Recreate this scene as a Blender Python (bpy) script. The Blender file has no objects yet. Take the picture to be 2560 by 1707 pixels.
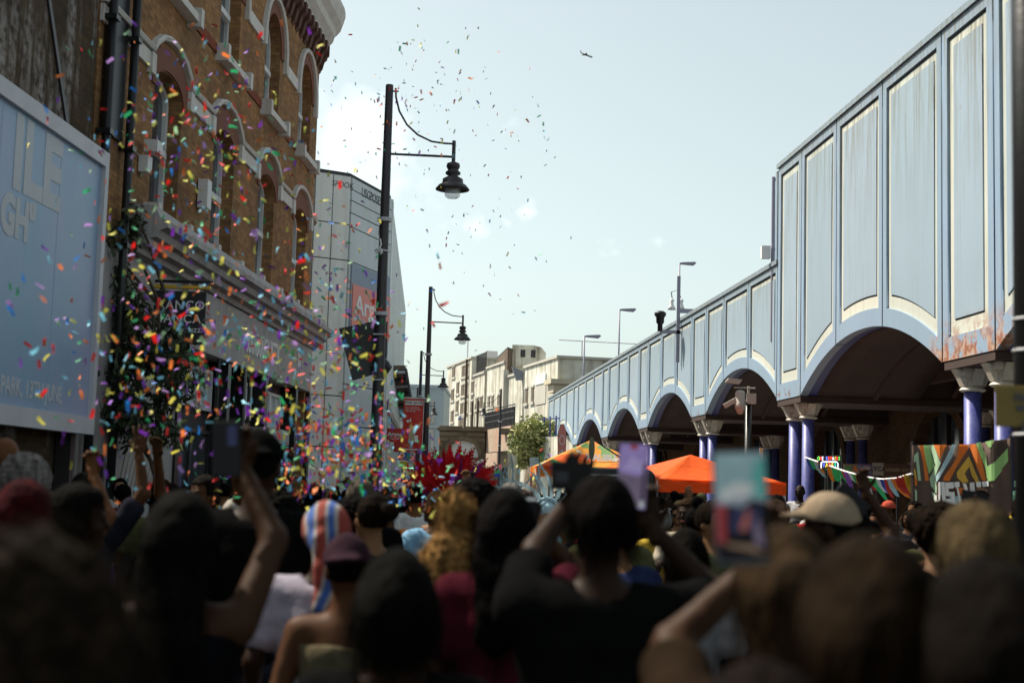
import bpy, math, random
import numpy as np
from mathutils import Vector, Matrix, Euler
random.seed(7); rng = np.random.default_rng(7)
R = math.radians
S = bpy.context.scene
COL = S.collection

# ------------------------------------------------------------------ camera
F, PCX, PCY, EYE = 3555.0, 1280.0, 853.5, 1.75
PITCH, ROLL = math.atan(.1037), .028
FW = Vector((0, math.cos(PITCH), math.sin(PITCH)))
_r0 = Vector((1, 0, 0)); _u0 = Vector((0, -math.sin(PITCH), math.cos(PITCH)))
RT = math.cos(ROLL)*_r0 + math.sin(ROLL)*_u0
UP = -math.sin(ROLL)*_r0 + math.cos(ROLL)*_u0
cam = bpy.data.cameras.new('camera'); camo = bpy.data.objects.new('camera', cam); COL.objects.link(camo)
camo.matrix_world = Matrix(((RT.x, UP.x, -FW.x, 0), (RT.y, UP.y, -FW.y, 0), (RT.z, UP.z, -FW.z, EYE), (0, 0, 0, 1)))
cam.sensor_width = 36; cam.lens = 36*F/2560; cam.clip_start = .1; cam.clip_end = 6000
cam.dof.use_dof = True; cam.dof.focus_distance = 42; cam.dof.aperture_fstop = 2.3
S.camera = camo
S.view_settings.view_transform = 'Standard'; S.view_settings.look = 'None'
S.view_settings.exposure = EXPOSURE = 0.75; S.view_settings.gamma = 1
S.cycles.use_denoising = True
S.cycles.max_bounces = 6; S.cycles.diffuse_bounces = 3; S.cycles.transparent_max_bounces = 12

# ------------------------------------------------------------------ sky and sun
SUN_DIR = Vector((-.875, .485, 0)).normalized(); SUN_EL = R(53)   # towards the sun
SUN_AZ = math.atan2(SUN_DIR.x, SUN_DIR.y)
w = bpy.data.worlds.new('World'); S.world = w; w.use_nodes = True
nt = w.node_tree; nd = nt.nodes; lk = nt.links
for n in list(nd): nd.remove(n)
sky = nd.new('ShaderNodeTexSky'); sky.sky_type = 'NISHITA'; sky.sun_disc = False
sky.sun_elevation = SUN_EL; sky.sun_rotation = SUN_AZ
sky.air_density = 1.0; sky.dust_density = 1.8; sky.ozone_density = 1.6; sky.altitude = 0
bg = nd.new('ShaderNodeBackground'); bg.inputs['Strength'].default_value = .105
wo = nd.new('ShaderNodeOutputWorld')
tc = nd.new('ShaderNodeTexCoord')
hsv = nd.new('ShaderNodeHueSaturation'); hsv.inputs['Saturation'].default_value = .42; hsv.inputs['Value'].default_value = 1.0
tint = nd.new('ShaderNodeMix'); tint.data_type = 'RGBA'; tint.blend_type = 'MULTIPLY'; tint.inputs['Factor'].default_value = 1
tint.inputs['B'].default_value = (.98, 1.045, .95, 1)
lk.new(sky.outputs[0], hsv.inputs['Color']); lk.new(hsv.outputs[0], tint.inputs['A'])
# small clouds: noise masked by a few soft directions
last = tint.outputs['Result']
def cloud(px, py, rad, strength, scale):
    global last
    d = (FW + RT*((px-PCX)/F) - UP*((py-PCY)/F)).normalized()
    sub = nd.new('ShaderNodeVectorMath'); sub.operation = 'SUBTRACT'; sub.inputs[1].default_value = d
    nrm = nd.new('ShaderNodeVectorMath'); nrm.operation = 'NORMALIZE'; lk.new(tc.outputs['Generated'], nrm.inputs[0])
    lk.new(nrm.outputs[0], sub.inputs[0])
    sc = nd.new('ShaderNodeVectorMath'); sc.operation = 'MULTIPLY'; sc.inputs[1].default_value = (1/rad, 1/rad, 1.7/rad)
    lk.new(sub.outputs[0], sc.inputs[0])
    ln = nd.new('ShaderNodeVectorMath'); ln.operation = 'LENGTH'; lk.new(sc.outputs[0], ln.inputs[0])
    no = nd.new('ShaderNodeTexNoise'); no.inputs['Scale'].default_value = scale; no.inputs['Detail'].default_value = 6
    lk.new(nrm.outputs[0], no.inputs['Vector'])
    m1 = nd.new('ShaderNodeMath'); m1.operation = 'MULTIPLY_ADD'; m1.inputs[1].default_value = 5.0; m1.inputs[2].default_value = -2.6
    lk.new(no.outputs['Fac'], m1.inputs[0])
    m2 = nd.new('ShaderNodeMath'); m2.operation = 'SUBTRACT'; m2.inputs[0].default_value = .75; lk.new(ln.outputs['Value'], m2.inputs[1])
    m3 = nd.new('ShaderNodeMath'); m3.operation = 'ADD'; lk.new(m1.outputs[0], m3.inputs[0]); lk.new(m2.outputs[0], m3.inputs[1])
    mr = nd.new('ShaderNodeMapRange'); mr.inputs['From Min'].default_value = 0; mr.inputs['From Max'].default_value = 1.3
    mr.inputs['To Max'].default_value = strength; lk.new(m3.outputs[0], mr.inputs['Value'])
    mx = nd.new('ShaderNodeMix'); mx.data_type = 'RGBA'; lk.new(mr.outputs[0], mx.inputs['Factor']); lk.new(last, mx.inputs['A'])
    mx.inputs['B'].default_value = (8.6, 9.0, 9.0, 1); last = mx.outputs['Result']
cloud(930, 330, .07, .4, 22); cloud(870, 420, .06, .32, 18); cloud(1185, 565, .022, .4, 48); cloud(1325, 528, .012, .4, 55)
cloud(1505, 640, .015, .3, 48); cloud(1660, 603, .012, .35, 55)
lk.new(last, bg.inputs['Color']); lk.new(bg.outputs[0], wo.inputs[0])
sl = bpy.data.lights.new('sun', 'SUN'); sl.energy = 4.6; sl.angle = R(.5); sl.color = (1, .90, .76)
so = bpy.data.objects.new('sun', sl); COL.objects.link(so); so.location = (-40, 40, 60)
sd = Vector((SUN_DIR.x*math.cos(SUN_EL), SUN_DIR.y*math.cos(SUN_EL), math.sin(SUN_EL)))
so.rotation_euler = (-sd).to_track_quat('-Z', 'Y').to_euler()

# ------------------------------------------------------------------ pixel -> world helpers
def ray(x, y): return FW + RT*((x-PCX)/F) - UP*((y-PCY)/F)
def at(x, y, Y):
    d = ray(x, y); t = Y/d.y; return Vector((t*d.x, Y, EYE+t*d.z))
class Frame:
    """a street line: s metres along it, lateral offset D to its right"""
    def __init__(s, vx=None, yaw=None):
        if yaw is None:
            d = ray(vx, PCY+368.5+ROLL*(vx-PCX)); yaw = math.atan2(d.x, d.y)
        s.yaw = yaw; s.u = Vector((math.sin(yaw), math.cos(yaw), 0)); s.n = Vector((math.cos(yaw), -math.sin(yaw), 0))
    def W(s, a, lat, z=0): return s.u*a + s.n*lat + Vector((0, 0, z))
    def on(s, x, y, D):
        d = ray(x, y); t = D/d.dot(s.n); return t*d.dot(s.u), EYE+t*d.z
    def lat(s, p): return p.dot(s.u), p.dot(s.n)
RF = Frame(vx=1005); LF = Frame(vx=1432); AF = Frame(vx=1067)
DR, DL = 9.73, -6.6

# ------------------------------------------------------------------ materials
MATS = {}
def nodes(name):
    m = bpy.data.materials.new(name); m.use_nodes = True
    t = m.node_tree; b = t.nodes['Principled BSDF']
    return m, t, b
def mixc(t, fac, a, b, blend='MIX'):
    m = t.nodes.new('ShaderNodeMix'); m.data_type = 'RGBA'; m.blend_type = blend
    for sock, v in (('Factor', fac), ('A', a), ('B', b)):
        if hasattr(v, 'links') or isinstance(v, bpy.types.NodeSocket): t.links.new(v, m.inputs[sock])
        else: m.inputs[sock].default_value = v if sock == 'Factor' or len(v) == 4 else (*v, 1)
    return m.outputs['Result']
def noise(t, vec, scale, detail=4, lo=.35, hi=.65, rough=.6):
    n = t.nodes.new('ShaderNodeTexNoise'); n.inputs['Scale'].default_value = scale; n.inputs['Detail'].default_value = detail
    n.inputs['Roughness'].default_value = rough
    if vec is not None: t.links.new(vec, n.inputs['Vector'])
    r = t.nodes.new('ShaderNodeMapRange'); r.inputs['From Min'].default_value = lo; r.inputs['From Max'].default_value = hi
    t.links.new(n.outputs['Fac'], r.inputs['Value']); return r.outputs[0]
def coord(t, scale=(1, 1, 1), kind='Object'):
    c = t.nodes.new('ShaderNodeTexCoord'); m = t.nodes.new('ShaderNodeMapping'); m.inputs['Scale'].default_value = scale
    t.links.new(c.outputs[kind], m.inputs['Vector']); return m.outputs[0]
def maprange(t, v, a, b, c=0, d=1):
    r = t.nodes.new('ShaderNodeMapRange')
    for k, x in (('From Min', a), ('From Max', b), ('To Min', c), ('To Max', d)): r.inputs[k].default_value = x
    t.links.new(v, r.inputs['Value']); return r.outputs[0]
def mult(t, a, b):
    m = t.nodes.new('ShaderNodeMath'); m.operation = 'MULTIPLY'
    for i, v in enumerate((a, b)):
        if isinstance(v, bpy.types.NodeSocket): t.links.new(v, m.inputs[i])
        else: m.inputs[i].default_value = v
    return m.outputs[0]
def bump(t, b, h, s=.3, d=.02):
    n = t.nodes.new('ShaderNodeBump'); n.inputs['Strength'].default_value = s; n.inputs['Distance'].default_value = d
    t.links.new(h, n.inputs['Height']); t.links.new(n.outputs[0], b.inputs['Normal'])
def paint(name, col, rough=.6, dirt=None, dirtamt=.35, scale=2.0, metal=0, spec=.4, streak=False, grain=30):
    """painted / plastered surface with blotches (and vertical streaks) of dirt"""
    m, t, b = nodes(name)
    v = coord(t); dirt = dirt or tuple(c*.55 for c in col)
    f = noise(t, v, scale, 6, .4, .8)
    c = mixc(t, mult(t, f, dirtamt), col, dirt)
    if streak:
        f2 = noise(t, coord(t, (6, 6, .35)), scale*.8, 5, .48, .75)
        c = mixc(t, mult(t, f2, dirtamt*1.3), c, dirt)
    g = noise(t, v, grain, 3, .3, .7)
    c = mixc(t, mult(t, g, .12), c, dirt)
    t.links.new(c, b.inputs['Base Color']); b.inputs['Roughness'].default_value = rough; b.inputs['Metallic'].default_value = metal
    b.inputs['Specular IOR Level'].default_value = spec
    bump(t, b, g, .15, .004)
    MATS[name] = m; return m
def flat(name, col, rough=.6, emit=0, metal=0):
    m, t, b = nodes(name)
    v = coord(t); g = noise(t, v, 14, 4, .3, .7)
    c = mixc(t, mult(t, g, .18), col, tuple(x*.7 for x in col))
    t.links.new(c, b.inputs['Base Color']); b.inputs['Roughness'].default_value = rough; b.inputs['Metallic'].default_value = metal
    if emit:
        b.inputs['Emission Color'].default_value = (*col, 1); b.inputs['Emission Strength'].default_value = emit
    MATS[name] = m; return m
def brick(name, c1, c2, mortar, grime, grimeamt=.5, bw=.22, bh=.075, extra=None, axis='wall'):
    m, t, b = nodes(name)
    c = t.nodes.new('ShaderNodeTexCoord'); sx = t.nodes.new('ShaderNodeSeparateXYZ'); t.links.new(c.outputs['Object'], sx.inputs[0])
    ad = t.nodes.new('ShaderNodeMath'); ad.operation = 'ADD'; t.links.new(sx.outputs['X'], ad.inputs[0]); t.links.new(sx.outputs['Y'], ad.inputs[1])
    cb = t.nodes.new('ShaderNodeCombineXYZ'); t.links.new(ad.outputs[0], cb.inputs['X']); t.links.new(sx.outputs['Z'], cb.inputs['Y'])
    br = t.nodes.new('ShaderNodeTexBrick'); br.inputs['Scale'].default_value = 1; br.inputs['Brick Width'].default_value = bw
    br.inputs['Row Height'].default_value = bh; br.inputs['Mortar Size'].default_value = .007; br.inputs['Bias'].default_value = -.1
    br.inputs['Color1'].default_value = (*c1, 1); br.inputs['Color2'].default_value = (*c2, 1); br.inputs['Mortar'].default_value = (*mortar, 1)
    br.inputs['Mortar Smooth'].default_value = .3
    t.links.new(cb.outputs[0], br.inputs['Vector'])
    v = c.outputs['Object']
    g1 = noise(t, v, .9, 8, .42, .7); g2 = noise(t, v, 9, 4, .35, .7)
    col = mixc(t, mult(t, g2, .45), br.outputs['Color'], tuple(x*.45 for x in c2))
    col = mixc(t, mult(t, g1, grimeamt), col, grime)
    if extra: col = extra(t, sx, col)
    t.links.new(col, b.inputs['Base Color']); b.inputs['Roughness'].default_value = .9; b.inputs['Specular IOR Level'].default_value = .15
    bump(t, b, br.outputs['Fac'], -.5, .012)
    MATS[name] = m; return m
def glass(name, col=(.05, .06, .07), rough=.08, spec=.7):
    m, t, b = nodes(name); b.inputs['Base Color'].default_value = (*col, 1); b.inputs['Roughness'].default_value = rough
    b.inputs['Specular IOR Level'].default_value = spec
    n = noise(t, coord(t), 1.2, 2); bump(t, b, n, .08, .02)
    MATS[name] = m; return m

brick('brick_yellow', (.43, .22, .085), (.235, .11, .042), (.17, .14, .10), (.075, .05, .035), .62)
def sootwhite(t, sx, col):
    # whitewash runs and soot on the old end wall
    v = t.nodes.new('ShaderNodeCombineXYZ'); t.links.new(sx.outputs['Y'], v.inputs['X']); t.links.new(mult(t, sx.outputs['Z'], .14), v.inputs['Y'])
    a = noise(t, v.outputs[0], 1.9, 7, .5, .62); bb = noise(t, coord(t), 7, 5, .38, .56)
    return mixc(t, mult(t, mult(t, a, bb), .8), col, (.36, .33, .31))
brick('brick_sooty', (.10, .065, .035), (.06, .04, .025), (.06, .05, .04), (.02, .016, .012), .75, extra=sootwhite)
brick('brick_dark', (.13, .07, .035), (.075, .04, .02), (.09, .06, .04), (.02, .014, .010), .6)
brick('brick_red', (.30, .07, .03), (.20, .05, .025), (.16, .09, .06), (.12, .04, .02), .35)
brick('stone_block', (.26, .20, .14), (.19, .145, .10), (.05, .04, .03), (.06, .045, .03), .5, bw=.9, bh=.42)
paint('stone_white', (.62, .60, .57), .75, (.30, .26, .21), .35, 2.5, streak=True)
paint('white_wood', (.66, .67, .68), .5, (.35, .33, .30), .25)
paint('red_trim', (.17, .055, .028), .8, (.10, .03, .02), .4)
paint('black_metal', (.012, .012, .013), .35, (.03, .03, .03), .3, metal=.2)
paint('dark_metal', (.045, .04, .045), .4, (.02, .02, .02), .3, metal=.3)
paint('fascia_grey', (.36, .34, .34), .6, (.14, .13, .13), .4, 1.2, streak=True)
paint('fascia_stone', (.42, .40, .40), .7, (.14, .12, .11), .55, 2.2, streak=True)
paint('billboard_frame', (.52, .53, .57), .5, (.3, .3, .32), .4)
paint('panel_white', (.74, .79, .77), .45, (.46, .46, .42), .4, .7, streak=True)
paint('panel_shaded', (.55, .60, .62), .45, (.32, .33, .33), .3, .7, streak=True)  # darker copy of the white panels: the chamfer's shade put into the colour
paint('asphalt', (.05, .05, .052), .9, (.03, .03, .03), .5)
paint('paving', (.22, .21, .20), .85, (.12, .11, .10), .5)
paint('roof_dark', (.05, .05, .055), .8, (.03, .03, .03), .3)
def rustfade(name, col, dirt, rust_at, hi, blend=.5):
    """painted iron: mould streaks under the coping, rust where paint has flaked near the footing of the first pier"""
    m, t, b = nodes(name)
    c = t.nodes.new('ShaderNodeTexCoord'); sx = t.nodes.new('ShaderNodeSeparateXYZ'); t.links.new(c.outputs['Object'], sx.inputs[0])
    z = sx.outputs['Z']
    st = noise(t, coord(t, (7, 7, .5)), 1.0, 7, .42, .66, .7)
    fine = noise(t, coord(t, (1, 1, 1)), 26, 4, .35, .65)
    top = maprange(t, z, hi-3.6 if hi > 9 else hi-1.8, hi-.1)
    f = mult(t, mult(t, top, st), .95)
    col1 = mixc(t, f, col, dirt)
    edge = maprange(t, z, hi-.28, hi-.02); col1 = mixc(t, mult(t, mult(t, edge, fine), .8), col1, dirt)
    bl = noise(t, coord(t), .5, 5, .35, .75); col1 = mixc(t, mult(t, bl, .3), col1, tuple(x*.7 for x in col))
    run = noise(t, coord(t, (9, 9, .35)), 1.3, 6, .55, .75); col1 = mixc(t, mult(t, run, .35), col1, (.20, .17, .12))
    rb = noise(t, coord(t), 3.1, 7, .66, .70, .75); col1 = mixc(t, mult(t, rb, .6), col1, (.25, .13, .07))
    oi_ = t.nodes.new('ShaderNodeObjectInfo'); col1 = mixc(t, mult(t, oi_.outputs['Random'], .22), col1, (.20, .30, .34))
    # flaked zone
    zz = maprange(t, z, 5.1, 4.45); yy = maprange(t, sx.outputs["Y"], 6.0, 5.3)
    fl = noise(t, coord(t), 2.4, 8, .47, .50, .7); fl2 = noise(t, coord(t), 6, 6, .45, .55)
    rc = mixc(t, fl2, (.30, .12, .065), (.46, .33, .27))
    col1 = mixc(t, mult(t, mult(t, zz, yy), fl), col1, rc)
    zz2 = maprange(t, z, 4.62, 4.4); sp = noise(t, coord(t), 4, 6, .56, .60)
    col1 = mixc(t, mult(t, mult(t, zz2, sp), rust_at), col1, (.20, .09, .04))
    t.links.new(col1, b.inputs['Base Color']); b.inputs['Roughness'].default_value = .5; b.inputs['Specular IOR Level'].default_value = .3
    bump(t, b, fine, .12, .004)
    MATS[name] = m; return m
OLIVE = (.17, .155, .10)
for tag_, hi in (('near', 10.45), ('far', 7.9)):
    rustfade('iron_blue_'+tag_, (.27, .37, .50), OLIVE, .7, hi)
    rustfade('iron_cream_'+tag_, (.62, .63, .55), OLIVE, .5, hi)
    rustfade('iron_field_'+tag_, (.32, .41, .50), OLIVE, .2, hi)
paint('corbel_dark', (.09, .035, .022), .8)
paint('iron_navy', (.035, .045, .20), .4, (.02, .02, .05), .2)
paint('column_blue', (.04, .05, .27), .45, (.40, .43, .55), .2, 5); flat('white_letter', (.8, .8, .8))
paint('capital_cream', (.62, .58, .50), .6, (.25, .17, .11), .4, 5)
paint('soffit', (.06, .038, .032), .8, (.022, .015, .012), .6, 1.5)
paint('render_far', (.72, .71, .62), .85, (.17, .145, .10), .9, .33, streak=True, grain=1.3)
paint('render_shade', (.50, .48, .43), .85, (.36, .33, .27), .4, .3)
paint('girder', (.42, .36, .28), .7, (.38, .15, .09), .7, 1.0, streak=True)
paint('corrugated_brown', (.20, .15, .11), .8, (.10, .07, .05), .5, 1, streak=True)
def translucent(name, amt=.45):
    """thin cloth, paper or feather: part of the light comes through from behind"""
    m = MATS[name]; t = m.node_tree; b = t.nodes['Principled BSDF']; o = t.nodes['Material Output']
    tr = t.nodes.new('ShaderNodeBsdfTranslucent'); mx = t.nodes.new('ShaderNodeMixShader'); mx.inputs[0].default_value = amt
    src = b.inputs['Base Color'].links[0].from_socket; t.links.new(src, tr.inputs['Color'])
    t.links.new(b.outputs[0], mx.inputs[1]); t.links.new(tr.outputs[0], mx.inputs[2]); t.links.new(mx.outputs[0], o.inputs[0])
glass('glass_dark'); glass('glass_light', (.30, .36, .38), .15)
def objcol(name, rough=.7, var=.25, spec=.3, sheen=0, sub=0, scale=12, stretch=(1, 1, 1), bstr=.3):
    m, t, b = nodes(name)
    oi = t.nodes.new('ShaderNodeObjectInfo')
    g = noise(t, coord(t, stretch), scale, 5, .3, .7)
    dk = mixc(t, 1.0, oi.outputs['Color'], (1-var*1.6,)*3, 'MULTIPLY')
    c = mixc(t, g, oi.outputs['Color'], dk)
    t.links.new(c, b.inputs['Base Color']); b.inputs['Roughness'].default_value = rough; b.inputs['Specular IOR Level'].default_value = spec
    if sheen: b.inputs['Sheen Weight'].default_value = sheen
    bump(t, b, g, bstr, .012)
    MATS[name] = m; return m
m, t, b = nodes('wrap_stripes'); wv = t.nodes.new('ShaderNodeTexWave'); wv.inputs['Scale'].default_value = 3.2; wv.inputs['Distortion'].default_value = 9; wv.inputs['Detail'].default_value = 1; wv.inputs['Detail Scale'].default_value = 1.2; t.links.new(coord(t, (1, .4, .7)), wv.inputs['Vector'])
c = mixc(t, maprange(t, wv.outputs['Fac'], .35, .4), (.20, .025, .015), (.27, .25, .24)); c = mixc(t, maprange(t, wv.outputs['Fac'], .78, .82), c, (.03, .08, .28)); t.links.new(c, b.inputs['Base Color']); b.inputs['Roughness'].default_value = .9; MATS['wrap_stripes'] = m
objcol('skin', .6, .12, .12, scale=9, bstr=.05)
objcol('cloth', .95, .3, .02, scale=7, bstr=.5)
objcol('hair', .8, .5, .03, scale=26, stretch=(1, 1, .15), bstr=.9)
objcol('paper', .7, .08, .3, scale=3, bstr=.05)
objcol('feather', .75, .45, .2, scale=16, stretch=(1, 1, .3))
translucent('paper', .4); translucent('feather', .45)
objcol('plastic', .45, .1, .15, scale=5, bstr=.03)

# ------------------------------------------------------------------ mesh builders
class MB:
    def __init__(s): s.v = []; s.f = []
    def add(s, vs, fs):
        o = len(s.v); s.v += [tuple(v) for v in vs]; s.f += [tuple(i+o for i in f) for f in fs]; return s
    def box(s, x0, x1, y0, y1, z0, z1):
        return s.add([(x0, y0, z0), (x1, y0, z0), (x1, y1, z0), (x0, y1, z0), (x0, y0, z1), (x1, y0, z1), (x1, y1, z1), (x0, y1, z1)],
                     [(0, 3, 2, 1), (4, 5, 6, 7), (0, 1, 5, 4), (1, 2, 6, 5), (2, 3, 7, 6), (3, 0, 4, 7)])
    def prism(s, poly, d, fn):
        """poly: (a,b) list, fn(a,b,c)->xyz with c in 0..d"""
        n = len(poly)
        return s.add([fn(a, b, 0) for a, b in poly]+[fn(a, b, d) for a, b in poly],
                     [tuple(range(n))[::-1], tuple(range(n, 2*n))]+[(i, (i+1) % n, n+(i+1) % n, n+i) for i in range(n)])
    def tube(s, pts, r, n=10, cap=True):
        pts = [Vector(p) for p in pts]; m = len(pts); rs = r if isinstance(r, (list, tuple)) else [r]*m
        vs = []; pu = None
        for i, p in enumerate(pts):
            d = (pts[min(i+1, m-1)]-pts[max(i-1, 0)]).normalized()
            if pu is None: pu = Vector((1, 0, 0)) if abs(d.x) < .8 else Vector((0, 1, 0))
            u = (pu-d*pu.dot(d)).normalized(); pu = u; q = d.cross(u)
            for k in range(n):
                a = 2*math.pi*k/n; vs.append(p+(u*math.cos(a)+q*math.sin(a))*rs[i])
        fs = [(i*n+k, i*n+(k+1) % n, (i+1)*n+(k+1) % n, (i+1)*n+k) for i in range(m-1) for k in range(n)]
        if cap: fs += [tuple(range(n))[::-1], tuple(range((m-1)*n, m*n))]
        return s.add(vs, fs)
    def lathe(s, prof, n=16, c=(0, 0, 0)):
        m = len(prof); vs = [(c[0]+r*math.cos(2*math.pi*k/n), c[1]+r*math.sin(2*math.pi*k/n), c[2]+z) for r, z in prof for k in range(n)]
        fs = [(i*n+k, i*n+(k+1) % n, (i+1)*n+(k+1) % n, (i+1)*n+k) for i in range(m-1) for k in range(n)]
        fs += [tuple(range(n))[::-1], tuple(range((m-1)*n, m*n))]
        return s.add(vs, fs)
    def grid(s, nu, nv, fn):
        vs = [fn(i/nu, j/nv) for j in range(nv+1) for i in range(nu+1)]
        return s.add(vs, [(j*(nu+1)+i, j*(nu+1)+i+1, (j+1)*(nu+1)+i+1, (j+1)*(nu+1)+i) for j in range(nv) for i in range(nu)])
    def xf(s, M, i0=0):
        s.v = s.v[:i0]+[tuple(M @ Vector(v)) for v in s.v[i0:]]; return s
    def build(s, name, mat, parent=None, smooth=False, bevel=0, loc=None, solid=0):
        me = bpy.data.meshes.new(name); me.from_pydata(s.v, [], s.f); me.update()
        return link(name, me, mat, parent, smooth, bevel, loc, solid)
def link(name, me, mat, parent=None, smooth=False, bevel=0, loc=None, solid=0):
    if mat is not None:
        me.materials.clear(); me.materials.append(MATS[mat] if isinstance(mat, str) else mat)
    if smooth:
        for p in me.polygons: p.use_smooth = True
    o = bpy.data.objects.new(name, me); COL.objects.link(o)
    if parent is not None: o.parent = parent
    if loc is not None: o.location = loc
    if solid: md = o.modifiers.new('s', 'SOLIDIFY'); md.thickness = solid; md.offset = 0
    if bevel: md = o.modifiers.new('b', 'BEVEL'); md.width = bevel; md.segments = 2; md.limit_method = 'ANGLE'
    return o
def tag(o, label=None, cat=None, group=None, kind=None):
    if label: o['label'] = label
    if cat: o['category'] = cat
    if group: o['group'] = group
    if kind: o['kind'] = kind
    return o
def thing(name, label, cat, loc=(0, 0, 0), rz=0, group=None):
    o = bpy.data.objects.new(name, None); COL.objects.link(o); o.location = loc; o.rotation_euler = (0, 0, rz); o.empty_display_size = .2
    return tag(o, label, cat, group)
def struct(mb, name, mat, **k):
    o = mb.build(name, mat, **k); o['kind'] = 'structure'; return o
def copy_tree(o, parent=None, recolor=None):
    c = o.copy(); COL.objects.link(c)
    if parent is not None: c.parent = parent
    for ch in o.children: copy_tree(ch, c)
    return c
# curve helpers: plates with holes, and lettering; both become plain meshes
def plate(outer, holes, depth, fn):
    """filled outline with holes, front at c=0 and back at c=-depth; fn(a,b,c) -> xyz. returns mesh"""
    cu = bpy.data.curves.new('tmp', 'CURVE'); cu.dimensions = '2D'; cu.fill_mode = 'BOTH'; cu.extrude = depth/2
    for poly in [outer]+holes:
        sp = cu.splines.new('POLY'); sp.points.add(len(poly)-1)
        for p, (a, b) in zip(sp.points, poly): p.co = (a, b, 0, 1)
        sp.use_cyclic_u = True
    ob = bpy.data.objects.new('tmp', cu); me = bpy.data.meshes.new_from_object(ob); bpy.data.objects.remove(ob); bpy.data.curves.remove(cu)
    for v in me.vertices: v.co = fn(v.co.x, v.co.y, v.co.z-depth/2)
    me.update(); return me
def words(txt, size, fn, depth=.01, align='CENTER', shear=0, bold=0, sx=1, spacing=1):
    cu = bpy.data.curves.new('tmp', 'FONT'); cu.body = txt; cu.size = size; cu.extrude = depth/2; cu.align_x = align; cu.align_y = 'CENTER'
    cu.shear = shear; cu.offset = bold; cu.space_character = spacing; cu.space_line = .95; cu.resolution_u = 3
    ob = bpy.data.objects.new('tmp', cu); me = bpy.data.meshes.new_from_object(ob); bpy.data.objects.remove(ob); bpy.data.curves.remove(cu)
    for v in me.vertices: v.co = fn(v.co.x*sx, v.co.y, v.co.z-depth/2)
    me.update(); return me
def arc(cx, cy, rx, ry, a0, a1, n):
    return [(cx+rx*math.cos(R(a0+(a1-a0)*i/n)), cy+ry*math.sin(R(a0+(a1-a0)*i/n))) for i in range(n+1)]
paint('mural_white', (.40, .37, .35), .8, (.2, .18, .17), .4)
m, t, b = nodes('glass_painted_sky'); b.inputs['Base Color'].default_value = (.62, .72, .76, 1); b.inputs['Roughness'].default_value = .2; b.inputs['Metallic'].default_value = .25; MATS['glass_painted_sky'] = m  # pale blue base colour paints bright reflections into the upper shop panes
paint('slate', (.22, .23, .27), .7, (.12, .12, .14), .4, 3)
paint('cream_stone', (.56, .50, .38), .8, (.35, .3, .22), .4, 1)
# ================================================================== ground
struct(MB().box(-400, 400, -60, 900, -.3, 0), 'ground', 'asphalt')
rd = MB()
for s0, s1 in ((-12, 46),): rd.add([LF.W(s0, DL+3.2, .004), RF.W(s0, DR-1.6, .004), RF.W(140, DR-1.6, .004), LF.W(46, DL+3.2, .004)], [(0, 1, 2, 3)])
struct(rd, 'road', 'asphalt')
def pave(name, fr, s0, s1, d0, d1):
    m = MB(); p = [fr.W(s0, d0), fr.W(s0, d1), fr.W(s1, d1), fr.W(s1, d0)]
    m.add([(*q.xy, 0) for q in p]+[(*q.xy, .12) for q in p], [(4, 5, 6, 7), (0, 1, 5, 4), (1, 2, 6, 5), (2, 3, 7, 6), (3, 0, 4, 7)])
    struct(m, name, 'paving')
pave('pavement', LF, -12, 37.5, DL+.02, DL+3.2); pave('pavement', RF, -12, 97, DR-1.6, DR+6.1)

# ================================================================== railway viaduct
VO = RF.W(20, DR)
via = thing('railway_viaduct', 'pale blue panelled iron viaduct on paired blue columns along the right side of the street', 'viaduct', VO, -RF.yaw)
def VW(x, s, z): return VO + RF.n*x + RF.u*(s-20) + Vector((0, 0, z))
def vfn(a, b, c): return (-c, a, b)          # a = along, b = up, c<=0 goes into the wall (+x)
SEGS = []
def arch_z(s, s0, s1, spring, rise):
    t = (2*s-s0-s1)/(s1-s0); return spring + rise*(1-abs(t)**2.1)
def add_arch(cuts, spring, rise, top, tagn):
    for a, b in zip(cuts[:-1], cuts[1:]): SEGS.append((a, b, cuts[0], cuts[-1], spring, rise, top, tagn))
def add_pier(a, b, spring, top, tagn): SEGS.append((a, b, None, None, spring, 0, top, tagn))
ARCHES = [(13.6, 22.8, 4.25, 1.13), (25.13, 34.45, 4.25, 1.13), (36.7, 45.55, 4.32, 1.12), (47.87, 56.6, 4.36, 1.1),
          (58.8, 67.7, 4.38, 1.1), (69.9, 79.8, 4.38, 1.15), (82, 92.9, 4.38, 1.15)]
PIERS = [(22.8, 25.13, 4.27), (34.45, 36.7, 4.25), (45.55, 47.87, 4.35), (56.6, 58.8, 4.38), (67.7, 69.9, 4.38), (79.8, 82, 4.38), (92.9, 96.2, 4.38)]
CUTS = {25.13: (28.4, 31.56), 36.7: (39.85, 43.0)}
for s0, s1, sp, ri in ARCHES:
    c = CUTS.get(s0, (s0+(s1-s0)/3, s0+2*(s1-s0)/3)); nearp = s0 < 36
    add_arch([s0, c[0], c[1], s1], sp, ri, 10.45 if nearp else 7.88, 'near' if nearp else 'far')
for s0, s1, sp in PIERS: add_pier(s0, s1, sp, 10.45 if s0 < 36 else 7.88, 'near' if s0 < 36 else 'far')
def outline(sg, inset_s, inset_t, inset_b, n=14, gap=0, far=0, near=0):
    a, b, s0, s1, sp, ri, top, _ = sg
    A, B = a+inset_s+gap+near, b-inset_s-gap-far
    pts = []
    for i in range(n+1):
        s = A+(B-A)*i/n
        z = (arch_z(s, s0, s1, sp, ri) if s0 is not None else sp)+inset_b
        pts.append((s-20, z))
    return pts+[(B-20, top-inset_t), (A-20, top-inset_t)]
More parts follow.
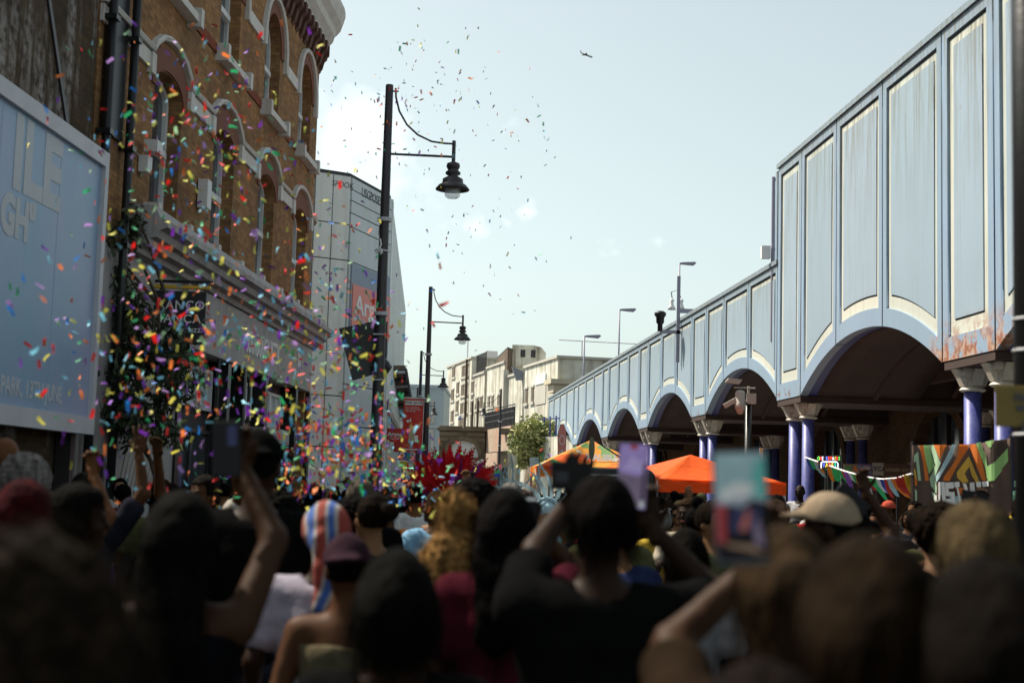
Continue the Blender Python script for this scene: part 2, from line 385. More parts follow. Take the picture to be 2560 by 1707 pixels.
for sg in SEGS:
    tn = sg[7]; nar = (sg[1]-sg[0]) < 2.6; k = 1 if tn == 'near' else .85
    fs, ft, fb = (.24*k, .22*k, .38*k) if not nar else (.27*k, .22*k, .42*k)
    bs, bt, bb = (.20*k, .20*k, .25*k) if not nar else (.24*k, .22*k, .27*k)
    fr = link('panel_frame', plate(outline(sg, 0, 0, 0, gap=.03), [outline(sg, fs, ft, fb)], .2, vfn), 'iron_blue_'+tn, via)
    g_ = .055*max(1, sg[0]/45)
    cr = link('panel_border', plate(outline(sg, fs-.01, ft+.05, fb-.01, far=g_), [outline(sg, fs+bs, ft+bt, fb+bb)], .12, lambda a, b, c: (.045-c, a, b)), 'iron_cream_'+tn, via)
    link('panel_field', plate(outline(sg, fs+bs-.01, ft+bt-.01, fb+bb+.04, near=g_*.8), [], .12, lambda a, b, c: (.03-c, a, b)), 'iron_field_'+tn, cr)
# backing wall (navy in the open joints), coping, deck
for s0, s1, top in ((13.6, 36.72, 10.45), (36.72, 96.2, 7.88)):
    m = MB()
    for sg in SEGS:
        if not (s0-.1 <= sg[0] and sg[1] <= s1+.1): continue
        o = outline(sg, -.02, .02, .02)
        m.prism(o, .25, lambda a, b, c: (.195+c, a, b))
    m.build('backing_wall', 'iron_navy', via)
    MB().box(-.05, .55, s0-20-.05, s1-20, top, top+.12).build('coping', 'iron_blue_'+('near' if top > 9 else 'far'), via)
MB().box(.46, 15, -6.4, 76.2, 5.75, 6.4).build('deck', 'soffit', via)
MB().box(.46, 9, -6.4, 16.7, 6.42, 10.3).build('station_block', 'iron_field_near', via)
MB().box(-.02, .44, 16.72, 16.9, 7.9, 10.4).build('end_post', 'iron_blue_near', via)
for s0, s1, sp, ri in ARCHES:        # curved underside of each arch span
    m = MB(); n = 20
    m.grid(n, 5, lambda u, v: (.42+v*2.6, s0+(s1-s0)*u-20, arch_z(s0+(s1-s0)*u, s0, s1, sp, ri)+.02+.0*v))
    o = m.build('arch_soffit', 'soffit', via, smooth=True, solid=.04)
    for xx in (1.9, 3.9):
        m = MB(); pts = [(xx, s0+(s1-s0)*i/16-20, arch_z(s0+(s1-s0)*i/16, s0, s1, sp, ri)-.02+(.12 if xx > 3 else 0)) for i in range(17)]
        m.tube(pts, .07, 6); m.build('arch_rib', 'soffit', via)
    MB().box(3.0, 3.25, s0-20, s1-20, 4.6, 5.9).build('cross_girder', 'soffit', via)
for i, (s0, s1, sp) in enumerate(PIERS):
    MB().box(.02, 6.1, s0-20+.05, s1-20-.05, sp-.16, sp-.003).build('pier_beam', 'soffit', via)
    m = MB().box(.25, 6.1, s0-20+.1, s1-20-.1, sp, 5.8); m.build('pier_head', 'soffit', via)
    for j, xx in enumerate((.36, 5.4)):
        for yy in (s0+.52, s1-.5):
            if j and s0 > 60: continue
            c = MB().lathe([(.26, .0), (.26, .25), (.19, .32), (.165, .5), (.15, 3.62)], 18, (0, 0, .12)).build('column', 'column_blue', via, smooth=True, loc=(xx, yy-20, 0))
            q = MB().lathe([(.2, 3.70), (.24, 3.73), (.2, 3.78), (.15, 3.82), (.145, 4.0), (.18, 4.05), (.22, 4.08)], 18)
            h = sp-.16
            q = MB().lathe([(.2, 0), (.235, .03), (.2, .07), (.15, .10), (.15, .22), (.2, .26), (.22, .30)], 18, (0, 0, 3.70-.0))
            q.box(-.24, .24, -.24, .24, 4.0-.02, h-.003)
            # flaring acanthus brackets
            for dx, dy in ((1, 0), (-1, 0), (0, 1), (0, -1)):
                q.prism([(.14, 3.78), (.2, 3.80), (.27, 3.95), (.36, h-.02), (.14, h-.02)], .2, lambda a, b, c, dx=dx, dy=dy: (dx*a+(-dy)*(c-.1), dy*a+dx*(c-.1), b))
            q.build('capital', 'capital_cream', c)
# back wall with arched shop openings
bw = []
sh = [(15.5, 20.8), (26.5, 33.0), (37.8, 44.3), (49.0, 55.4), (60, 66.6), (71.5, 78), (83.5, 90)]
shops = []
for a, b in [(s0+.9, s1-.9) for s0, s1, _, _ in ARCHES]:
    cx = (a+b)/2; r = (b-a)/2*.62
    shops.append([(cx-r-20, 0.02), (cx+r-20, .02)]+[(p[0]-20, p[1]) for p in arc(cx, 2.5, r, 2.0, 0, 180, 16)])
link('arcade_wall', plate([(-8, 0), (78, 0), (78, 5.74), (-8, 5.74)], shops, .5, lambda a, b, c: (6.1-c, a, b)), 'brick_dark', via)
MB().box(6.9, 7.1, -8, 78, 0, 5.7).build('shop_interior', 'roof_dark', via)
for i, (a, b) in enumerate([(s0+.9, s1-.9) for s0, s1, _, _ in ARCHES]):
    cx = (a+b)/2-20; r = (b-a)/2*.62
    # stone ring + lunette window with mullions, signboard and shop front below
    ring = plate(arc(cx, 2.5, r+.38, 2.38, 0, 180, 18), [arc(cx, 2.5, r+.02, 2.02, 0, 180, 18)[1:-1]], .1, lambda a_, b_, c: (6.02-c, a_, b_))
    MBr = MB()
    o1 = arc(cx, 2.5, r+.38, 2.38, 0, 180, 18); o2 = arc(cx, 2.5, r+.01, 2.01, 0, 180, 18)
    for k in range(18):
        MBr.prism([o1[k], o1[k+1], o2[k+1], o2[k]], .1, lambda a_, b_, c: (6.0+c, a_, b_))
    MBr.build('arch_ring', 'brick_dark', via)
    wf = MB()
    for yy in (-r*.5, -.05, r*.45): wf.box(6.3, 6.4, cx+yy, cx+yy+.14, .1, 4.3)
    wf.box(6.3, 6.4, cx-r, cx+r, 3.2, 3.34).build('shop_window', 'dark_metal', via)
    MB().box(6.42, 6.45, cx-r, cx+r, .1, 4.4).build('pane', 'glass_dark', via)

# ================================================================== left brick building
BO = LF.W(19, DL)
bb = thing('brick_building', 'yellow brick corner building with white hood mouldings over arched sash windows', 'building', BO, -LF.yaw)
def BW(x, s, z): return BO + LF.n*x + LF.u*(s-19) + Vector((0, 0, z))
WC = [21.95+3.67*k-19 for k in range(4)]
YE = 15.4; RC = 1.7
def bfn(a, b, c): return (c, a, b)      # c<=0 goes back into the wall
holes = []
def low_open(c, g=0):
    h = .76-g; return [(c-h, 5.8+g), (c+h, 5.8+g), (c+h, 7.85-g*.5)]+[(c+h*math.cos(R(t)), 7.85+(.32-g*.6)*math.sin(R(t))) for t in range(15, 180, 15)]+[(c-h, 7.85-g*.5)]
def up_open(c, g=0):
    h = .73-g; return [(c-h, 9.46+g), (c+h, 9.46+g)]+[(c+h*math.cos(R(t)), 10.95+(.73-g)*math.sin(R(t))) for t in range(0, 181, 12)]
for c in WC: holes += [low_open(c), up_open(c)]
link('wall', plate([(-.4, 5.02), (YE, 5.02), (YE, 12.6), (-.4, 12.6)], holes, .45, bfn), 'brick_yellow', bb)
path = [(0, -.4, 1, 0), (0, YE, 1, 0)]
for a in range(10, 91, 10): path.append((-RC+RC*math.cos(R(a)), YE+RC*math.sin(R(a)), math.cos(R(a)), math.sin(R(a))))
path.append((-9, YE+RC, 0, 1))
def sweep(prof, name, mat, pth=path, parent=bb, smooth=False, closed=True):
    m = MB(); n = len(prof)
    vs = [(x+nx*d, y+ny*d, z) for x, y, nx, ny in pth for d, z in prof]
    fs = [(i*n+k, i*n+(k+1) % n, (i+1)*n+(k+1) % n, (i+1)*n+k) for i in range(len(pth)-1) for k in range(n)]
    fs += [tuple(range(n))[::-1], tuple(range((len(pth)-1)*n, len(pth)*n))]
    return m.add(vs, fs).build(name, mat, parent, smooth)
cpath = path[1:]
sweep([(0, 0), (0, 12.6), (-.4, 12.6), (-.4, 0)], 'corner_wall', 'brick_yellow', cpath)
MB().box(-9, -.5, -.4, YE+RC-.5, 12.55, 12.8).build('roof', 'roof_dark', bb)
MB().box(-9, -8.8, -.4, YE+RC-.5, 0, 12.5).build('rear_wall', 'brick_yellow', bb)
MB().box(-8.7, -.46, -.39, -.1, 0, 12.5).build('end_wall', 'brick_yellow', bb)
# top cornice and its corbels
sweep([(.0, 12.5), (.12, 12.55), (.2, 12.8), (.34, 12.95), (.38, 13.1), (.52, 13.25), (.60, 13.5), (.60, 13.62), (0, 13.75)], 'top_cornice', 'stone_white')
def along(pth, d):
    for (x0, y0, a0, b0), (x1, y1, a1, b1) in zip(pth[:-1], pth[1:]):
        L = math.hypot(x1-x0, y1-y0)
        if d <= L: t = d/L; return x0+(x1-x0)*t, y0+(y1-y0)*t, a0+(a1-a0)*t, b0+(b1-b0)*t
        d -= L
    return None
d = 6.0
while d < 21:
    p = along(path, d); d += .46
    if p is None: break
    x, y, nx, ny = p
    MB().prism([(0, 12.05), (.08, 12.15), (.14, 12.4), (.24, 12.5), (.24, 12.72), (0, 12.72)], .2,
               lambda a, b, c: (x+nx*a-ny*(c-.1), y+ny*a+nx*(c-.1), b)).build('corbel', 'corbel_dark', bb)
# shop cornice: heavy stepped moulding between shop and first floor
sweep([(0, 5.02), (.18, 5.04), (.2, 5.12), (.34, 5.14), (.36, 5.24), (.46, 5.26), (.5, 5.36), (.62, 5.4), (.62, 5.5), (.5, 5.54), (.42, 5.72), (0, 5.76)], 'shop_cornice', 'fascia_stone', [(0, 1.2, 1, 0)]+cpath)
sweep([(.0, 9.38), (.03, 9.38), (.03, 9.56), (0, 9.56)], 'red_brick_band', 'brick_red')
def mould(pts, name, mat, prof=((0, -.05), (.09, -.05), (.12, 0), (.09, .04), (0, .05)), parent=bb):
    """moulding following a line (y,z) on the facade"""
    m = MB(); n = len(prof); vs = []
    for i, (y, z) in enumerate(pts):
        a = Vector((pts[max(i-1, 0)][0], pts[max(i-1, 0)][1])); b = Vector((pts[min(i+1, len(pts)-1)][0], pts[min(i+1, len(pts)-1)][1]))
        t = (b-a).normalized(); nn = Vector((-t.y, t.x))
        for dx, dn in prof: vs.append((dx, y+nn.x*dn, z+nn.y*dn))
    fs = [(i*n+k, i*n+(k+1) % n, (i+1)*n+(k+1) % n, (i+1)*n+k) for i in range(len(pts)-1) for k in range(n)]
    fs += [tuple(range(n))[::-1], tuple(range((len(pts)-1)*n, len(pts)*n))]
    return m.add(vs, fs).build(name, mat, parent)
def window(c, fo, z0, zm, ztop, arched):
    o = fo(c, .0)
    w_ = link('window', plate(fo(c, -.01), [fo_half(c, fo, 0, z0, zm), fo_half(c, fo, 1, z0, zm)], .12, lambda a, b, cc: (cc-.22, a, b)), 'white_wood', bb)
    link('pane', plate(fo(c, .05), [], .01, lambda a, b, cc: (cc-.29, a, b)), 'glass_dark', w_)
    MB().box(-.23, -.18, c-.65, c+.65, zm-.05, zm+.06).build('sash_rail', 'white_wood', w_)
    m = MB(); m.box(-.02, .20, c-.98, c+.98, z0-.13, z0); m.box(-.3, .0, c-.72, c+.72, z0-.02, z0+.01)
    for s_ in (-1, 1): m.box(.0, .24, c+s_*.9-.09, c+s_*.9+.09, z0-.2, z0+.12)
    m.build('window_sill', 'stone_white', bb)
def fo_half(c, fo, up, z0, zm):
    pts = fo(c, .1)
    if up: q = [(a, b) for a, b in pts if b > zm+.06]; return [(c+(pts[1][0]-c), zm+.07)]+q+[(c-(pts[1][0]-c), zm+.07)]
    x = pts[1][0]-c; return [(c-x, z0+.1), (c+x, z0+.1), (c+x, zm-.06), (c-x, zm-.06)]
for k, c in enumerate(WC):
    window(c, low_open, 5.8, 7.0, 8.15, False); window(c, up_open, 9.46, 10.55, 11.65, True)
    # red arch and white hood
    lo_in = [(c+.77*math.cos(R(t)), 7.86+.33*math.sin(R(t))) for t in range(180, -1, -15)]
    lo_out = [(c-.98, 8.18), (c-.9, 8.3), (c-.62, 8.47), (c-.3, 8.54), (c, 8.56), (c+.3, 8.54), (c+.62, 8.47), (c+.9, 8.3), (c+.98, 8.18)]
    m = MB(); P = [(c-.77, 7.8)]+lo_in+[(c+.77, 7.8), (c+.96, 7.8)]+lo_out[::-1]+[(c-.96, 7.8)]
    m.prism(P, .03, lambda a, b, cc: (.03-cc, a, b)); m.build('brick_arch', 'red_trim', bb)
    nxt = WC[k+1] if k+1 < len(WC) else c+3.4
    prv = -.4 if k == 0 else None
    pts = ([(prv, 8.28)] if prv is not None else [])+[(c-1.08, 8.28), (c-.95, 8.42), (c-.64, 8.6), (c-.3, 8.68), (c, 8.7), (c+.3, 8.68), (c+.64, 8.6), (c+.95, 8.42), (c+1.08, 8.28)]
    if k+1 < len(WC): pts.append((nxt-1.08, 8.28))
    else: pts.append((YE, 8.28))
    mould(pts, 'hood_mould', 'stone_white')
    y1 = nxt-1.0 if k+1 < len(WC) else YE
    if y1 > c+1.02: MB().box(0, .05, c+.99, y1, 7.96, 8.2).build('frieze_band', 'stone_white', bb)
    for yy in (c+1.1, c-1.1): MB().box(0, .09, yy-.1, yy+.1, 7.88, 8.2).build('frieze_end', 'stone_white', bb)
    if k == 0: MB().box(0, .05, -.4, c-.99, 7.96, 8.2).build('frieze_band', 'stone_white', bb)
    up_in = arc(c, 10.95, .74, .74, 180, 0, 14); up_out = arc(c, 10.95, 1.0, 1.0, 0, 180, 14)
    MB().prism(up_in+up_out, .03, lambda a, b, cc: (.03-cc, a, b)).build('brick_arch', 'red_trim', bb)
    mould([(c-1.08, 10.7)]+arc(c, 10.95, 1.07, 1.07, 180, 0, 16)+[(c+1.08, 10.7)], 'hood_mould', 'stone_white')
    if k+1 < len(WC): MB().box(0, .05, c+1.16, nxt-1.16, 10.74, 11.0).build('frieze_band', 'stone_white', bb)
sweep([(0, 8.21), (.1, 8.21), (.13, 8.28), (.1, 8.33), (0, 8.35)], 'string_course', 'stone_white', cpath)
# small fittings on the facade
MB().box(.02, .2, 4.85, 5.12, 6.42, 6.92).build('vent_box', 'white_wood', bb, bevel=.01)
for yy in (1.55,):
    MB().box(.02, .16, yy, yy+.22, 6.3, 6.55).box(.1, .3, yy-.03, yy+.25, 6.6, 6.78).build('flood_lamp', 'white_wood', bb)
# shop front: fascia board, pilasters, windows
MB().box(-.45, .12, 4.25, YE, 3.98, 5.02).build('fascia_board', 'fascia_grey', bb)
fb2 = sweep([(.0, 3.98), (.12, 3.98), (.12, 5.02), (0, 5.02)], 'fascia_board', 'fascia_grey', cpath)
MB().box(-.45, .02, -.4, 4.25, .12, 5.02).build('painted_wall', 'fascia_grey', bb)
for t_, y_, z_, sz, sp in (('SOURDOUGH PIZZA', 10.1, 4.48, .62, 1.1), ('PI', 13.95, 4.46, .78, 1.3)):
    link('lettering', words(t_, sz, lambda a, b, c: (.14+c, y_+a, z_+b), .02, bold=.012, sx=.5, spacing=sp), 'white_letter', bb)
MB().box(-.6, .0, 4.25, YE+.2, .12, .7).build('stall_riser', 'black_metal', bb)
for i, yy in enumerate((4.3, 7.6, 8.9, 10.9, 14.2, 15.9)):
    MB().box(-.5, .06, yy-.12, yy+.12, .12, 3.97).build('pilaster', 'black_metal', bb)
for i, (y0, y1, z0, z1) in enumerate(((4.75, 6.3, 3.12, 3.72), (6.6, 7.3, 3.1, 3.72), (9.1, 10.6, 3.1, 3.72), (11.2, 12.4, 2.95, 3.68), (12.55, 13.6, 2.95, 3.68), (4.75, 7.3, .8, 2.6), (9.1, 10.6, .8, 2.6), (11.2, 13.6, .8, 2.4))):
    fr_ = MB(); g = .07
    fr_.box(-.3, -.2, y0-g, y1+g, z0-g, z0).box(-.3, -.2, y0-g, y1+g, z1, z1+g).box(-.3, -.2, y0-g, y0, z0, z1).box(-.3, -.2, y1, y1+g, z0, z1).box(-.3, -.2, (y0+y1)/2-.02, (y0+y1)/2+.02, z0, z1)
    f_ = fr_.build('shop_window', 'white_wood' if z0 > 2.8 else 'dark_metal', bb)
    MB().box(-.29, -.26, y0, y1, z0, z1).build('pane', 'glass_painted_sky' if z0 > 2.8 else 'glass_dark', f_)
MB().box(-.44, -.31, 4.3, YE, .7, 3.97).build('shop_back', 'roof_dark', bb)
MB().box(.0, .5, 9.3, 11.3, 2.55, 2.85).build('door_canopy', 'fascia_grey', bb)
for yy in (6.5, 9.0): MB().tube([(.12, yy, .12), (.12, yy, 3.95)], .035, 8).build('downpipe', 'black_metal', bb)
# leaf mural on the painted wall
mu = MB()
for k in range(9):
    y0 = 1.4+k*.19; mu.prism([(y0, 1.55), (y0+.09, 1.5), (y0+.55, 2.3), (y0+.42, 2.75), (y0+.36, 2.3)], .012, lambda a, b, c: (.024+c, a, b))
for k in range(7):
    y0 = .2+k*.13; mu.prism([(y0, 1.7+k*.05), (y0+.05, 1.68), (y0+.4, 1.45), (y0+.4, 1.5)], .012, lambda a, b, c: (.024+c, a, b))
mu.build('leaf_mural', 'mural_white', bb)

# near end wall of the terrace, dark and sooty
WO = LF.W(10, DL-.02)
ow = thing('brick_building', 'soot blackened old brick end wall with whitewash runs behind the blue billboard', 'building', WO, -LF.yaw)
MB().box(-7, 0, 3.6, 8.58, 0, 8.75).box(-7, 0, -9, 3.6, 0, 6.9).build('wall', 'brick_sooty', ow)  # low stretch is out of view, stepped down so sun reaches the crowd
MB().box(-7, .12, 3.6, 8.58, 8.753, 8.95).build('coping', 'stone_white', ow)
MB().box(-7, .12, -9, 3.59, 6.903, 7.1).build('coping', 'stone_white', ow)
MB().prism([(8.0, 5.6), (8.1, 5.6), (6.1, 8.7), (6.0, 8.7)], .03, lambda a, b, c: (.002+c, a, b)).build('lead_flashing', 'dark_metal', ow)
def pipe(s, label):
    t = thing('drainpipe', label, 'drainpipe', BW(.02, s, 0), -LF.yaw)
    MB().tube([(.12, 0, .12), (.12, 0, 8.8)], .065, 10).build('pipe', 'black_metal', t, smooth=True)
    for z in (1.2, 3.1, 5.0, 6.4, 8.0): MB().box(0, .2, -.085, .085, z, z+.07).build('bracket', 'black_metal', t)
pipe(18.72, 'black cast iron drainpipe nearer the billboard on the brick wall')
pipe(19.72, 'black cast iron drainpipe nearer the arched windows on the brick wall')
MB_ = MB().box(0, .03, -.42, .42, 6.5, 12.4)  # thin added sheet stands for the dark soot between the pipes
o = MB_.build('soot_sheet', 'black_metal', None, loc=BW(.03, 19.22, 0)); o.rotation_euler.z = -LF.yaw
tag(o, 'tall black board filling the gap between the two drainpipes', 'board')
# ================================================================== billboard
for n_, c_, e_ in (('sign_red', (.52, .03, .02), 0), ('sign_white', (.75, .75, .74), 0), ('sign_blue', (.02, .07, .42), 0), ('sign_yellow', (.72, .58, .03), 0),
                   ('sign_black', (.015, .015, .018), 0), ('pink_red', (.75, .26, .22), 0), ('slate_blue', (.25, .30, .38), 0), ('sign_green', (.04, .5, .15), 0),
                   ('burger_brown', (.42, .36, .22), 0), ('orange', (.9, .25, .02), 0), ('lettering_dark', (.05, .05, .06), 0), ('pale_blue_text', (.50, .53, .57), 0),
                   ('hanging_yellow', (.7, .42, .03), 0), ('silver', (.5, .5, .52), 0), ('purple', (.25, .08, .45), 0), ('sky_blue_cloth', (.35, .6, .7), 0)):
    flat(n_, c_)
def poster_mat():
    m, t, b = nodes('poster_blue')
    sx = t.nodes.new('ShaderNodeSeparateXYZ'); t.links.new(coord(t), sx.inputs[0])
    n1 = noise(t, coord(t, (1, 1, .8)), .55, 3, .35, .65, .5)
    c = mixc(t, n1, (.20, .36, .52), (.33, .36, .54))
    n2 = noise(t, coord(t, (3, 3, .3)), 2, 5, .5, .8); c = mixc(t, mult(t, n2, .25), c, (.2, .28, .38))
    t.links.new(c, b.inputs['Base Color']); b.inputs['Roughness'].default_value = .4; bump(t, b, noise(t, coord(t, (2, 2, .9)), 1.5, 4, .3, .7), .12, .02); MATS['poster_blue'] = m
poster_mat()
PD = -6.30
bo = LF.W(15, PD)
bl = thing('billboard', 'large billboard with faded blue poster in a white frame on the sooty brick wall', 'billboard', bo, -LF.yaw)
z0, z1, s1 = 2.3, 6.02, 18.28
f = MB(); g = .2
f.box(-.1, .06, -3.4, s1-15, z1-g, z1).box(-.1, .06, -3.4, s1-15, z0, z0+.22).box(-.1, .06, s1-15-.13, s1-15, z0+.22, z1-g).box(-.1, .06, -3.4, -3.2, z0+.22, z1-g)
f.build('frame', 'billboard_frame', bl)
MB().box(-.08, 0, -3.2, s1-15-.13, z0+.22, z1-g).build('poster', 'poster_blue', bl)
for yy in (-1.9, -.1, 1.7): MB().box(.0, .003, yy, yy+.012, z0+.22, z1-g).build('poster_seam', 'poster_blue', bl)
MB().box(-.28, -.1, -3.3, s1-15-.1, z0+.05, z1-.05).build('backing_box', 'dark_metal', bl)
for yy in (-2.8, 0, 2.9): MB().box(-.3, -.1, yy, yy+.12, 0, z0+.1).build('post', 'dark_metal', bl)
def btext(txt, px, py, cap, sx=1, bold=.01, align='RIGHT'):
    s, z = LF.on(px, py, PD)
    link('lettering', words(txt, cap/.7, lambda a, b, c: (.006+c, s-15+a, z+b), .008, align=align, bold=bold, sx=sx), 'pale_blue_text', bl)
btext('ILE', 152, 455, .80, 1.05, .045)
btext('GH"', 86, 572, .42, .9, .03); btext('IA PARK, 13TH JUNE', 154, 990, .2, .85, .004)
# ================================================================== hanging sign
p = at(378, 726, 22.0); q = at(510, 862, 22.0); hw = (q.x-p.x)/2
hs = thing('hanging_sign', 'black square pizzeria sign with white letters hanging from a yellow bar over the shrub', 'sign', ((p.x+q.x)/2, 22, q.z))
H_ = p.z-q.z
MB().box(-hw, hw, -.03, .03, 0, H_).build('board', 'sign_black', hs, bevel=.01)
MB().box(-hw+.04, hw+.06, -.05, .05, H_+.04, H_+.09).build('bar', 'hanging_yellow', hs)
MB().box(-hw-.3, hw+.1, -.03, .03, H_+.13, H_+.17).box(-hw-.3, -hw-.24, -.03, .03, .2, H_+.17).box(-.3, -.27, -.02, .02, H_, H_+.15).box(.27, .3, -.02, .02, H_, H_+.15).build('bracket', 'black_metal', hs)
for t_, zz, sz in (('FRANCO', .62, .19), ('MANCA', .40, .19), ('SOURDOUGH PIZZA', .22, .085)):
    link('lettering', words(t_, sz, lambda a, b, c: (a, -.034-c, zz*H_/.85+b), .006, spacing=1.15, bold=.002), 'sign_white', hs)
# ================================================================== shrub in front of the shop
m, t, b = nodes('leaf_dark')
oi = noise(t, coord(t), 3.5, 4, .3, .7); c = mixc(t, oi, (.018, .028, .012), (.05, .07, .025)); t.links.new(c, b.inputs['Base Color']); b.inputs['Roughness'].default_value = .5; MATS['leaf_dark'] = m
m, t, b = nodes('leaf_light')
oi = noise(t, coord(t), 1.1, 5, .35, .65); c = mixc(t, oi, (.20, .25, .07), (.52, .50, .22)); t.links.new(c, b.inputs['Base Color']); b.inputs['Roughness'].default_value = .6; MATS['leaf_light'] = m
paint('bark', (.08, .06, .045), .9, (.04, .03, .02), .5, 8)
def leaves(centres, n, size, rs, seed=1, droop=.5):
    """leaf quads scattered through clumps; centres = [(x,y,z,r)]"""
    r = np.random.default_rng(seed); m = MB(); w_ = np.array([c[3]**2 for c in centres]); w_ = w_/w_.sum()
    for k in r.choice(len(centres), n, p=w_):
        cx, cy, cz, cr = centres[k]; d = r.normal(size=3); d /= np.linalg.norm(d); rad = cr*(r.random()**.45)
        P = Vector((cx, cy, cz))+Vector(d*rad); a = Vector(r.normal(size=3)); a.z -= droop; a.normalize(); bq = a.cross(Vector(r.normal(size=3))).normalized()
        L = size*(.6+.8*r.random()); W_ = L*rs
        m.add([P, P+a*L*.5+bq*W_, P+a*L, P+a*L*.5-bq*W_], [(0, 1, 2, 3)])
    return m
tb = LF.W(20.1, -5.95)
tr = thing('street_tree', 'dark leafy climbing tree sprawling up the shop wall beside the billboard', 'tree', tb, -LF.yaw)
R2 = random.Random(3); cl = []
for (xa, xb, ya, yb, n_, rr_) in ((215, 300, 585, 700, 9, .24), (285, 345, 520, 600, 5, .16), (213, 345, 700, 860, 17, .24), (345, 400, 740, 860, 3, .12), (220, 480, 860, 1010, 26, .25), (240, 440, 1010, 1095, 13, .22)):
    for i in range(n_):
        w_ = at(R2.uniform(xa, xb), R2.uniform(ya, yb), 20.1+R2.uniform(-.35, .5)); w_ = w_-tb; c_, s_ = math.cos(LF.yaw), math.sin(LF.yaw)
        cl.append((w_.x*c_-w_.y*s_, w_.x*s_+w_.y*c_, w_.z, rr_*R2.uniform(.8, 1.35)))
leaves(cl, 7800, .12, .2, 5, .9).build('crown', 'leaf_dark', tr)
m = MB(); m.tube([(0, 0, 0), (.02, .1, 1.2), (-.05, .2, 2.5), (-.1, .1, 4.2)], [.09, .07, .05, .02], 8)
for i in range(20):
    c_ = cl[i*3]; m.tube([(-.03, .15, max(.6, c_[2]-1.1)), (c_[0]*.6, c_[1]*.5, c_[2]-.4), (c_[0], c_[1], c_[2])], [.03, .02, .008], 5)
m.build('trunk', 'bark', tr)

# ================================================================== clad corner store
AZ = 11.5
P2 = at(977, 486, 48); P1 = at(876, 433, 44.65); P0 = at(788, 421, 44.0); PE = at(1012, 774, 79)
P2.z = P1.z = P0.z = PE.z = 0; PM = P0+(P0-at(700, 400, 43.3)*Vector((1, 1, 0)) if False else Vector((-9, -4.2, 0)))
PX = P0+(P1-P0)*.45          # joint between the two narrow left columns
root = thing('department_store', 'pale panel clad corner store with a faded red sign behind the first lamp post', 'building', P2)
def clad(A, B, rows, cols, mat, name='cladding_panels', gap=.035, zt=AZ):
    A = A-P2; B = B-P2; u = (B-A); L = u.length; u.normalize(); n = Vector((u.y, -u.x, 0))
    m = MB(); zs = rows; cs = cols or [0, 1]
    for z0_, z1_ in zip(zs[:-1], zs[1:]):
        for c0, c1 in zip(cs[:-1], cs[1:]):
            a0, a1 = c0*L+gap/2, c1*L-gap/2
            m.prism([(a0, z0_+gap/2), (a1, z0_+gap/2), (a1, z1_-gap/2), (a0, z1_-gap/2)], .08, lambda a, b, c: tuple(A+u*a+n*(.08-c)+Vector((0, 0, b))))
    m.build(name, mat, root)
    m = MB(); m.prism([(0, 0), (L, 0), (L, zt-.02), (0, zt-.02)], .3, lambda a, b, c: tuple(A+u*a-n*(.003+c)+Vector((0, 0, b)))); m.build('cladding_backing', 'roof_dark', root)
    return A, u, n, L
r1 = [0, .9, 1.8, 3.2, 4.5, 5.2, 5.95, 6.55, 7.25, 8.05, 8.8, 9.95, 10.3, 10.67, 11.05, 11.5]
clad(P0+Vector((-9, -4.2, 0)), P0, r1, [0, .3, .6, .85, 1], 'panel_white')
A, u, n, L = clad(P0, P1, [0, 2.9, 4.5, 8.8, 9.95, 11.5], [0, .5, 1], 'panel_white')
A, u, n, L = clad(P1, P2, [0, 2.4, 3.6, 4.9, 6.1, 8.8, 9.9, 10.35, 10.75, 11.1, 11.5], [0, 1], 'panel_shaded')
def onf(a, b, c, A=A, u=u, n=n): return tuple(A+u*a+n*(.09+c)+Vector((0, 0, b)))
MB().prism([(.15, 6.15), (L-.05, 6.15), (L-.05, 8.75), (.15, 8.75)], .03, lambda a, b, c: onf(a, b, c-.0)).build('sign_panel', 'slate_blue', root)
MB().prism([(.25, 6.6), (L-.05, 6.6), (L-.05, 8.1), (.25, 8.1)], .03, lambda a, b, c: onf(a, b, c+.03)).build('sign_panel', 'pink_red', root)
link('lettering', words('Argos', .86, lambda a, b, c: onf(.42+a*1.25, 7.45+b, .08+c), .02, bold=.014, align='LEFT'), 'sign_white', root)
m = MB(); sw = [(1.9+1.35*math.cos(R(t)), 7.3+.5*math.sin(R(t))) for t in range(200, 335, 10)]
m.tube([onf(a, b, .08) for a, b in sw], .045, 6).build('lettering', 'sign_white', root)
def scribble(txt, size, a0, b0, fn, rot=0): link('graffiti', words(txt, size, lambda a, b, c: fn(a0+a, b0+b+rot*a, .002+c), .004, align='LEFT', shear=.15, sx=.9), 'lettering_dark', root)
scribble('USGPOSES', .42, .75, 11.18, onf, -.0); scribble('PRIN', .48, 2.3, 10.0+.2, onf)
A0, u0, n0, L0 = clad(P0, P1, [11.49, 11.5], [0, 1], 'panel_white', gap=.001)
def onl(a, b, c): return tuple(A0+u0*a+n0*(.085+c)+Vector((0, 0, b)))
scribble('SPOOK', .26, .55, 11.2, onl); scribble('05', .42, -.55, 11.25, onl)
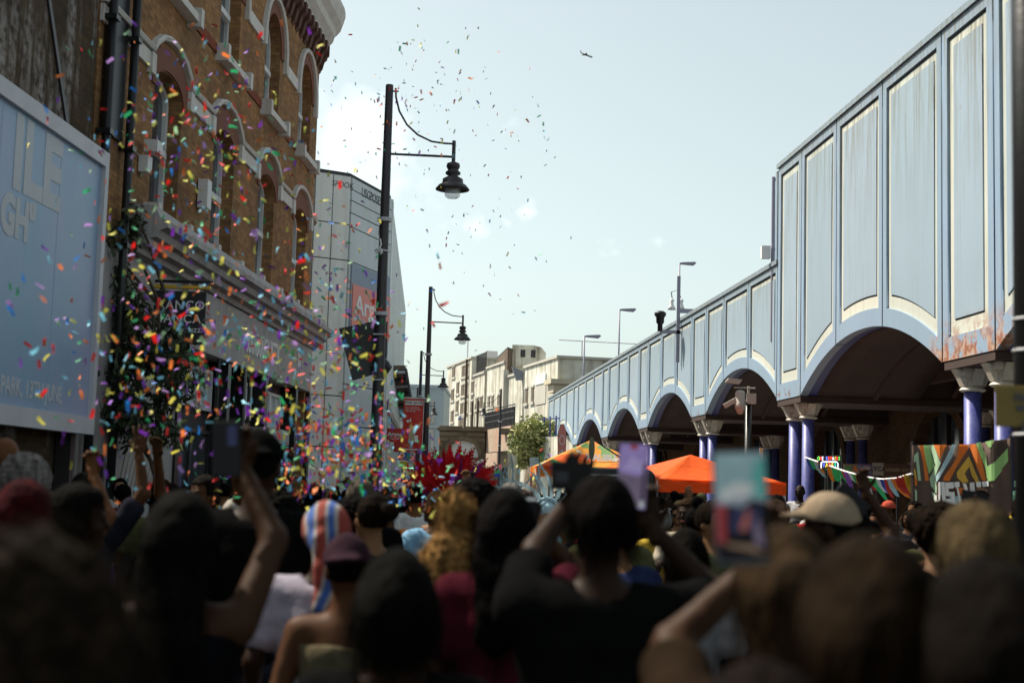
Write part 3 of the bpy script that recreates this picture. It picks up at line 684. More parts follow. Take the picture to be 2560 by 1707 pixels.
# street side: ribbed sheeting, panel strip, lower shop band
A = Vector((0, 0, 0)); u = (PE-P2); L = u.length; u.normalize(); n = Vector((u.y, -u.x, 0))
m = MB(); m.prism([(0, 0), (L, 0), (L, AZ), (0, AZ)], .3, lambda a, b, c: tuple(u*a-n*(.003+c)+Vector((0, 0, b)))); m.build('cladding_backing', 'panel_shaded', root)
m = MB(); k = 0
a = .9
while a < L-.3:
    m.prism([(a, 4.6), (a+.16, 4.6), (a+.16, AZ-.1), (a, AZ-.1)], .07, lambda a_, b_, c_: tuple(u*a_+n*(.07-c_)+Vector((0, 0, b_)))); a += .30
m.build('ribbed_cladding', 'panel_white', root)
m = MB(); m.prism([(0, 0), (.8, 0), (.8, AZ), (0, AZ)], .1, lambda a_, b_, c_: tuple(u*a_+n*(.1-c_)+Vector((0, 0, b_)))); m.build('corner_trim', 'panel_white', root)
a = 1.2
while a < L-1:
    m = MB(); m.prism([(a, 0.1), (a+.22, .1), (a+.22, 4.3), (a, 4.3)], .12, lambda a_, b_, c_: tuple(u*a_+n*(.12-c_)+Vector((0, 0, b_)))); a += 2.4; m.build('mullion', 'panel_white', root)
MB().prism([(1, .1), (L-1, .1), (L-1, 4.3), (1, 4.3)], .02, lambda a_, b_, c_: tuple(u*a_+n*(.03-c_)+Vector((0, 0, b_)))).build('shop_glazing', 'glass_light', root)
MB().prism([(.8, 4.3), (L, 4.3), (L, 4.6), (.8, 4.6)], .14, lambda a_, b_, c_: tuple(u*a_+n*(.14-c_)+Vector((0, 0, b_)))).build('fascia_band', 'dark_metal', root)
rf = MB(); pts = [P0+Vector((-9, -4.2, 0))-P2, P0-P2, P1-P2, Vector((0, 0, 0)), PE-P2, PE-P2+Vector((-12, 0, 0))]
rf.prism([(p.x, p.y) for p in pts], .15, lambda a, b, c: (a, b, AZ-.02+c)).build('roof', 'roof_dark', root)
# louvred canopy on the street side
cq = [at(960, 925, 57)-P2, at(1013, 924, 57)-P2, at(1034, 1040, 74)-P2, at(1004, 1046, 74)-P2]
cm = MB(); cm.add([tuple(v) for v in cq]+[tuple(v+Vector((0, 0, .18))) for v in cq], [(0, 1, 2, 3), (4, 5, 6, 7), (0, 1, 5, 4), (1, 2, 6, 5), (2, 3, 7, 6), (3, 0, 4, 7)])
cn = cm.build('canopy', 'corrugated_brown', root)
for k in range(9):
    t_ = k/8; a_ = cq[0].lerp(cq[3], t_); b_ = cq[1].lerp(cq[2], t_)
    MB().tube([a_-Vector((0, 0, .1)), b_-Vector((0, 0, .1))], .07, 5).build('canopy_slat', 'dark_metal' if k % 2 else 'silver', cn)
MB().tube([cq[1], cq[2]], .09, 6).build('canopy_edge', 'lettering_dark', cn)

# ================================================================== boards facing the street (flat signs at their place)
def board(name, label, cat, x0, y0, x1, y1, Y, mat, th=.06, border=None, post=True, group=None):
    p, q = at(x0, y0, Y), at(x1, y1, Y); w_, h_ = q.x-p.x, p.z-q.z
    r = thing(name, label, cat, ((p.x+q.x)/2, Y, q.z), 0, group)
    MB().box(-w_/2, w_/2, -th/2, th/2, 0, h_).build('panel', mat, r, bevel=.008)
    return r, w_, h_
def put(r, txt, x, z, size, mat='sign_white', th=.03, **k):
    link('lettering', words(txt, size, lambda a, b, c: (x+a, -th-.004-c, z+b), .006, **k), mat, r)
def shape(r, name, poly, mat, th=.032, d=.01): MB().prism(poly, d, lambda a, b, c: (a, -th-c, b)).build(name, mat, r)
r, w_, h_ = board('projecting_sign', 'red sign with white word and smile projecting beside the tall red banner', 'sign', 966, 1070, 1009, 1105, 50.5, 'sign_red', .2)
put(r, 'Argos', 0, h_*.55, .21, th=.1, bold=.006); shape(r, 'smile', [(-.2, .14)]+arc(0, .2, .22, .12, 200, 340, 8)+arc(0, .2, .2, .08, 340, 200, 8), 'sign_white', .1)
r, w_, h_ = board('projecting_sign', 'small red sign with white letter A below the red sign with smile', 'sign', 985, 1104, 1024, 1130, 55, 'sign_red', .2)
put(r, 'A', .1, h_*.5, .25, th=.1)
r, w_, h_ = board('projecting_sign', 'square blue sign reading O2 under the red banner', 'sign', 997, 1130, 1022, 1151, 58, 'sign_blue', .15)
put(r, 'O', -.07, h_*.6, .30, th=.075, bold=.01); put(r, '2', .12, h_*.3, .13, th=.075)
r, w_, h_ = board('projecting_sign', 'red and white roundel sign just right of the blue sign', 'sign', 1022, 1124, 1040, 1146, 60, 'sign_red', .1)
MB().add(*(lambda o, i: ([(a, -.06, b) for a, b in o+i], [(k, (k+1) % 16, 16+(k+1) % 16, 16+k) for k in range(16)]))(arc(0, h_/2, .12, .12, 0, 337.5, 15), arc(0, h_/2, .075, .075, 0, 337.5, 15))).build('roundel', 'sign_white', r)
shape(r, 'bar', [(-.14, h_/2-.02), (.14, h_/2-.02), (.14, h_/2+.02), (-.14, h_/2+.02)], 'sign_white', .056)
r, w_, h_ = board('projecting_sign', 'yellow hoarding strip below the blue sign', 'sign', 996, 1152, 1018, 1167, 59, 'sign_yellow', .1)
r, w_, h_ = board('street_notice', 'pale notice board below the roundel sign', 'sign', 1019, 1149, 1040, 1160, 61, 'silver', .05)
# tall white vertical parking banner near the panel clad corner
r, w_, h_ = board('vertical_banner', 'narrow white upright banner with red circle left of the first lamp post', 'banner', 880, 1044, 894, 1180, 30, 'sign_white', .03)
put(r, 'A13', 0, h_*.72, .09, 'lettering_dark', .015)
rg = MB(); rg.add(*(lambda o, i: ([(a, -.02, b) for a, b in o+i], [(k, (k+1) % 16, 16+(k+1) % 16, 16+k) for k in range(16)]))(arc(0, h_*.72, .052, .15, 0, 337.5, 15), arc(0, h_*.72, .04, .13, 0, 337.5, 15))); rg.build('ring', 'sign_red', r)
MB().box(-.03, .03, -.02, .02, -at(887, 1180, 30).z, .0).build('post', 'black_metal', r)

# ================================================================== street lamps
def make_lamp(label, X, Y, h=8.0, flip=1, group='black swan neck street lamps along the road', extra=True):
    r = thing('street_lamp', label, 'street lamp', (X, Y, 0), 0, group)
    MB().lathe([(.16, 0), (.16, .9), (.12, 1.0), (.105, 1.3), (.085, 4), (.062, h-.02), (.06, h)], 14).build('pole', 'dark_metal', r, smooth=True)
    f = flip
    m = MB().tube([(0, 0, h-1.12), (f*1.06, 0, h-1.14)], .02, 8)
    m.build('arm', 'dark_metal', r)
    pts = [(f*.10, 0, h-.05), (f*.11, 0, h-.2), (f*.17, 0, h-.42), (f*.30, 0, h-.64), (f*.48, 0, h-.80), (f*.70, 0, h-.90), (f*.9, 0, h-.925), (f*1.08, 0, h-.93)]
    MB().tube(pts, .016, 8).tube([(0, 0, h-.1), (f*.15, 0, h-.1)], .014, 6).build('tie_rod', 'dark_metal', r)
    c = (f*1.06, 0, h-1.72)
    MB().tube([(c[0], 0, h-.88), (c[0], 0, h-1.24)], .03, 8).build('drop_bracket', 'dark_metal', r)
    la = MB().lathe([(.03, .50), (.10, .47), (.11, .42), (.09, .38), (.08, .36), (.12, .33), (.12, .30), (.07, .27), (.16, .22), (.17, .15), (.22, .12), (.27, .06), (.27, .045), (.20, .075), (.1, .09)], 20, c).build('lamp_shade', 'dark_metal', r, smooth=True)
    MB().lathe([(.12, .09), (.125, .0), (.12, -.06), (.08, -.09), (.0, -.10)], 16, c).build('bowl', 'glass_bowl', la, smooth=True)
    for z in (1.3, 4.4, 5.9): MB().lathe([(.11, z), (.112, z+.01), (.112, z+.05), (.11, z+.06)], 14).build('collar', 'silver', r)
    return r
m, t, b = nodes('glass_bowl'); b.inputs['Base Color'].default_value = (.85, .9, .92, 1); b.inputs['Roughness'].default_value = .15; b.inputs['Alpha'].default_value = .45; MATS['glass_bowl'] = m
def basepos(xt, yt, Y):  # pole top pixel at distance Y -> ground position and height
    p = at(xt, yt, Y); return p.x, p.z
x, h = basepos(974, 213, 22.2); make_lamp('tall black street lamp carrying a black loudspeaker, nearest of the lamps', x, 22.2, h)
L1X, L1H = x, h
x, h = basepos(1077, 717, 45); L2 = make_lamp('black street lamp carrying a tall red banner, second along the road', x, 45, h); L2X = x
x, h = basepos(1054, 877, 66); make_lamp('black street lamp standing just behind the red banner, third along the road', x, 66, h)
x, h = basepos(1253, 972, 89); make_lamp('smaller black street lamp with its arm to the left in front of the girder bridge', x, 89, h, -1)
x, h = basepos(1044, 968, 88); make_lamp('farthest street lamp pole mostly hidden behind the red banner', x, 88, h, 1)
# loudspeaker strapped to the first lamp
sp = thing('loudspeaker', 'black wedge shaped loudspeaker strapped to the nearest lamp post', 'loudspeaker', (L1X, 22.2, 0))
def W1(x, y, dY=0): v = at(x, y, 22.2+dY); return Vector((v.x-L1X, v.y-22.2, v.z))
fr = [W1(852, 824, -.12), W1(958, 802, .05), W1(940, 930, .05), W1(884, 947, -.12)]
bk = [W1(880, 818, .45), W1(965, 808, .5), W1(962, 924, .5), W1(900, 940, .45)]
m = MB().add([tuple(v) for v in fr+bk], [(0, 1, 2, 3), (7, 6, 5, 4), (0, 1, 5, 4), (1, 2, 6, 5), (2, 3, 7, 6), (3, 0, 4, 7)])
m.build('cabinet', 'black_metal', sp, bevel=.025)
a, b_ = W1(950, 915, .3), W1(972, 930, .32); m = MB().tube([a, (a+b_)/2, b_], [.16, .14, .10], 12); m.build('driver', 'black_metal', sp)
MB().box(-.1, .1, -.11, .12, W1(0, 925).z, W1(0, 925).z+.02).box(-.1, .1, -.11, .12, W1(0, 812).z, W1(0, 812).z+.02).build('strap', 'silver', sp)
ct = thing('cable_tie_knot', 'small white knotted strap on the nearest lamp post above the loudspeaker', 'strap', (L1X, 22.2, 5.0))
z_ = at(955, 628, 22.2).z-5
m = MB().tube([(-.13, -.02, z_), (-.09, -.09, z_+.02), (.02, -.1, z_), (.12, -.04, z_-.01)], .012, 6).tube([(-.05, -.1, z_+.18), (-.03, -.1, z_+.1), (-.06, -.11, z_), (-.02, -.1, z_-.07)], .014, 6).tube([(-.1, -.1, z_-.06), (-.04, -.12, z_+.04), (-.01, -.11, z_-.05)], .02, 6)
m.build('knot', 'sign_white', ct)
# red banner on the second lamp
p, q = at(1010, 996, 44.8), at(1055, 1122, 44.8)
bn = thing('lamp_banner', 'tall red advertising banner for burgers hung from the second lamp post', 'banner', ((p.x+q.x)/2, 44.8, q.z))
w_, h_ = q.x-p.x, p.z-q.z
MB().grid(6, 10, lambda u_, v_: (-w_/2+w_*u_, .03*math.sin(u_*5+v_*3), h_*v_)).build('cloth', 'sign_red', bn, solid=.01)
MB().box(-w_/2, w_/2+.12, -.03, .03, h_, h_+.05).box(-w_/2, w_/2+.12, -.03, .03, -.05, 0).build('bracket', 'silver', bn)
shape(bn, 'title_strip', [(-w_/2+.04, h_-.2), (w_/2-.02, h_-.2), (w_/2-.02, h_-.06), (-w_/2+.04, h_-.06)], 'sign_white', .045)
put(bn, 'FIVE GUYS', .01, h_-.13, .12, 'lettering_dark', .058, bold=.002)
for i, tx in enumerate(('GREAT BURGERS &', 'FRIES. JUST AROUND', 'THE CORNER.')): put(bn, tx, -w_/2+.05, h_-.28-.06*i, .052, th=.045, align='LEFT')
shape(bn, 'arrow', [(-.22, .86), (-.14, .80), (-.14, .84), (-.06, .84), (-.06, .95), (-.1, .95), (-.1, .88), (-.14, .88), (-.14, .92)], 'sign_white', .045)
shape(bn, 'burger_picture', [(-.12, .22), (.08, .22), (.08, .72), (-.12, .72)], 'burger_brown', .045)
shape(bn, 'cup_picture', [(.07, .2), (.17, .2), (.18, .42), (.06, .42)], 'sign_white', .058)
paint('render_blue', (.42, .50, .54), .7, (.3, .36, .38), .3, .5); glass('glass_brown', (.10, .07, .045), .6, .2)
# ================================================================== distant end of the street
# pale rendered block with blue-grey face, behind the banner
p, q = at(1024, 969, 125), at(1104, 1186, 125)
r = thing('office_building', 'pale grey blue rendered building beyond the red banner', 'building', ((p.x+q.x)/2, 125, 0)); w2 = (q.x-p.x)/2
MB().box(-w2-3, w2, 0, 12, 0, p.z).build('wall', 'render_blue', r); MB().box(-w2-3, w2+.1, -.1, 12, p.z, p.z+.3).build('parapet', 'render_blue', r)
for k in range(3):
    for j, xx in enumerate((-2.0, .1, 2.0 if False else .1)[:2]):
        zb = 2.2+k*2.6
        f_ = MB().box(-.1+xx-1.0, xx+.6, -.12, 0, zb-.1, zb+1.9).build('window', 'stone_white', r)
        MB().box(xx-.85, xx+.4, -.14, -.12, zb, zb+1.7).build('pane', 'glass_light' if k else 'glass_dark', f_)
for zb in (4.3, 6.9): MB().box(-w2-3, w2, -.16, 0, zb, zb+.12).build('string_course', 'stone_white', r)

# white stained terrace: blocks in one street line
FF = Frame(yaw=R(-13.3))
def far_block(label, xl, xr, ytop_r, Yr, depth, zb=0, mat='render_far', name='rendered_building', cat='building'):
    """front face from pixel column xl to xr (at its right end distance Yr), runs back and to the left"""
    a = at(xr, ytop_r, Yr); D = a.dot(FF.n); 
    sL, _ = FF.on(xl, 1100, D); sR = a.dot(FF.u); zt = a.z
    o = FF.W(sR, D); o.z = 0
    r = thing(name, label, cat, o, -FF.yaw)
    L = sL-sR
    MB().box(0, depth, 0, L, 0, zt).build('wall', mat, r)
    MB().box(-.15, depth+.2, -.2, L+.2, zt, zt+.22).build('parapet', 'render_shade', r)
    return r, L, zt, D, sR
def far_windows(r, D, sR, pts, w_=1.9, h_=1.35, arch=False, mat='glass_brown'):
    for (x, y) in pts:
        s, z = FF.on(x, y, D); yy = s-sR
        f_ = MB().box(-.14, .0, yy-w_*.62, yy+w_*.62, z-h_/2-.25, z-h_/2).box(-.10, 0, yy-w_*.55, yy+w_*.55, z+h_/2, z+h_/2+.2).box(-.02, .0, yy-w_/2, yy+w_/2, z-h_/2, z+h_/2).build('window', 'render_shade', r)
        MB().box(-.035, -.021, yy-w_/2, yy+w_/2, z-h_/2, z+h_/2).build('pane', mat, f_)
        MB().box(-.07, -.036, yy-.05, yy+.05, z-h_/2, z+h_/2).build('glazing_bar', 'render_shade', f_)


def c5(X, Y): return (1000+X*.2551, 800+Y*.2551)
r, L, zt, D, sR = far_block('tall stained white block with four rows of small windows', 1113, 1180, c5(690, 375)[1], 170, 16)
far_windows(r, D, sR, [c5(*p) for p in ((528, 510), (620, 505), (656, 495), (516, 735), (567, 668), (613, 690), (650, 680), (512, 945), (560, 850), (605, 870), (643, 860), (590, 1015), (625, 1010))])
MB().tube([(-.3, 1.6, 0), (-.3, 1.6, zt)], .14, 6).build('downpipe', 'bark', r)
MB().box(0, .12, 3, 3.1, zt, zt+3).build('aerial', 'silver', r); MB().box(3, 4.5, 6, 8, zt, zt+1.6).build('roof_plant', 'silver', r)
r, L, zt, D, sR = far_block('lower stained white stair block with a roof balcony beside the tall one', 1181, 1212, c5(830, 520)[1], 160, 14)
far_windows(r, D, sR, [c5(*p) for p in ((712, 660), (705, 850), (757, 820), (797, 810))], 1.7, 1.3)
rl = MB()
for k in range(12): rl.box(.1, .18, k*L/12, k*L/12+.07, zt+.4, zt+2.4)
rl.box(.1, .2, 0, L, zt+2.35, zt+2.45); rl.build('balcony_rail', 'dark_metal', r)
for k in (2, 5): MB().tube([(-.25, k, 1), (-.25, k, zt-3)], .14, 6).build('downpipe', 'bark', r)
f_ = MB().box(-.8, 0, 4, 9, 6.2, 6.5).build('door_hood', 'bark', r); MB().box(-.05, 0, 5, 6.4, 2.6, 6).build('door', 'orange', r)
r, L, zt, D, sR = far_block('stained white middle block under a brown rooftop tank housing', 1213, 1262, c5(1030, 420)[1], 150, 20)
far_windows(r, D, sR, [c5(*p) for p in ((872, 800), (908, 795), (968, 790), (862, 980), (945, 975), (1000, 955))], 1.3, 1.1)
p, q = at(1243, 870, 156), at(1308, 905, 156)
A_, B_, C_ = at(1242, 905, 160), at(1268, 905, 148), at(1307, 905, 154); z0_ = at(1268, 912, 148).z; z1_ = at(1268, 871, 148).z
th_ = thing('tank_housing', 'brown corrugated tank housing on the roof of the middle white block', 'rooftop housing', (B_.x, B_.y, z0_-.6))
fp = [(A_.x-B_.x, A_.y-B_.y), (0, 0), (C_.x-B_.x, C_.y-B_.y), (C_.x-B_.x-1, C_.y-B_.y+12)]; hh = z1_-z0_+.6
MB().prism(fp, hh, lambda a, b, c: (a, b, c)).build('box', 'corrugated_brown', th_); MB().prism([(a*1.03, b*1.03-.1) for a, b in fp], .15, lambda a, b, c: (a, b, hh+c)).build('lid', 'roof_dark', th_)
rr = MB()
for i in range(2):
    (xa, ya), (xb, yb) = fp[i], fp[i+1]
    for k in range(9): t_ = (k+.5)/9; x_, y_ = xa+(xb-xa)*t_, ya+(yb-ya)*t_; rr.box(x_-.03, x_+.03, y_-.08, y_, 0, hh)
rr.build('rib', 'bark', th_)
q = at(1322, 905, 150)
ac = thing('vent_cowl', 'rounded pale rooftop vent cowl right of the brown tank housing', 'vent', (q.x, 150, q.z-.5))
MB().prism([(-1.8, 0), (1.7, 0), (1.8, 1.5), (1.3, 2.1), (.5, 2.3), (-1.8, 2.3)], 2.5, lambda a, b, c: (a, c, b)).build('cowl', 'render_far', ac)
for xx in (-.9, .2): MB().box(xx, xx+.5, -.03, 0, 1.0, 1.8).build('opening', 'roof_dark', ac)
r, L, zt, D, sR = far_block('low stained white wall with slate gable and broken brick edge', 1262, 1308, c5(1200, 520)[1], 140, 16)
g4 = [at(*c5(1097, 455), 139), at(*c5(1205, 500), 139), at(*c5(1200, 590), 139), at(*c5(1140, 590), 139)]
M4 = Matrix.Rotation(FF.yaw, 3, 'Z'); g4 = [M4 @ (v-r.location) for v in g4]
MB().add([tuple(v) for v in g4]+[tuple(v+Vector((.3, 1.5, .1))) for v in g4], [(0, 1, 2, 3), (4, 5, 6, 7), (0, 1, 5, 4), (1, 2, 6, 5), (2, 3, 7, 6), (3, 0, 4, 7)]).build('slate_roof', 'slate', r)
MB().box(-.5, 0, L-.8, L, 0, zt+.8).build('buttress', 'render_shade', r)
r, L, zt, D, sR = far_block('long stained white wall with two windows and cream cornice above the railway', 1308, 1395, c5(1560, 372)[1], 118, 24)
far_windows(r, D, sR, [c5(1240, 745), c5(1300, 730)], 1.1, 1.3)
s_, z_ = FF.on(*c5(1378, 590), D); y_ = s_-sR
MB().box(-.12, 0, y_-2.0, y_+1.6, z_-.35, z_+.5).build('sign_board', 'panel_white', r)
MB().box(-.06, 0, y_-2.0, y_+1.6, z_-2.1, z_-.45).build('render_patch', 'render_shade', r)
MB().box(-.5, 24, -.6, 1.2, zt-2.9, zt-2.2).box(-.8, 24, -.9, 1.4, zt-2.2, zt-1.8).build('cornice', 'cream_stone', r)
MB().box(-.02, 24, -.3, .0, 2, zt-2.9).build('end_facing', 'cream_stone', r)
for k in range(5):
    MB().tube([(2+k*3.2, -.2, zt), (2+k*3.2, -.2, zt+1.5)], .05, 5).build('rail_post', 'silver', r)
MB().tube([(0, -.2, zt+1.5), (22, -.2, zt+1.5)], .04, 5).build('handrail', 'silver', r)
flat('sign_cream', (.7, .62, .3)); flat('cam_white', (.40, .37, .33)); paint('fin_green', (.16, .17, .10), .5)
flat('plane_hazed', (.75, .8, .8)); paint('post_grey', (.30, .30, .38), .5, (.2, .2, .24), .3)  # airliner paint lightened, distance haze put into its colour
paint('banner_brown', (.20, .14, .115), .8, (.13, .09, .08), .4, 3); translucent('banner_brown', .5); paint('tent_green', (.02, .09, .06), .8); paint('plate_yellow', (.13, .09, .012), .5, (.25, .16, .02), .3, 4); flat('roundel_dark', (.12, .02, .02))
# ------------------------------------------------------------------ stone arch gateway and station front
Yg = 106
def wx(x, y, Y): v = at(x, y, Y); return v.x, v.z
gx0, gz = wx(1099, 1075, Yg); gx1, _ = wx(1213, 1080, Yg)
r = thing('stone_gateway', 'dark banded stone gateway with a white half round panel at the end of the road', 'gateway', ((gx0+gx1)/2, Yg, 0)); hw = (gx1-gx0)/2
cx, cz = wx(1156, 1142, Yg); cx -= (gx0+gx1)/2; rad = wx(1195, 1142, Yg)[0]-wx(1156, 1142, Yg)[0]
link('wall', plate([(-hw, 2.4), (hw, 2.4), (hw, gz), (-hw, gz)], [arc(cx, cz, rad*1.02, rad*1.08, 0, 180, 20)], 1.2, lambda a, b, c: (a, -c, b)), 'stone_block', r)
MB().box(-hw-.15, hw+.3, -.25, 1.3, gz, gz+.22).build('coping', 'stone_block', r)
ro, ri = arc(cx, cz, rad*1.28, rad*1.34, 0, 180, 18), arc(cx, cz, rad*1.03, rad*1.09, 0, 180, 18)
for k in range(0, 18): MB().prism([ro[k], ro[k+1], ri[k+1], ri[k]], .12, lambda a, b, c: (a, -c, b)).build('voussoir', 'stone_block', r)
MB().prism(arc(cx, cz, rad, rad*1.06, 0, 180, 20), .05, lambda a, b, c: (a, .2+c, b)).build('half_round_panel', 'sign_white', r)
MB().box(-hw, hw, -.3, 0, cz-.35, cz-.05).build('ledge', 'stone_block', r)
for k in range(5):
    z = cz+.3+k*.42
    for s in (-1, 1):
        e = rad*1.36*math.sqrt(max(0, 1-((z-cz)/(rad*1.36))**2))
        a0, a1 = (cx+e+.05, hw) if s > 0 else (-hw, cx-e-.05)
        if a1-a0 > .15: MB().box(a0, a1, -.1, 0, z, z+.3).build('rusticated_course', 'stone_block', r)
x0, z1 = wx(1062, 1148, Yg); x1, _ = wx(1200, 1148, Yg); _, z0 = wx(1150, 1168, Yg); o_ = (gx0+gx1)/2
MB().box(x0-o_, x1-o_, -.5, -.32, z0, z1).build('sign_panel', 'panel_white', r)
link('lettering', words('BRIXTON', .42, lambda a, b, c: (wx(1158, 1158, Yg)[0]-o_+a, -.51-c, (z0+z1)/2-.05+b), .01, spacing=1.25, bold=.012), 'lettering_dark', r)
for xx in (-hw, hw-.8): MB().box(xx, xx+.8, -.1, 1.2, 0, 2.4).build('pier', 'stone_block', r)
MB().box(-hw+.8, hw-.8, .5, .6, 0, 2.4).build('shop_glazing', 'glass_dark', r)
m, t, b = nodes('neon_green'); b.inputs['Emission Color'].default_value = (.1, 1, .35, 1); b.inputs['Emission Strength'].default_value = 1.4; MATS['neon_green'] = m
xa, za = wx(1152, 1173, Yg-.6); xb, zb = wx(1196, 1215, Yg-.6); xa -= o_; xb -= o_
MB().tube([(xa, -.6, za), (xb, -.6, za), (xb, -.6, zb)], .04, 5).tube([(wx(1010, 1165, Yg)[0]-o_, -.6, za), (xa, -.6, za)], .03, 5).build('neon_strip', 'neon_green', r)
q_, w_, h_ = board('projecting_sign', 'small white projecting sign with dark marks at the right end of the station board', 'sign', 1202, 1148, 1209, 1168, Yg-1, 'sign_white', .1)
put(q_, 'U', 0, h_*.7, .18, 'lettering_dark', .05); put(q_, '4', 0, h_*.3, .18, 'lettering_dark', .05)
# ------------------------------------------------------------------ girder bridges and railings
def hbar(name, label, x0, y0, Y0, x1, y1, Y1, hgt, mat, th=.5):
    a, b_ = at(x0, y0, Y0), at(x1, y1, Y1); z = (a.z+b_.z)/2
    u = Vector((b_.x-a.x, b_.y-a.y, 0)); L = u.length; ang = math.atan2(u.y, u.x)
    r = thing(name, label, 'bridge', (a.x, a.y, 0), ang)
    MB().box(0, L, -th/2, th/2, z-hgt, z).build('girder', mat, r)
    return r, L, z
def rails(r, L, z, h=1.5, n=26, mat='dark_metal', rowz=(0, .55, 1.0, 1.45)):
    m = MB()
    for k in range(n+1): m.box(k*L/n-.04, k*L/n+.04, -.04, .04, z, z+h)
    for zz in rowz: m.box(0, L, -.05, .05, z+zz, z+zz+.07)
    m.build('railing', mat, r)
r, L, z = hbar('railway_bridge', 'pale rusty girder bridge carrying a lattice railing', 1212, 1078, 108, 1286, 1062, 98, 1.7, 'girder'); rails(r, L, z, 1.35, 24)
r, L, z = hbar('railway_bridge', 'red rusty inner girder in shade below the pale girder', 1222, 1112, 112, 1292, 1098, 102, 1.9, 'girder', .4)
MB().box(0, L, .5, 9, z-2.3, z-1.9).build('soffit', 'soffit', r)
p = at(1292, 1072, 97)
r = thing('bridge_pier', 'tall white bridge pier with stone cap left of the bushy wall', 'pier', (p.x, 97, 0))
MB().box(-.55, .55, -.5, 2.5, 0, p.z-.3).build('shaft', 'render_far', r); MB().box(-1.1, 1.1, -.8, 2.8, p.z-.3, p.z).build('cap', 'corrugated_brown', r)
a, b_ = at(1304, 1085, 96), at(1392, 1060, 90)
r = thing('retaining_wall', 'pale station wall overgrown by the yellow green bush', 'wall', (a.x, 96, 0), math.atan2(b_.y-a.y, b_.x-a.x)); L = (b_-a).xy.length
MB().box(-.2, L+3, 0, 1.0, 0, a.z-.3).build('wall', 'render_far', r)
link('arch_recess', plate(arc(L*.35, 1.2, 1.6, 2.6, 0, 180, 16), [], .02, lambda x, y, c: (x, -.03-c, y)), 'corrugated_brown', r)
rails(r, L+3, a.z-.3, 1.3, 9, 'iron_navy', (1.1,))
bx = at(1345, 1110, 92)
r = thing('bush', 'large yellow green bush hanging over the station wall', 'bush', (bx.x, 92, 0)); R2 = random.Random(8); cl = []
for k in range(90):
    px, py = R2.uniform(1288, 1380), R2.uniform(1058, 1140)+R2.uniform(-8, 8)
    if px < 1312 and (py < 1072 or py > 1128) and R2.random() < .8: continue
    v = at(px, py, 93+R2.uniform(-1, 1)); cl.append((v.x-bx.x, v.y-92, v.z, R2.uniform(.4, .75)))
for k in range(9):
    v = at(R2.uniform(1298, 1312), R2.uniform(1120, 1165), 93); cl.append((v.x-bx.x, v.y-92, v.z, R2.uniform(.2, .4)))
leaves(cl, 9000, .22, .4, 9, .2).build('foliage', 'leaf_light', r)
m = MB()
for k in range(8): c_ = cl[k*4]; m.tube([(0, 2.2, 2.0), (c_[0]*.5, c_[1]+.4, c_[2]*.6+.8), (c_[0], c_[1], c_[2])], [.09, .06, .02], 5)
m.build('stems', 'bark', r)
# dark passage below the bridge
p0, p1 = at(1222, 1130, 116), at(1292, 1130, 108)
r = thing('underpass', 'dark passage under the girder bridge', 'underpass', (p0.x, 118, 0)); MB().box(-1, 9, 0, .4, 0, 6).build('wall', 'stone_block', r)
MB().prism([(1.5, 1.8), (4.5, 1.8), (4.5, 3.6), (1.5, 3.6)], .02, lambda a, b, c: (a, -.01-c, b)).build('mural', 'slate_blue', r)
# blocks closing the gaps at the sides of the far street
r = thing('brick_building', 'plain brick terrace at the far end behind the railway wall', 'building', (26, 150, 0)); MB().box(-6, 40, 0, 20, 0, 8).build('wall', 'brick_dark', r)
# hoarding, posts, notices by the bridge
r, w_, h_ = board('route_notice', 'green and blue route notice on the lamp post by the bridge', 'sign', 1237, 1174, 1249, 1192, 88.6, 'sign_blue', .05); shape(r, 'upper_half', [(-w_/2, h_*.5), (w_/2, h_*.5), (w_/2, h_), (-w_/2, h_)], 'sign_green', .026); put(r, 'A', 0, h_*.72, .16, 'lettering_dark', .04)
for xx, s in ((1232, 'left'), (1247, 'right')): board('road_sign', 'grey back of a square road sign on the bridge lamp post, %s one' % s, 'road sign', xx, 1162, xx+8, 1174, 88.4, 'silver', .05)
r, w_, h_ = board('poster_board', 'pale grey framed poster on the wall below the bush', 'poster', 1325, 1143, 1345, 1181, 88, 'render_blue', .1); 
for k in range(4): shape(r, 'drawn_line', [(-w_*.35, h_*(.2+.17*k)), (w_*.35, h_*(.3+.17*k)), (w_*.35, h_*(.32+.17*k)), (-w_*.35, h_*(.22+.17*k))], 'slate', .052)
r, w_, h_ = board('shop_fascia', 'pale yellow shop fascia low under the grey poster', 'sign', 1318, 1184, 1346, 1198, 87, 'sign_cream', .2)
# 20 mph sign
p = at(1375, 1160, 60)
r = thing('speed_limit_sign', 'square black speed limit sign with white disc reading 20', 'road sign', (p.x, 60, 0)); z = p.z; k = (at(1386, 1160, 60).x-p.x)
MB().tube([(0, .05, 0), (0, .05, z+k)], .045, 8).build('post', 'dark_metal', r)
MB().box(-k*1.08, k*1.08, -.03, 0, z-k*1.25, z+k*1.25).build('backplate', 'sign_black', r, bevel=.01)
def disc(rad_, y, nm, mt): MB().prism(arc(0, z, rad_, rad_, 0, 345, 23), .008, lambda a, b, c: (a, y-c, b)).build(nm, mt, r)
disc(k*.83, -.032, 'red_ring', 'sign_red'); disc(k*.66, -.042, 'white_disc', 'sign_white')
link('lettering', words('20', k*1.05, lambda a, b, c: (a, -.055-c, z+b), .006, bold=.006), 'lettering_dark', r)
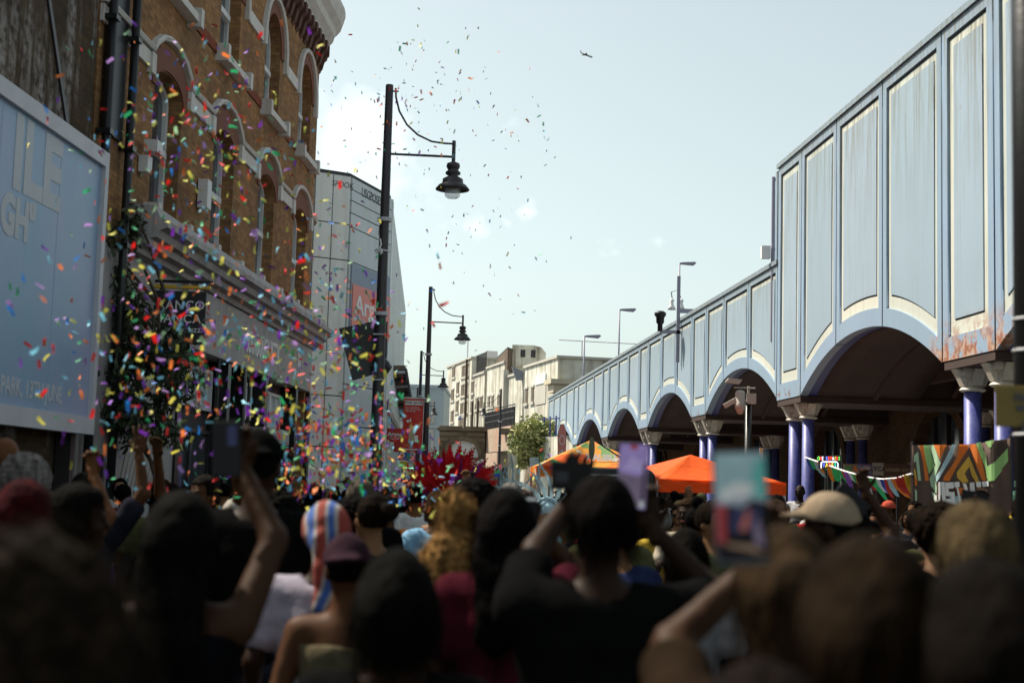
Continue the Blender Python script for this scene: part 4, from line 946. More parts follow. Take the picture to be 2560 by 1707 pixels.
# red feather flag
p, q = at(1398, 1060, 56), at(1402, 1195, 56)
r = thing('feather_flag', 'faded red feather flag with white print in front of the viaduct end', 'flag', (q.x, 56, 0)); zt, zb = p.z, q.z
s = 56/3555.
ol = [(.0, zb), (.14, zb), (.18, zb+.9), (.18, zt-.55), (.15, zt-.2), (.08, zt), (-.02, zt+.02), (-.10, zt-.12), (-.15, zt-.45), (-.13, zb+.8)]
MB().prism(ol, .02, lambda a, b, c: (a, c, b)).build('cloth', 'pink_red', r)
MB().tube([(-.05, .03, 0), (-.03, .03, zb), (-.13, .03, zb+.8), (-.155, .03, zt-.4), (-.06, .03, zt)], .015, 6).build('pole', 'dark_metal', r)
rg = MB(); o1, i1 = arc(.015, zt-.62, .12, .2, 0, 337.5, 15), arc(.015, zt-.62, .09, .16, 0, 337.5, 15)
rg.add([(a, -.012, b) for a, b in o1+i1], [(k_, (k_+1) % 16, 16+(k_+1) % 16, 16+k_) for k_ in range(16)]).build('printed_ring', 'sign_white', r)
for k_ in range(7): MB().box(-.10, .0, -.012, -.003, zb+.25+k_*.12, zb+.31+k_*.12).build('printed_letter', 'sign_white', r)
MB().box(-.01, .06, -.012, -.003, zt-1.15, zt-1.0).box(-.05, .1, -.012, -.003, zt-1.3, zt-1.25).build('printed_mark', 'sign_white', r)
# ------------------------------------------------------------------ gazebos
def palm_mat():
    m, t, b = nodes('gazebo_print')
    f1 = noise(t, coord(t, (.6, 1, 1.2)), 1.6, 3, .47, .52, .3); f2 = noise(t, coord(t, (1.3, 1, .9)), 2.3, 3, .60, .64, .3)
    c = mixc(t, f1, (.90, .17, .02), (.85, .42, .06)); c = mixc(t, f2, c, (.22, .42, .14)); c = mixc(t, noise(t, coord(t), 2.0, 2, .62, .66), c, (.8, .8, .72))
    t.links.new(c, b.inputs['Base Color']); b.inputs['Roughness'].default_value = .6; MATS['gazebo_print'] = m
palm_mat()
m, t, b = nodes('orange_cloth'); g = noise(t, coord(t, (1, 1, 3)), 2.5, 5, .35, .65)
t.links.new(mixc(t, g, (1.0, .19, .01), (.95, .16, .01)), b.inputs['Base Color']); b.inputs['Roughness'].default_value = .65
bump(t, b, g, .5, .03); MATS['orange_cloth'] = m; translucent('orange_cloth', .5); translucent('gazebo_print', .45)
def gazebo(label, X, Y, half, ze, zp, val, mat, legm='silver', rot=0, depth=None):
    r = thing('gazebo', label, 'gazebo', (X, Y, 0), rot, None); d = depth or half
    m = MB()
    cs = [(-half, -d), (half, -d), (half, d), (-half, d)]
    for i in range(4):
        (x0, y0), (x1, y1) = cs[i], cs[(i+1) % 4]
        m.grid(12, 8, lambda u, v: ((x0+(x1-x0)*u)*(1-v), (y0+(y1-y0)*u)*(1-v), ze+(zp-ze)*v-.09*math.sin(math.pi*v)*(1-abs(2*u-1)**3)-.02*(1-v)*math.sin(math.pi*u)))
    bmx = m.build('canopy', mat, r, smooth=True, solid=.006)
    m = MB()
    for i in range(4):
        (x0, y0), (x1, y1) = cs[i], cs[(i+1) % 4]
        m.grid(16, 2, lambda u, v: (x0+(x1-x0)*u+(.02*math.sin(u*31) if i % 2 else 0), y0+(y1-y0)*u+(0 if i % 2 else .02*math.sin(u*31)), ze-val*(1-v)+.01))
    m.build('valance', mat, r, solid=.006)
    for x, y in cs: MB().box(x*.98-.03, x*.98+.03, y*.98-.03, y*.98+.03, 0, ze).build('leg', legm, r)
    return r
Yo = 31; pk = at(1715, 1136, Yo)
gazebo('plain bright orange gazebo in the crowd', pk.x+.1, Yo, 1.5, at(1700, 1200, Yo-1.5).z, pk.z, .26, 'orange_cloth', rot=.32)
Yo = 34; pk = at(1488, 1100, Yo)
g = gazebo('orange green and white printed gazebo roof beside the black vehicle', pk.x-.1, Yo, 1.35, at(1450, 1168, Yo-1).z, pk.z, .22, 'gazebo_print', rot=.05)
zc = (at(1450, 1168, Yo-1).z+pk.z)/2
def tf(a, b, c): return (.15+a, -.75-(.5-b)*.0-c-.12+ (b)*.6, zc-.1+b)
link('lettering', words('MALIBU', .2, tf, .01, bold=.01), 'sign_white', g)
# black 4x4 vehicle roof behind the crowd, with spare wheel mast
p = at(1500, 1172, 27.5)
r = thing('off_road_vehicle', 'black open topped off road vehicle parked before the printed gazebo', 'vehicle', (p.x+.1, 27.5, 0)); zt = p.z
MB().box(-.9, .9, -2, 1.7, .5, zt-.75).build('body', 'black_metal', r, bevel=.12)
MB().prism([(-.85, zt-.75), (-.62, zt-.1), (-.45, zt), (.75, zt), (.85, zt-.1), (.9, zt-.75)], 2.4, lambda a, b, c: (a, -1.2+c, b)).build('cabin', 'black_metal', r, bevel=.05)
f_ = MB().box(-.5, .62, -1.23, -1.2, zt-.6, zt-.14).build('rear_window', 'glass_dark', r)
MB().tube([(-.5, -1.26, zt-.62), (-.5, -1.26, zt-.2), (-.42, -1.26, zt-.13), (.6, -1.26, zt-.13)], .018, 6).build('trim', 'silver', r)
for x in (-.85, .85):
    for y in (-1.3, 1.1): 
        wv = MB().tube([(x-.13, y, .38), (x+.13, y, .38)], .38, 18).build('wheel', 'roof_dark', r, smooth=False); MB().tube([(x-.14, y, .38), (x+.14, y, .38)], .2, 12).build('rim', 'silver', wv)
p = at(1480, 1092, 27.0); q = at(1478, 1150, 27)
r = thing('wing_mirror_mast', 'tall narrow mirror like fin rising before the printed gazebo', 'mast', (p.x, 27.0, 1.9))
zc = (p.z+q.z)/2-1.9; hh = (p.z-q.z)/2
MB().prism(arc(0, zc, .055, hh, 0, 345, 23), .09, lambda a, b, c: (a, c-.04, b)).build('fin', 'fin_green', r)
MB().tube([(0, 0, 0), (0, 0, zc-hh)], .015, 6).tube([(.03, .1, zc+hh*.8), (.75, .1, zc-hh*1.25)], .016, 6).build('stay', 'dark_metal', r)
# ------------------------------------------------------------------ platform lamps, masts and cameras
def platform_lamp(label, x, y, Y, group='station platform lamps over the viaduct'):
    p = at(x, y, Y); zb = 6.4
    r = thing('platform_lamp', label, 'lamp', (p.x, Y, zb), 0, group); h = p.z-zb; k = Y*.0003
    MB().lathe([(.07*k*100/3, 0), (.055*k*100/3, h)], 10).build('pole', 'post_grey', r, smooth=True)
    s = Y/3555.
    m = MB().prism([(0, h-.02), (35*s, h-4*s), (42*s, h+2*s), (38*s, h+5*s), (8*s, h+3*s), (0, h+1.5*s)], 10*s, lambda a, b, c: (a, c-5*s, b)); m.build('lamp_head', 'post_grey', r)
    return r
platform_lamp('grey platform lamp with horn speakers, nearest over the viaduct', 1699, 659, 52)
platform_lamp('plain grey platform lamp in the middle of the three', 1549, 775, 72)
platform_lamp('plain grey platform lamp farthest along the viaduct', 1461, 841, 88)
p = at(1694, 752, 52)
r = thing('horn_speaker', 'pair of white horn loudspeakers on the nearest platform lamp', 'loudspeaker', (p.x, 51.9, p.z-.3))
for dx in (-.22, .12): MB().lathe([(.16, -.05), (.1, .08), (.06, .2), (.09, .3), (.05, .36)], 12, (dx, 0, 0)).build('horn', 'sign_white', r, smooth=True)
MB().tube([(-.2, 0, .3), (-.25, 0, .6), (0, 0, .7), (.1, 0, .4)], .02, 6).build('cable', 'dark_metal', r)
p = at(1695, 829, 50.5); q = at(1650, 826, 50.5)
r = thing('dome_camera', 'dark dome camera on a bracket over the viaduct edge', 'camera', (p.x, 50.5, p.z-.2))
dx = q.x-p.x; dz = .2
MB().box(dx, .1, -.05, .05, dz-.08, dz+.04).box(-.06, .06, -.05, .05, -.9, 2.2).build('bracket', 'post_grey', r)
MB().lathe([(.09, 0), (.09, .25), (.14, .3), (.15, .5), (.2, .55), (.22, .65), (.12, .72)], 14, (dx, 0, dz)).build('camera', 'black_metal', r, smooth=True)
zz = at(1720, 776, 50.5).z-p.z+.2
MB().box(0, at(1755, 776, 50.5).x-p.x, -.06, .06, zz-.1, zz+.05).build('stay', 'post_grey', r)
p = at(1934, 443, 38)
r = thing('antenna_mast', 'thin grey mast clamped to the tall end of the viaduct', 'mast', (p.x, 38, 5.9)); h = p.z-5.9
MB().lathe([(.06, 0), (.05, h)], 8).build('pole', 'post_grey', r); zz = at(1928, 627, 38).z-5.9
MB().box(-.32, -.08, -.1, .1, zz-.22, zz+.12).build('box', 'sign_white', r); MB().box(.04, .2, -.04, .04, h-.1, h-.04).box(.04, .2, -.04, .04, zz, zz+.06).build('clamp', 'dark_metal', r)
# CCTV pole in front of the arcade
p = at(1871, 1010, 33)
r = thing('camera_pole', 'black pole with white surveillance cameras and floodlight in front of the arcade', 'camera pole', (p.x, 33, 0)); s = 33/3555.
def z33(y): return at(1871, y, 33).z
MB().lathe([(.11, 0), (.11, 1.2), (.085, 1.3), (.075, z33(1008))], 14).build('pole', 'black_metal', r, smooth=True)
cz = z33(1013)
MB().lathe([(.0, -.34), (.06, -.33), (.09, -.26), (.12, -.2), (.13, -.1), (.11, -.08), (.115, .15), (.09, .2), (.03, .22)], 16, (-.21, -.12, cz+.12)).build('dome_camera', 'cam_white', r, smooth=True)
m = MB(); m.box(-.18, .18, -.05, .05, -.055, .055); m.xf(Matrix.Translation((-.42, -.1, z33(1008))) @ Matrix.Rotation(R(-30), 4, 'Y')); m.build('box_camera', 'cam_white', r, bevel=.01)
m = MB().box(-.1, .1, -.08, .08, -.12, .12); m.xf(Matrix.Translation((.05, -.1, z33(997)))); m.build('control_box', 'cam_white', r)
MB().tube([(-.3, -.1, z33(1003)), (0, 0, z33(1003))], .03, 6).tube([(-.35, -.05, z33(970)), (.15, -.05, z33(970))], .02, 6).tube([(0, 0, z33(1008)), (0, 0, z33(965))], .03, 8).build('bracket', 'cam_white', r)
m = MB().prism([(-.2, 0), (.12, .02), (.17, .14), (-.14, .1)], .2, lambda a, b, c: (a, c-.1, b)); m.xf(Matrix.Translation((-.36, -.05, z33(961)))@Matrix.Rotation(R(12), 4, 'Y')); m.build('floodlight', 'cam_white', r)
r, w_, h_ = board('parking_plate', 'small orange and white plate on a thin post before the arcade', 'sign', 1899, 1119, 1907, 1146, 31, 'sign_white', .03)
shape(r, 'orange_half', [(-w_/2, h_*.5), (w_/2, h_*.5), (w_/2, h_), (-w_/2, h_)], 'hanging_yellow', .016); MB().tube([(0, .03, -at(1903, 1146, 31).z), (0, .03, 0)], .02, 6).build('post', 'dark_metal', r)
# ------------------------------------------------------------------ arcade shop signs
def neon(name, col, e=.8):
    m, t, b = nodes(name); b.inputs['Base Color'].default_value = (*col, 1); b.inputs['Emission Color'].default_value = (*col, 1); b.inputs['Emission Strength'].default_value = e; MATS[name] = m
for n_, c_ in (('neon_red', (1, .08, .05)), ('neon_blue', (.15, .2, 1)), ('neon_yellow', (1, .8, .1)), ('neon_white', (.9, .9, 1)), ('neon_teal', (.05, .8, .6)), ('neon_grass', (.15, .9, .15))): neon(n_, c_)
Yn = 31
def neonword(txt, cols, x0, x1, y, hpx, r, o):
    n_ = len(txt); 
    for i, ch in enumerate(txt):
        if ch == ' ': continue
        x = x0+(x1-x0)*(i+.5)/n_; p_ = at(x, y, Yn)-o
        link('neon_letter', words(ch, hpx*Yn/3555/.7, lambda a, b, c: (p_.x+a*.62, p_.y-c, p_.z+b), .01, bold=.002), 'neon_'+cols[i % len(cols)], r)
p = at(2075, 1190, Yn); o = Vector((p.x, Yn, 0))
r = thing('neon_sign', 'multicoloured neon shop sign reading phone repairs vapes beside the blue columns', 'sign', o)
pa, pb = at(2046, 1138, Yn+.08)-o, at(2102, 1172, Yn+.08)-o
MB().box(pa.x, pb.x, .06, .12, pb.z, pa.z).build('backboard', 'sign_black', r)
MB().box(-.03, .03, .1, .16, 0, pb.z).build('post', 'black_metal', r)
neonword('ONE REPAIRS', ['grass', 'red', 'white', 'white', 'blue', 'red', 'red', 'white', 'yellow', 'red', 'grass'], 2044, 2101, 1146, 9, r, o)
neonword('VAPES', ['blue', 'yellow', 'red', 'yellow', 'teal'], 2056, 2092, 1163, 11, r, o)
fr_ = [at(2053, 1170, Yn)-o, at(2053, 1157, Yn)-o, at(2056, 1154, Yn)-o, at(2092, 1154, Yn)-o, at(2095, 1158, Yn)-o, at(2095, 1168, Yn)-o]
MB().tube([tuple(v) for v in fr_], .012, 6).build('neon_frame', 'neon_white', r)
def facing_via(name, label, s, z, w_, h_, mat, x=4.9, txt=None, size=.4, tm='sign_white'):
    """signboard on the arcade back wall, facing the street"""
    o = VW(x, s, 0); r = thing(name, label, 'sign', o, -RF.yaw)
    MB().box(.0, .08, -w_/2, w_/2, z-h_/2, z+h_/2).build('panel', mat, r)
    MB().box(.08, 1.2, -w_/2+.1, -w_/2+.16, z-.05, z+.05).box(.08, 1.2, w_/2-.16, w_/2-.1, z-.05, z+.05).build('bracket', 'dark_metal', r)
    if txt: link('lettering', words(txt, size, lambda a, b, c: (-.004-c, -a, z+b), .01, spacing=1.2), tm, r)
    return r
facing_via('shop_sign', 'dim grey shop sign reading morales in the arcade', 41.3, 2.62, 4.2, .55, 'fascia_grey', 5.95, 'MORALES', .5, 'silver')
# row of shop signs behind the bunting
Yb = 38
def shopboard(label, x0, y0, x1, y1, mat, txt=None, size=.3, tm='lettering_dark', Y=Yb, neon_=None):
    r, w_, h_ = board('shop_sign', label, 'sign', x0, y0, x1, y1, Y, mat, .08)
    if txt: put(r, txt, 0, h_/2, size, tm, .04, bold=.006)
    MB().box(-.03, .03, .05, .1, -at(x0, y1, Y).z, 0).build('post', 'dark_metal', r)
    return r, w_, h_
paint('board_tan', (.36, .25, .16), .6); paint('board_purple', (.18, .10, .24), .6); paint('board_brown', (.14, .07, .045), .6); paint('board_cream', (.46, .40, .32), .6)
shopboard('tan shop board with green and yellow neon letters behind the bunting', 2109, 1159, 2130, 1187, 'board_tan', 'SE', .2, 'sign_green')
shopboard('narrow orange striped shop board behind the bunting', 2131, 1159, 2143, 1186, 'board_tan', 'A', .2, 'orange')
shopboard('purple shop board with blue neon letters behind the bunting', 2144, 1158, 2180, 1190, 'board_purple', 'PHONE\nZONE', .13, 'slate_blue')
shopboard('cream shop board with black letters behind the bunting', 2181, 1156, 2208, 1188, 'board_cream', 'LYCA', .17)
shopboard('long dark brown shop board beside the painted banner', 2210, 1158, 2282, 1192, 'board_brown', 'BARBER SHOP', .12, 'board_tan')
# ------------------------------------------------------------------ bunting from column to banner
a, b_ = at(2013, 1143, 33.5), at(2280, 1184, 22.5)
r = thing('bunting', 'string of flag bunting hanging from the blue columns to the painted banner', 'bunting', a.copy())
N = 30; pts = []
for i in range(N+1):
    u_ = i/N; px = 2013+267*u_; py = float(np.interp(px, [2013, 2060, 2110, 2160, 2205, 2245, 2280], [1143, 1159, 1177, 1191, 1198, 1195, 1184]))
    pts.append(at(px, py, 33.5+(22.5-33.5)*u_)-a)
MB().tube([tuple(v) for v in pts], .02, 6).build('cord', 'sign_white', r)
cols = ['sign_red', 'sign_white', 'sign_blue', 'orange', 'sign_green', 'sky_blue_cloth', 'hanging_yellow', 'purple']
R2 = random.Random(4)
for i in range(1, N):
    v = pts[i]; dx = R2.uniform(.02, .14); L_ = R2.uniform(.22, .42); w_ = R2.uniform(.10, .17)
    f_ = MB().add([(v.x-w_/2, v.y, v.z), (v.x+w_/2, v.y, v.z), (v.x+w_*.35+dx, v.y+.05, v.z-L_*.55), (v.x+w_*.3+dx*1.8, v.y, v.z-L_), (v.x-.02+dx*1.5, v.y, v.z-L_*.9), (v.x-w_*.3+dx*.5, v.y+.04, v.z-L_*.5)], [(0, 1, 2, 5), (2, 3, 4, 5)])
    f_.build('pennant', cols[R2.randrange(8)], r, solid=.004)
# ------------------------------------------------------------------ painted banner
Yq = 22.6; a = at(2280, 1112, Yq)
o = Vector((a.x, Yq, 0)); r = thing('painted_banner', 'large hand painted zigzag banner in orange green and brown on poles', 'banner', o, R(-24))
QA = R(-24); QU = Vector((math.cos(QA), math.sin(QA), 0)); QN = Vector((-math.sin(QA), math.cos(QA), 0))
def bp(px, py):
    d = ray(px, py); tt = (a-Vector((0, 0, EYE))).dot(QN)/d.dot(QN); v = Vector((0, 0, EYE))+d*tt-o; return v.dot(QU), v.z
W_, zt1 = bp(2526, 1095); zt0 = a.z; zb = bp(2300, 1285)[1]-.2
def wave(x): return .06*math.sin(x*9)+.025*math.sin(x*23+1)
MB().grid(60, 4, lambda u_, v_: (W_*u_, wave(W_*u_), zb+(zt0+(zt1-zt0)*u_+-.05*math.sin(math.pi*u_)-zb)*v_)).build('cloth', 'banner_brown', r, smooth=True, solid=.006)
def c6(X, Y): return bp(2260+X*.2551, 900+Y*.2551)
def patch(name, pts, mat, off=.012):
    q = [c6(*p) for p in pts]; n_ = len(q)
    # subdivide so it follows the folds: clip polygon in thin strips via plate
    xs = [p[0] for p in q]; x0, x1 = min(xs), max(xs); K = max(1, int((x1-x0)/.045)); m = MB()
    def clip(poly, x, keep):
        out = []
        for i in range(len(poly)):
            A_, B_ = poly[i], poly[(i+1) % len(poly)]; ia = (A_[0] <= x) == keep; ib = (B_[0] <= x) == keep
            if ia: out.append(A_)
            if ia != ib and abs(B_[0]-A_[0]) > 1e-9: t_ = (x-A_[0])/(B_[0]-A_[0]); out.append((x, A_[1]+(B_[1]-A_[1])*t_))
        return out
    for k in range(K):
        l, h = x0+(x1-x0)*k/K, x0+(x1-x0)*(k+1)/K
        s_ = clip(clip(q, h, True), l, False)
        if len(s_) >= 3: m.add([(x, wave(x)-off, z) for x, z in s_], [tuple(range(len(s_)))])
    m.build(name, mat, r)
def cloth(name, col):
    m, t, b = nodes(name); g = noise(t, coord(t, (5, 1, .4)), 3, 4, .35, .65); t.links.new(mixc(t, mult(t, g, .4), col, tuple(x*.6 for x in col)), b.inputs['Base Color']); b.inputs['Roughness'].default_value = .8; MATS[name] = m; translucent(name, .3)
cloth('banner_orange', (.95, .25, .04)); cloth('banner_green', (.45, .80, .30)); cloth('banner_mint', (.6, .88, .58)); cloth('banner_sky', (.55, .78, .85)); cloth('banner_yellow', (.95, .6, .10)); cloth('banner_brown2', (.1, .07, .06))
bpoly = [('banner_orange', [(145, 832), (185, 832), (215, 1000), (240, 1180), (205, 1180), (185, 1000)]), ('banner_mint', [(95, 935), (135, 895), (165, 1180), (135, 1180), (115, 985), (95, 1005)]),
 ('banner_green', [(185, 832), (235, 832), (300, 1040), (240, 1115), (215, 1000)]), ('banner_mint', [(235, 830), (290, 830), (365, 1010), (300, 1150), (325, 1250), (320, 1310), (260, 1230), (245, 1160), (310, 1030)]),
 ('banner_orange', [(290, 830), (425, 830), (360, 975)]), ('banner_sky', [(475, 825), (515, 825), (480, 940), (350, 1160), (320, 1200), (310, 1140), (360, 1080)]),
 ('banner_orange', [(545, 825), (620, 825), (625, 860), (490, 1100), (450, 1185), (390, 1180), (400, 1140), (520, 960)]), ('banner_orange', [(630, 825), (700, 820), (760, 960), (810, 1180), (770, 1180), (690, 990)]),
 ('banner_yellow', [(630, 940), (660, 1000), (760, 1240), (740, 1250), (660, 1130), (635, 1040), (590, 1110), (630, 1190), (570, 1200), (525, 1150), (520, 1100)]),
 ('banner_green', [(705, 815), (750, 800), (800, 940), (820, 1040), (905, 990), (1015, 860), (1020, 990), (965, 1060), (960, 1090), (890, 1180), (820, 1190), (800, 1060)]), ('banner_green', [(795, 800), (890, 780), (855, 860), (830, 850)]),
 ('banner_brown2', [(895, 790), (1010, 775), (1015, 855), (905, 985), (825, 1035), (850, 900)]),
 ('banner_yellow', [(95, 1060), (110, 1080), (130, 1200), (105, 1210)]), ('banner_orange', [(100, 1130), (130, 1180), (125, 1230), (105, 1230)]), ('banner_mint', [(105, 1260), (125, 1280), (125, 1390), (110, 1390)]),
 ('banner_sky', [(440, 1330), (560, 1330), (580, 1420), (520, 1440)]), ('banner_orange', [(500, 1250), (620, 1250), (680, 1400), (640, 1470), (580, 1440), (610, 1370)]), ('banner_orange', [(265, 1400), (330, 1460), (300, 1460), (265, 1440)]),
 ('banner_mint', [(265, 1290), (300, 1300), (370, 1470), (330, 1465)])]
for i, (mt, ps) in enumerate(bpoly): patch('painted_shape', ps, mt, .010+.0012*i)
# block letters
for ps in ([(345, 1195), (365, 1195), (375, 1320), (365, 1320), (365, 1385), (385, 1385), (370, 1195), (405, 1195), (420, 1415), (305, 1405), (300, 1320), (325, 1320), (330, 1370), (345, 1370)],
           [(410, 1200), (492, 1195), (495, 1255), (440, 1260), (445, 1290), (500, 1290), (510, 1410), (425, 1410), (420, 1360), (470, 1355), (465, 1330), (415, 1330)],
           [(500, 1195), (548, 1190), (550, 1240), (535, 1245), (575, 1430), (550, 1430), (520, 1245), (500, 1245)],
           [(575, 1205), (605, 1205), (650, 1350), (640, 1200), (690, 1195), (700, 1330), (660, 1430), (635, 1430)],
           [(705, 1195), (755, 1190), (760, 1240), (715, 1245)], [(765, 1190), (830, 1185), (835, 1235), (775, 1240)]):
    patch('lettering', ps, 'sign_white', .045)
for x_, yy in ((0, 0), (W_, 0)):
    MB().tube([(x_, .05, 0), (x_, .05, (zt0 if x_ == 0 else zt1)+.06)], .025, 8).build('pole', 'dark_metal', r)
# green tent just behind the banner's right end
p = at(2505, 1185, 23.5)
g = gazebo('small dark green tent behind the right end of the painted banner', p.x+1.2, 23.6, 1.25, p.z-.35, p.z+.25, .8, 'tent_green')
# ------------------------------------------------------------------ close black post with yellow plate at the right edge
def edge_post(Y=6.2):
    p = at(2535, 700, Y); wd = at(2640, 700, Y).x-p.x
    r = thing('sign_post', 'thick black post at the right edge carrying a yellow no stopping plate', 'post', (p.x+wd/2, Y, 0))
    MB().lathe([(wd/2, 0), (wd/2, 6.2)], 20).build('pole', 'black_metal', r, smooth=True)
    for y in (802, 880, 1090):
        z = at(2560, y, Y).z; MB().lathe([(wd/2+.004, 0), (wd/2+.008, .006), (wd/2+.004, .012)], 20, (0, 0, z)).build('strap', 'silver', r)
    a, b_ = at(2486, 963, Y-.12), at(2700, 1072, Y-.12)
    x0, x1 = a.x-p.x-wd/2, b_.x-p.x-wd/2
    pl = MB().box(x0, x1, -.12-.01, -.12, b_.z, a.z).build('plate', 'plate_yellow', r, bevel=.02)
    h = a.z-b_.z
    link('lettering', words('No stopping\nat any time\nexcept\nLT buses', h*.25, lambda u_, v_, c: ((x0+x1)/2+u_*.92, -.135-c, b_.z+h*.36+v_), .003, bold=.0025), 'lettering_dark', pl)
    MB().prism(arc((x0+x1)/2-.005, a.z-h*.12, h*.1, h*.1, 0, 345, 23), .003, lambda a_, b__, c: (a_, -.134-c, b__)).build('roundel', 'roundel_dark', pl)
edge_post()
# aeroplane
p = at(1466, 138, 2200)
r = thing('aeroplane', 'tiny distant airliner high in the pale sky', 'aeroplane', p, R(100)); r.rotation_euler = (R(14), R(-8), R(105)); s = 1.0
MB().tube([(0, -11, 0), (0, -9, 0), (0, 7, 0), (0, 11, .6)], [.4, 1.5, 1.4, .3], 10).build('fuselage', 'plane_hazed', r, smooth=True)
MB().prism([(-1, -2), (-13, 4), (-13, 5.5), (-1, 3)], .4, lambda a, b, c: (a, b, -c)).prism([(1, -2), (13, 4), (13, 5.5), (1, 3)], .4, lambda a, b, c: (a, b, -c)).build('wing', 'plane_hazed', r)
MB().prism([(8, 0), (11, 4), (12, 4), (11, 0)], .3, lambda a, b, c: (c, a, b)).prism([(-4, 11), (0, 8.5), (4, 11), (0, 10)], .3, lambda a, b, c: (a, b, c)).build('tail', 'plane_hazed', r)
# ================================================================== people: smooth-union bodies meshed with surface nets
def sdf_eval(prims, res, pad=.03, k=.03, clip=None):
    """prims: ('c',a,b,ra,rb[,k]) tapered capsules, ('e',c,(rx,ry,rz)[,k]) ellipsoids, ('-e',..) carved. returns grid, origin"""
    lo = np.full(3, 9.); hi = np.full(3, -9.)
    for p in prims:
        if p[0] == 'c':
            a, b = np.array(p[1]), np.array(p[2]); r = max(p[3], p[4]); lo = np.minimum(lo, np.minimum(a, b)-r); hi = np.maximum(hi, np.maximum(a, b)+r)
        elif p[0] == 'e':
            c, r = np.array(p[1]), np.array(p[2]); lo = np.minimum(lo, c-r); hi = np.maximum(hi, c+r)
    lo -= pad+res*2; hi += pad+res*2
    n = np.ceil((hi-lo)/res).astype(int)+1
    G = np.full(n, .5, np.float32)
    for p in prims:
        if p[0] == 'c': a, b = np.array(p[1], float), np.array(p[2], float); l = np.minimum(a, b)-max(p[3], p[4]); h = np.maximum(a, b)+max(p[3], p[4])
        else: l = np.array(p[1], float)-p[2]; h = np.array(p[1], float)+p[2]
        m = .09; i0 = np.maximum(((l-m-lo)/res).astype(int), 0); i1 = np.minimum(((h+m-lo)/res).astype(int)+2, n)
        if (i1 <= i0).any(): continue
        ax = [lo[d]+res*np.arange(i0[d], i1[d]) for d in range(3)]
        X, Y, Z = np.meshgrid(*ax, indexing='ij')
        if p[0] == 'c':
            ab = b-a; L = max(ab@ab, 1e-9); t = np.clip(((X-a[0])*ab[0]+(Y-a[1])*ab[1]+(Z-a[2])*ab[2])/L, 0, 1)
            D = np.sqrt((X-a[0]-t*ab[0])**2+(Y-a[1]-t*ab[1])**2+(Z-a[2]-t*ab[2])**2)-(p[3]+(p[4]-p[3])*t); kk = p[5] if len(p) > 5 else k
        else:
            c, r = p[1], p[2]; q = np.sqrt(((X-c[0])/r[0])**2+((Y-c[1])/r[1])**2+((Z-c[2])/r[2])**2); D = (q-1)*min(r)*(.5+.5*q/np.maximum(q, 1)); D = (q-1)*min(r); kk = p[3] if len(p) > 3 else k
        sl = tuple(slice(i0[d], i1[d]) for d in range(3)); g = G[sl]
        if p[0][0] == '-': h_ = np.clip(.5-.5*(g+D)/kk, 0, 1); G[sl] = g*(1-h_)-D*h_+kk*h_*(1-h_)
        else: h_ = np.clip(.5+.5*(g-D)/kk, 0, 1); G[sl] = g*(1-h_)+D*h_-kk*h_*(1-h_)
    if clip:
        ax = [lo[d]+res*np.arange(n[d]) for d in range(3)]; X, Y, Z = np.meshgrid(*ax, indexing='ij')
        for f in clip: G = np.maximum(G, f(X, Y, Z).astype(np.float32))
    G[0] = G[-1] = .5; G[:, 0] = G[:, -1] = .5; G[:, :, 0] = G[:, :, -1] = .5
    return G, lo
def nets(G, lo, res):
    n = G.shape; s = G < 0
    c = [s[i:n[0]-1+i, j:n[1]-1+j, k:n[2]-1+k] for i in (0, 1) for j in (0, 1) for k in (0, 1)]
    cnt = sum(x.astype(np.int8) for x in c); act = (cnt > 0) & (cnt < 8)
    idx = -np.ones(act.shape, np.int64); ijk = np.argwhere(act); idx[act] = np.arange(len(ijk))
    acc = np.zeros((len(ijk), 3)); w_ = np.zeros(len(ijk)); I, J, K = ijk.T
    cor = [(i, j, k) for i in (0, 1) for j in (0, 1) for k in (0, 1)]
    for a in cor:
        for d in range(3):
            if a[d]: continue
            b = list(a); b[d] = 1
            va = G[I+a[0], J+a[1], K+a[2]]; vb = G[I+b[0], J+b[1], K+b[2]]; m = (va < 0) != (vb < 0)
            t = np.where(m, va/np.where(m, va-vb, 1), 0); P = np.array(a, float)[None, :].repeat(len(I), 0); P[:, d] = t
            acc[m] += P[m]; w_[m] += 1
    V = lo+(ijk+acc/w_[:, None])*res
    F_ = []
    for d in range(3):
        o1, o2 = [(1, 2), (2, 0), (0, 1)][d]
        a = s[tuple(slice(0, -1) if x == d else slice(None) for x in range(3))]; b = s[tuple(slice(1, None) if x == d else slice(None) for x in range(3))]
        E_ = np.argwhere(a != b); E_ = E_[(E_[:, o1] > 0) & (E_[:, o2] > 0) & (E_[:, o1] < n[o1]-1) & (E_[:, o2] < n[o2]-1)]
        e1 = np.zeros(3, int); e1[o1] = 1; e2 = np.zeros(3, int); e2[o2] = 1
        q = np.stack([idx[tuple((E_-e1-e2).T)], idx[tuple((E_-e2).T)], idx[tuple(E_.T)], idx[tuple((E_-e1).T)]], 1)
        fl = s[tuple(E_.T)]; q[~fl] = q[~fl][:, ::-1]; F_.append(q)
    F_ = np.concatenate(F_); F_ = F_[(F_ >= 0).all(1)]
    return V, F_
def npmesh(name, parts):
    V = np.concatenate([p[0] for p in parts]); o = 0; Fs = []
    for v, f in parts: Fs.append(f+o); o += len(v)
    Fs = np.concatenate(Fs); me = bpy.data.meshes.new(name)
    me.vertices.add(len(V)); me.vertices.foreach_set('co', V.astype(np.float32).ravel()); me.loops.add(len(Fs)*4); me.loops.foreach_set('vertex_index', Fs.astype(np.int32).ravel())
    me.polygons.add(len(Fs)); me.polygons.foreach_set('loop_start', np.arange(0, len(Fs)*4, 4, dtype=np.int32)); me.polygons.foreach_set('use_smooth', np.ones(len(Fs), bool)); me.update(calc_edges=True); me.validate()
    return me
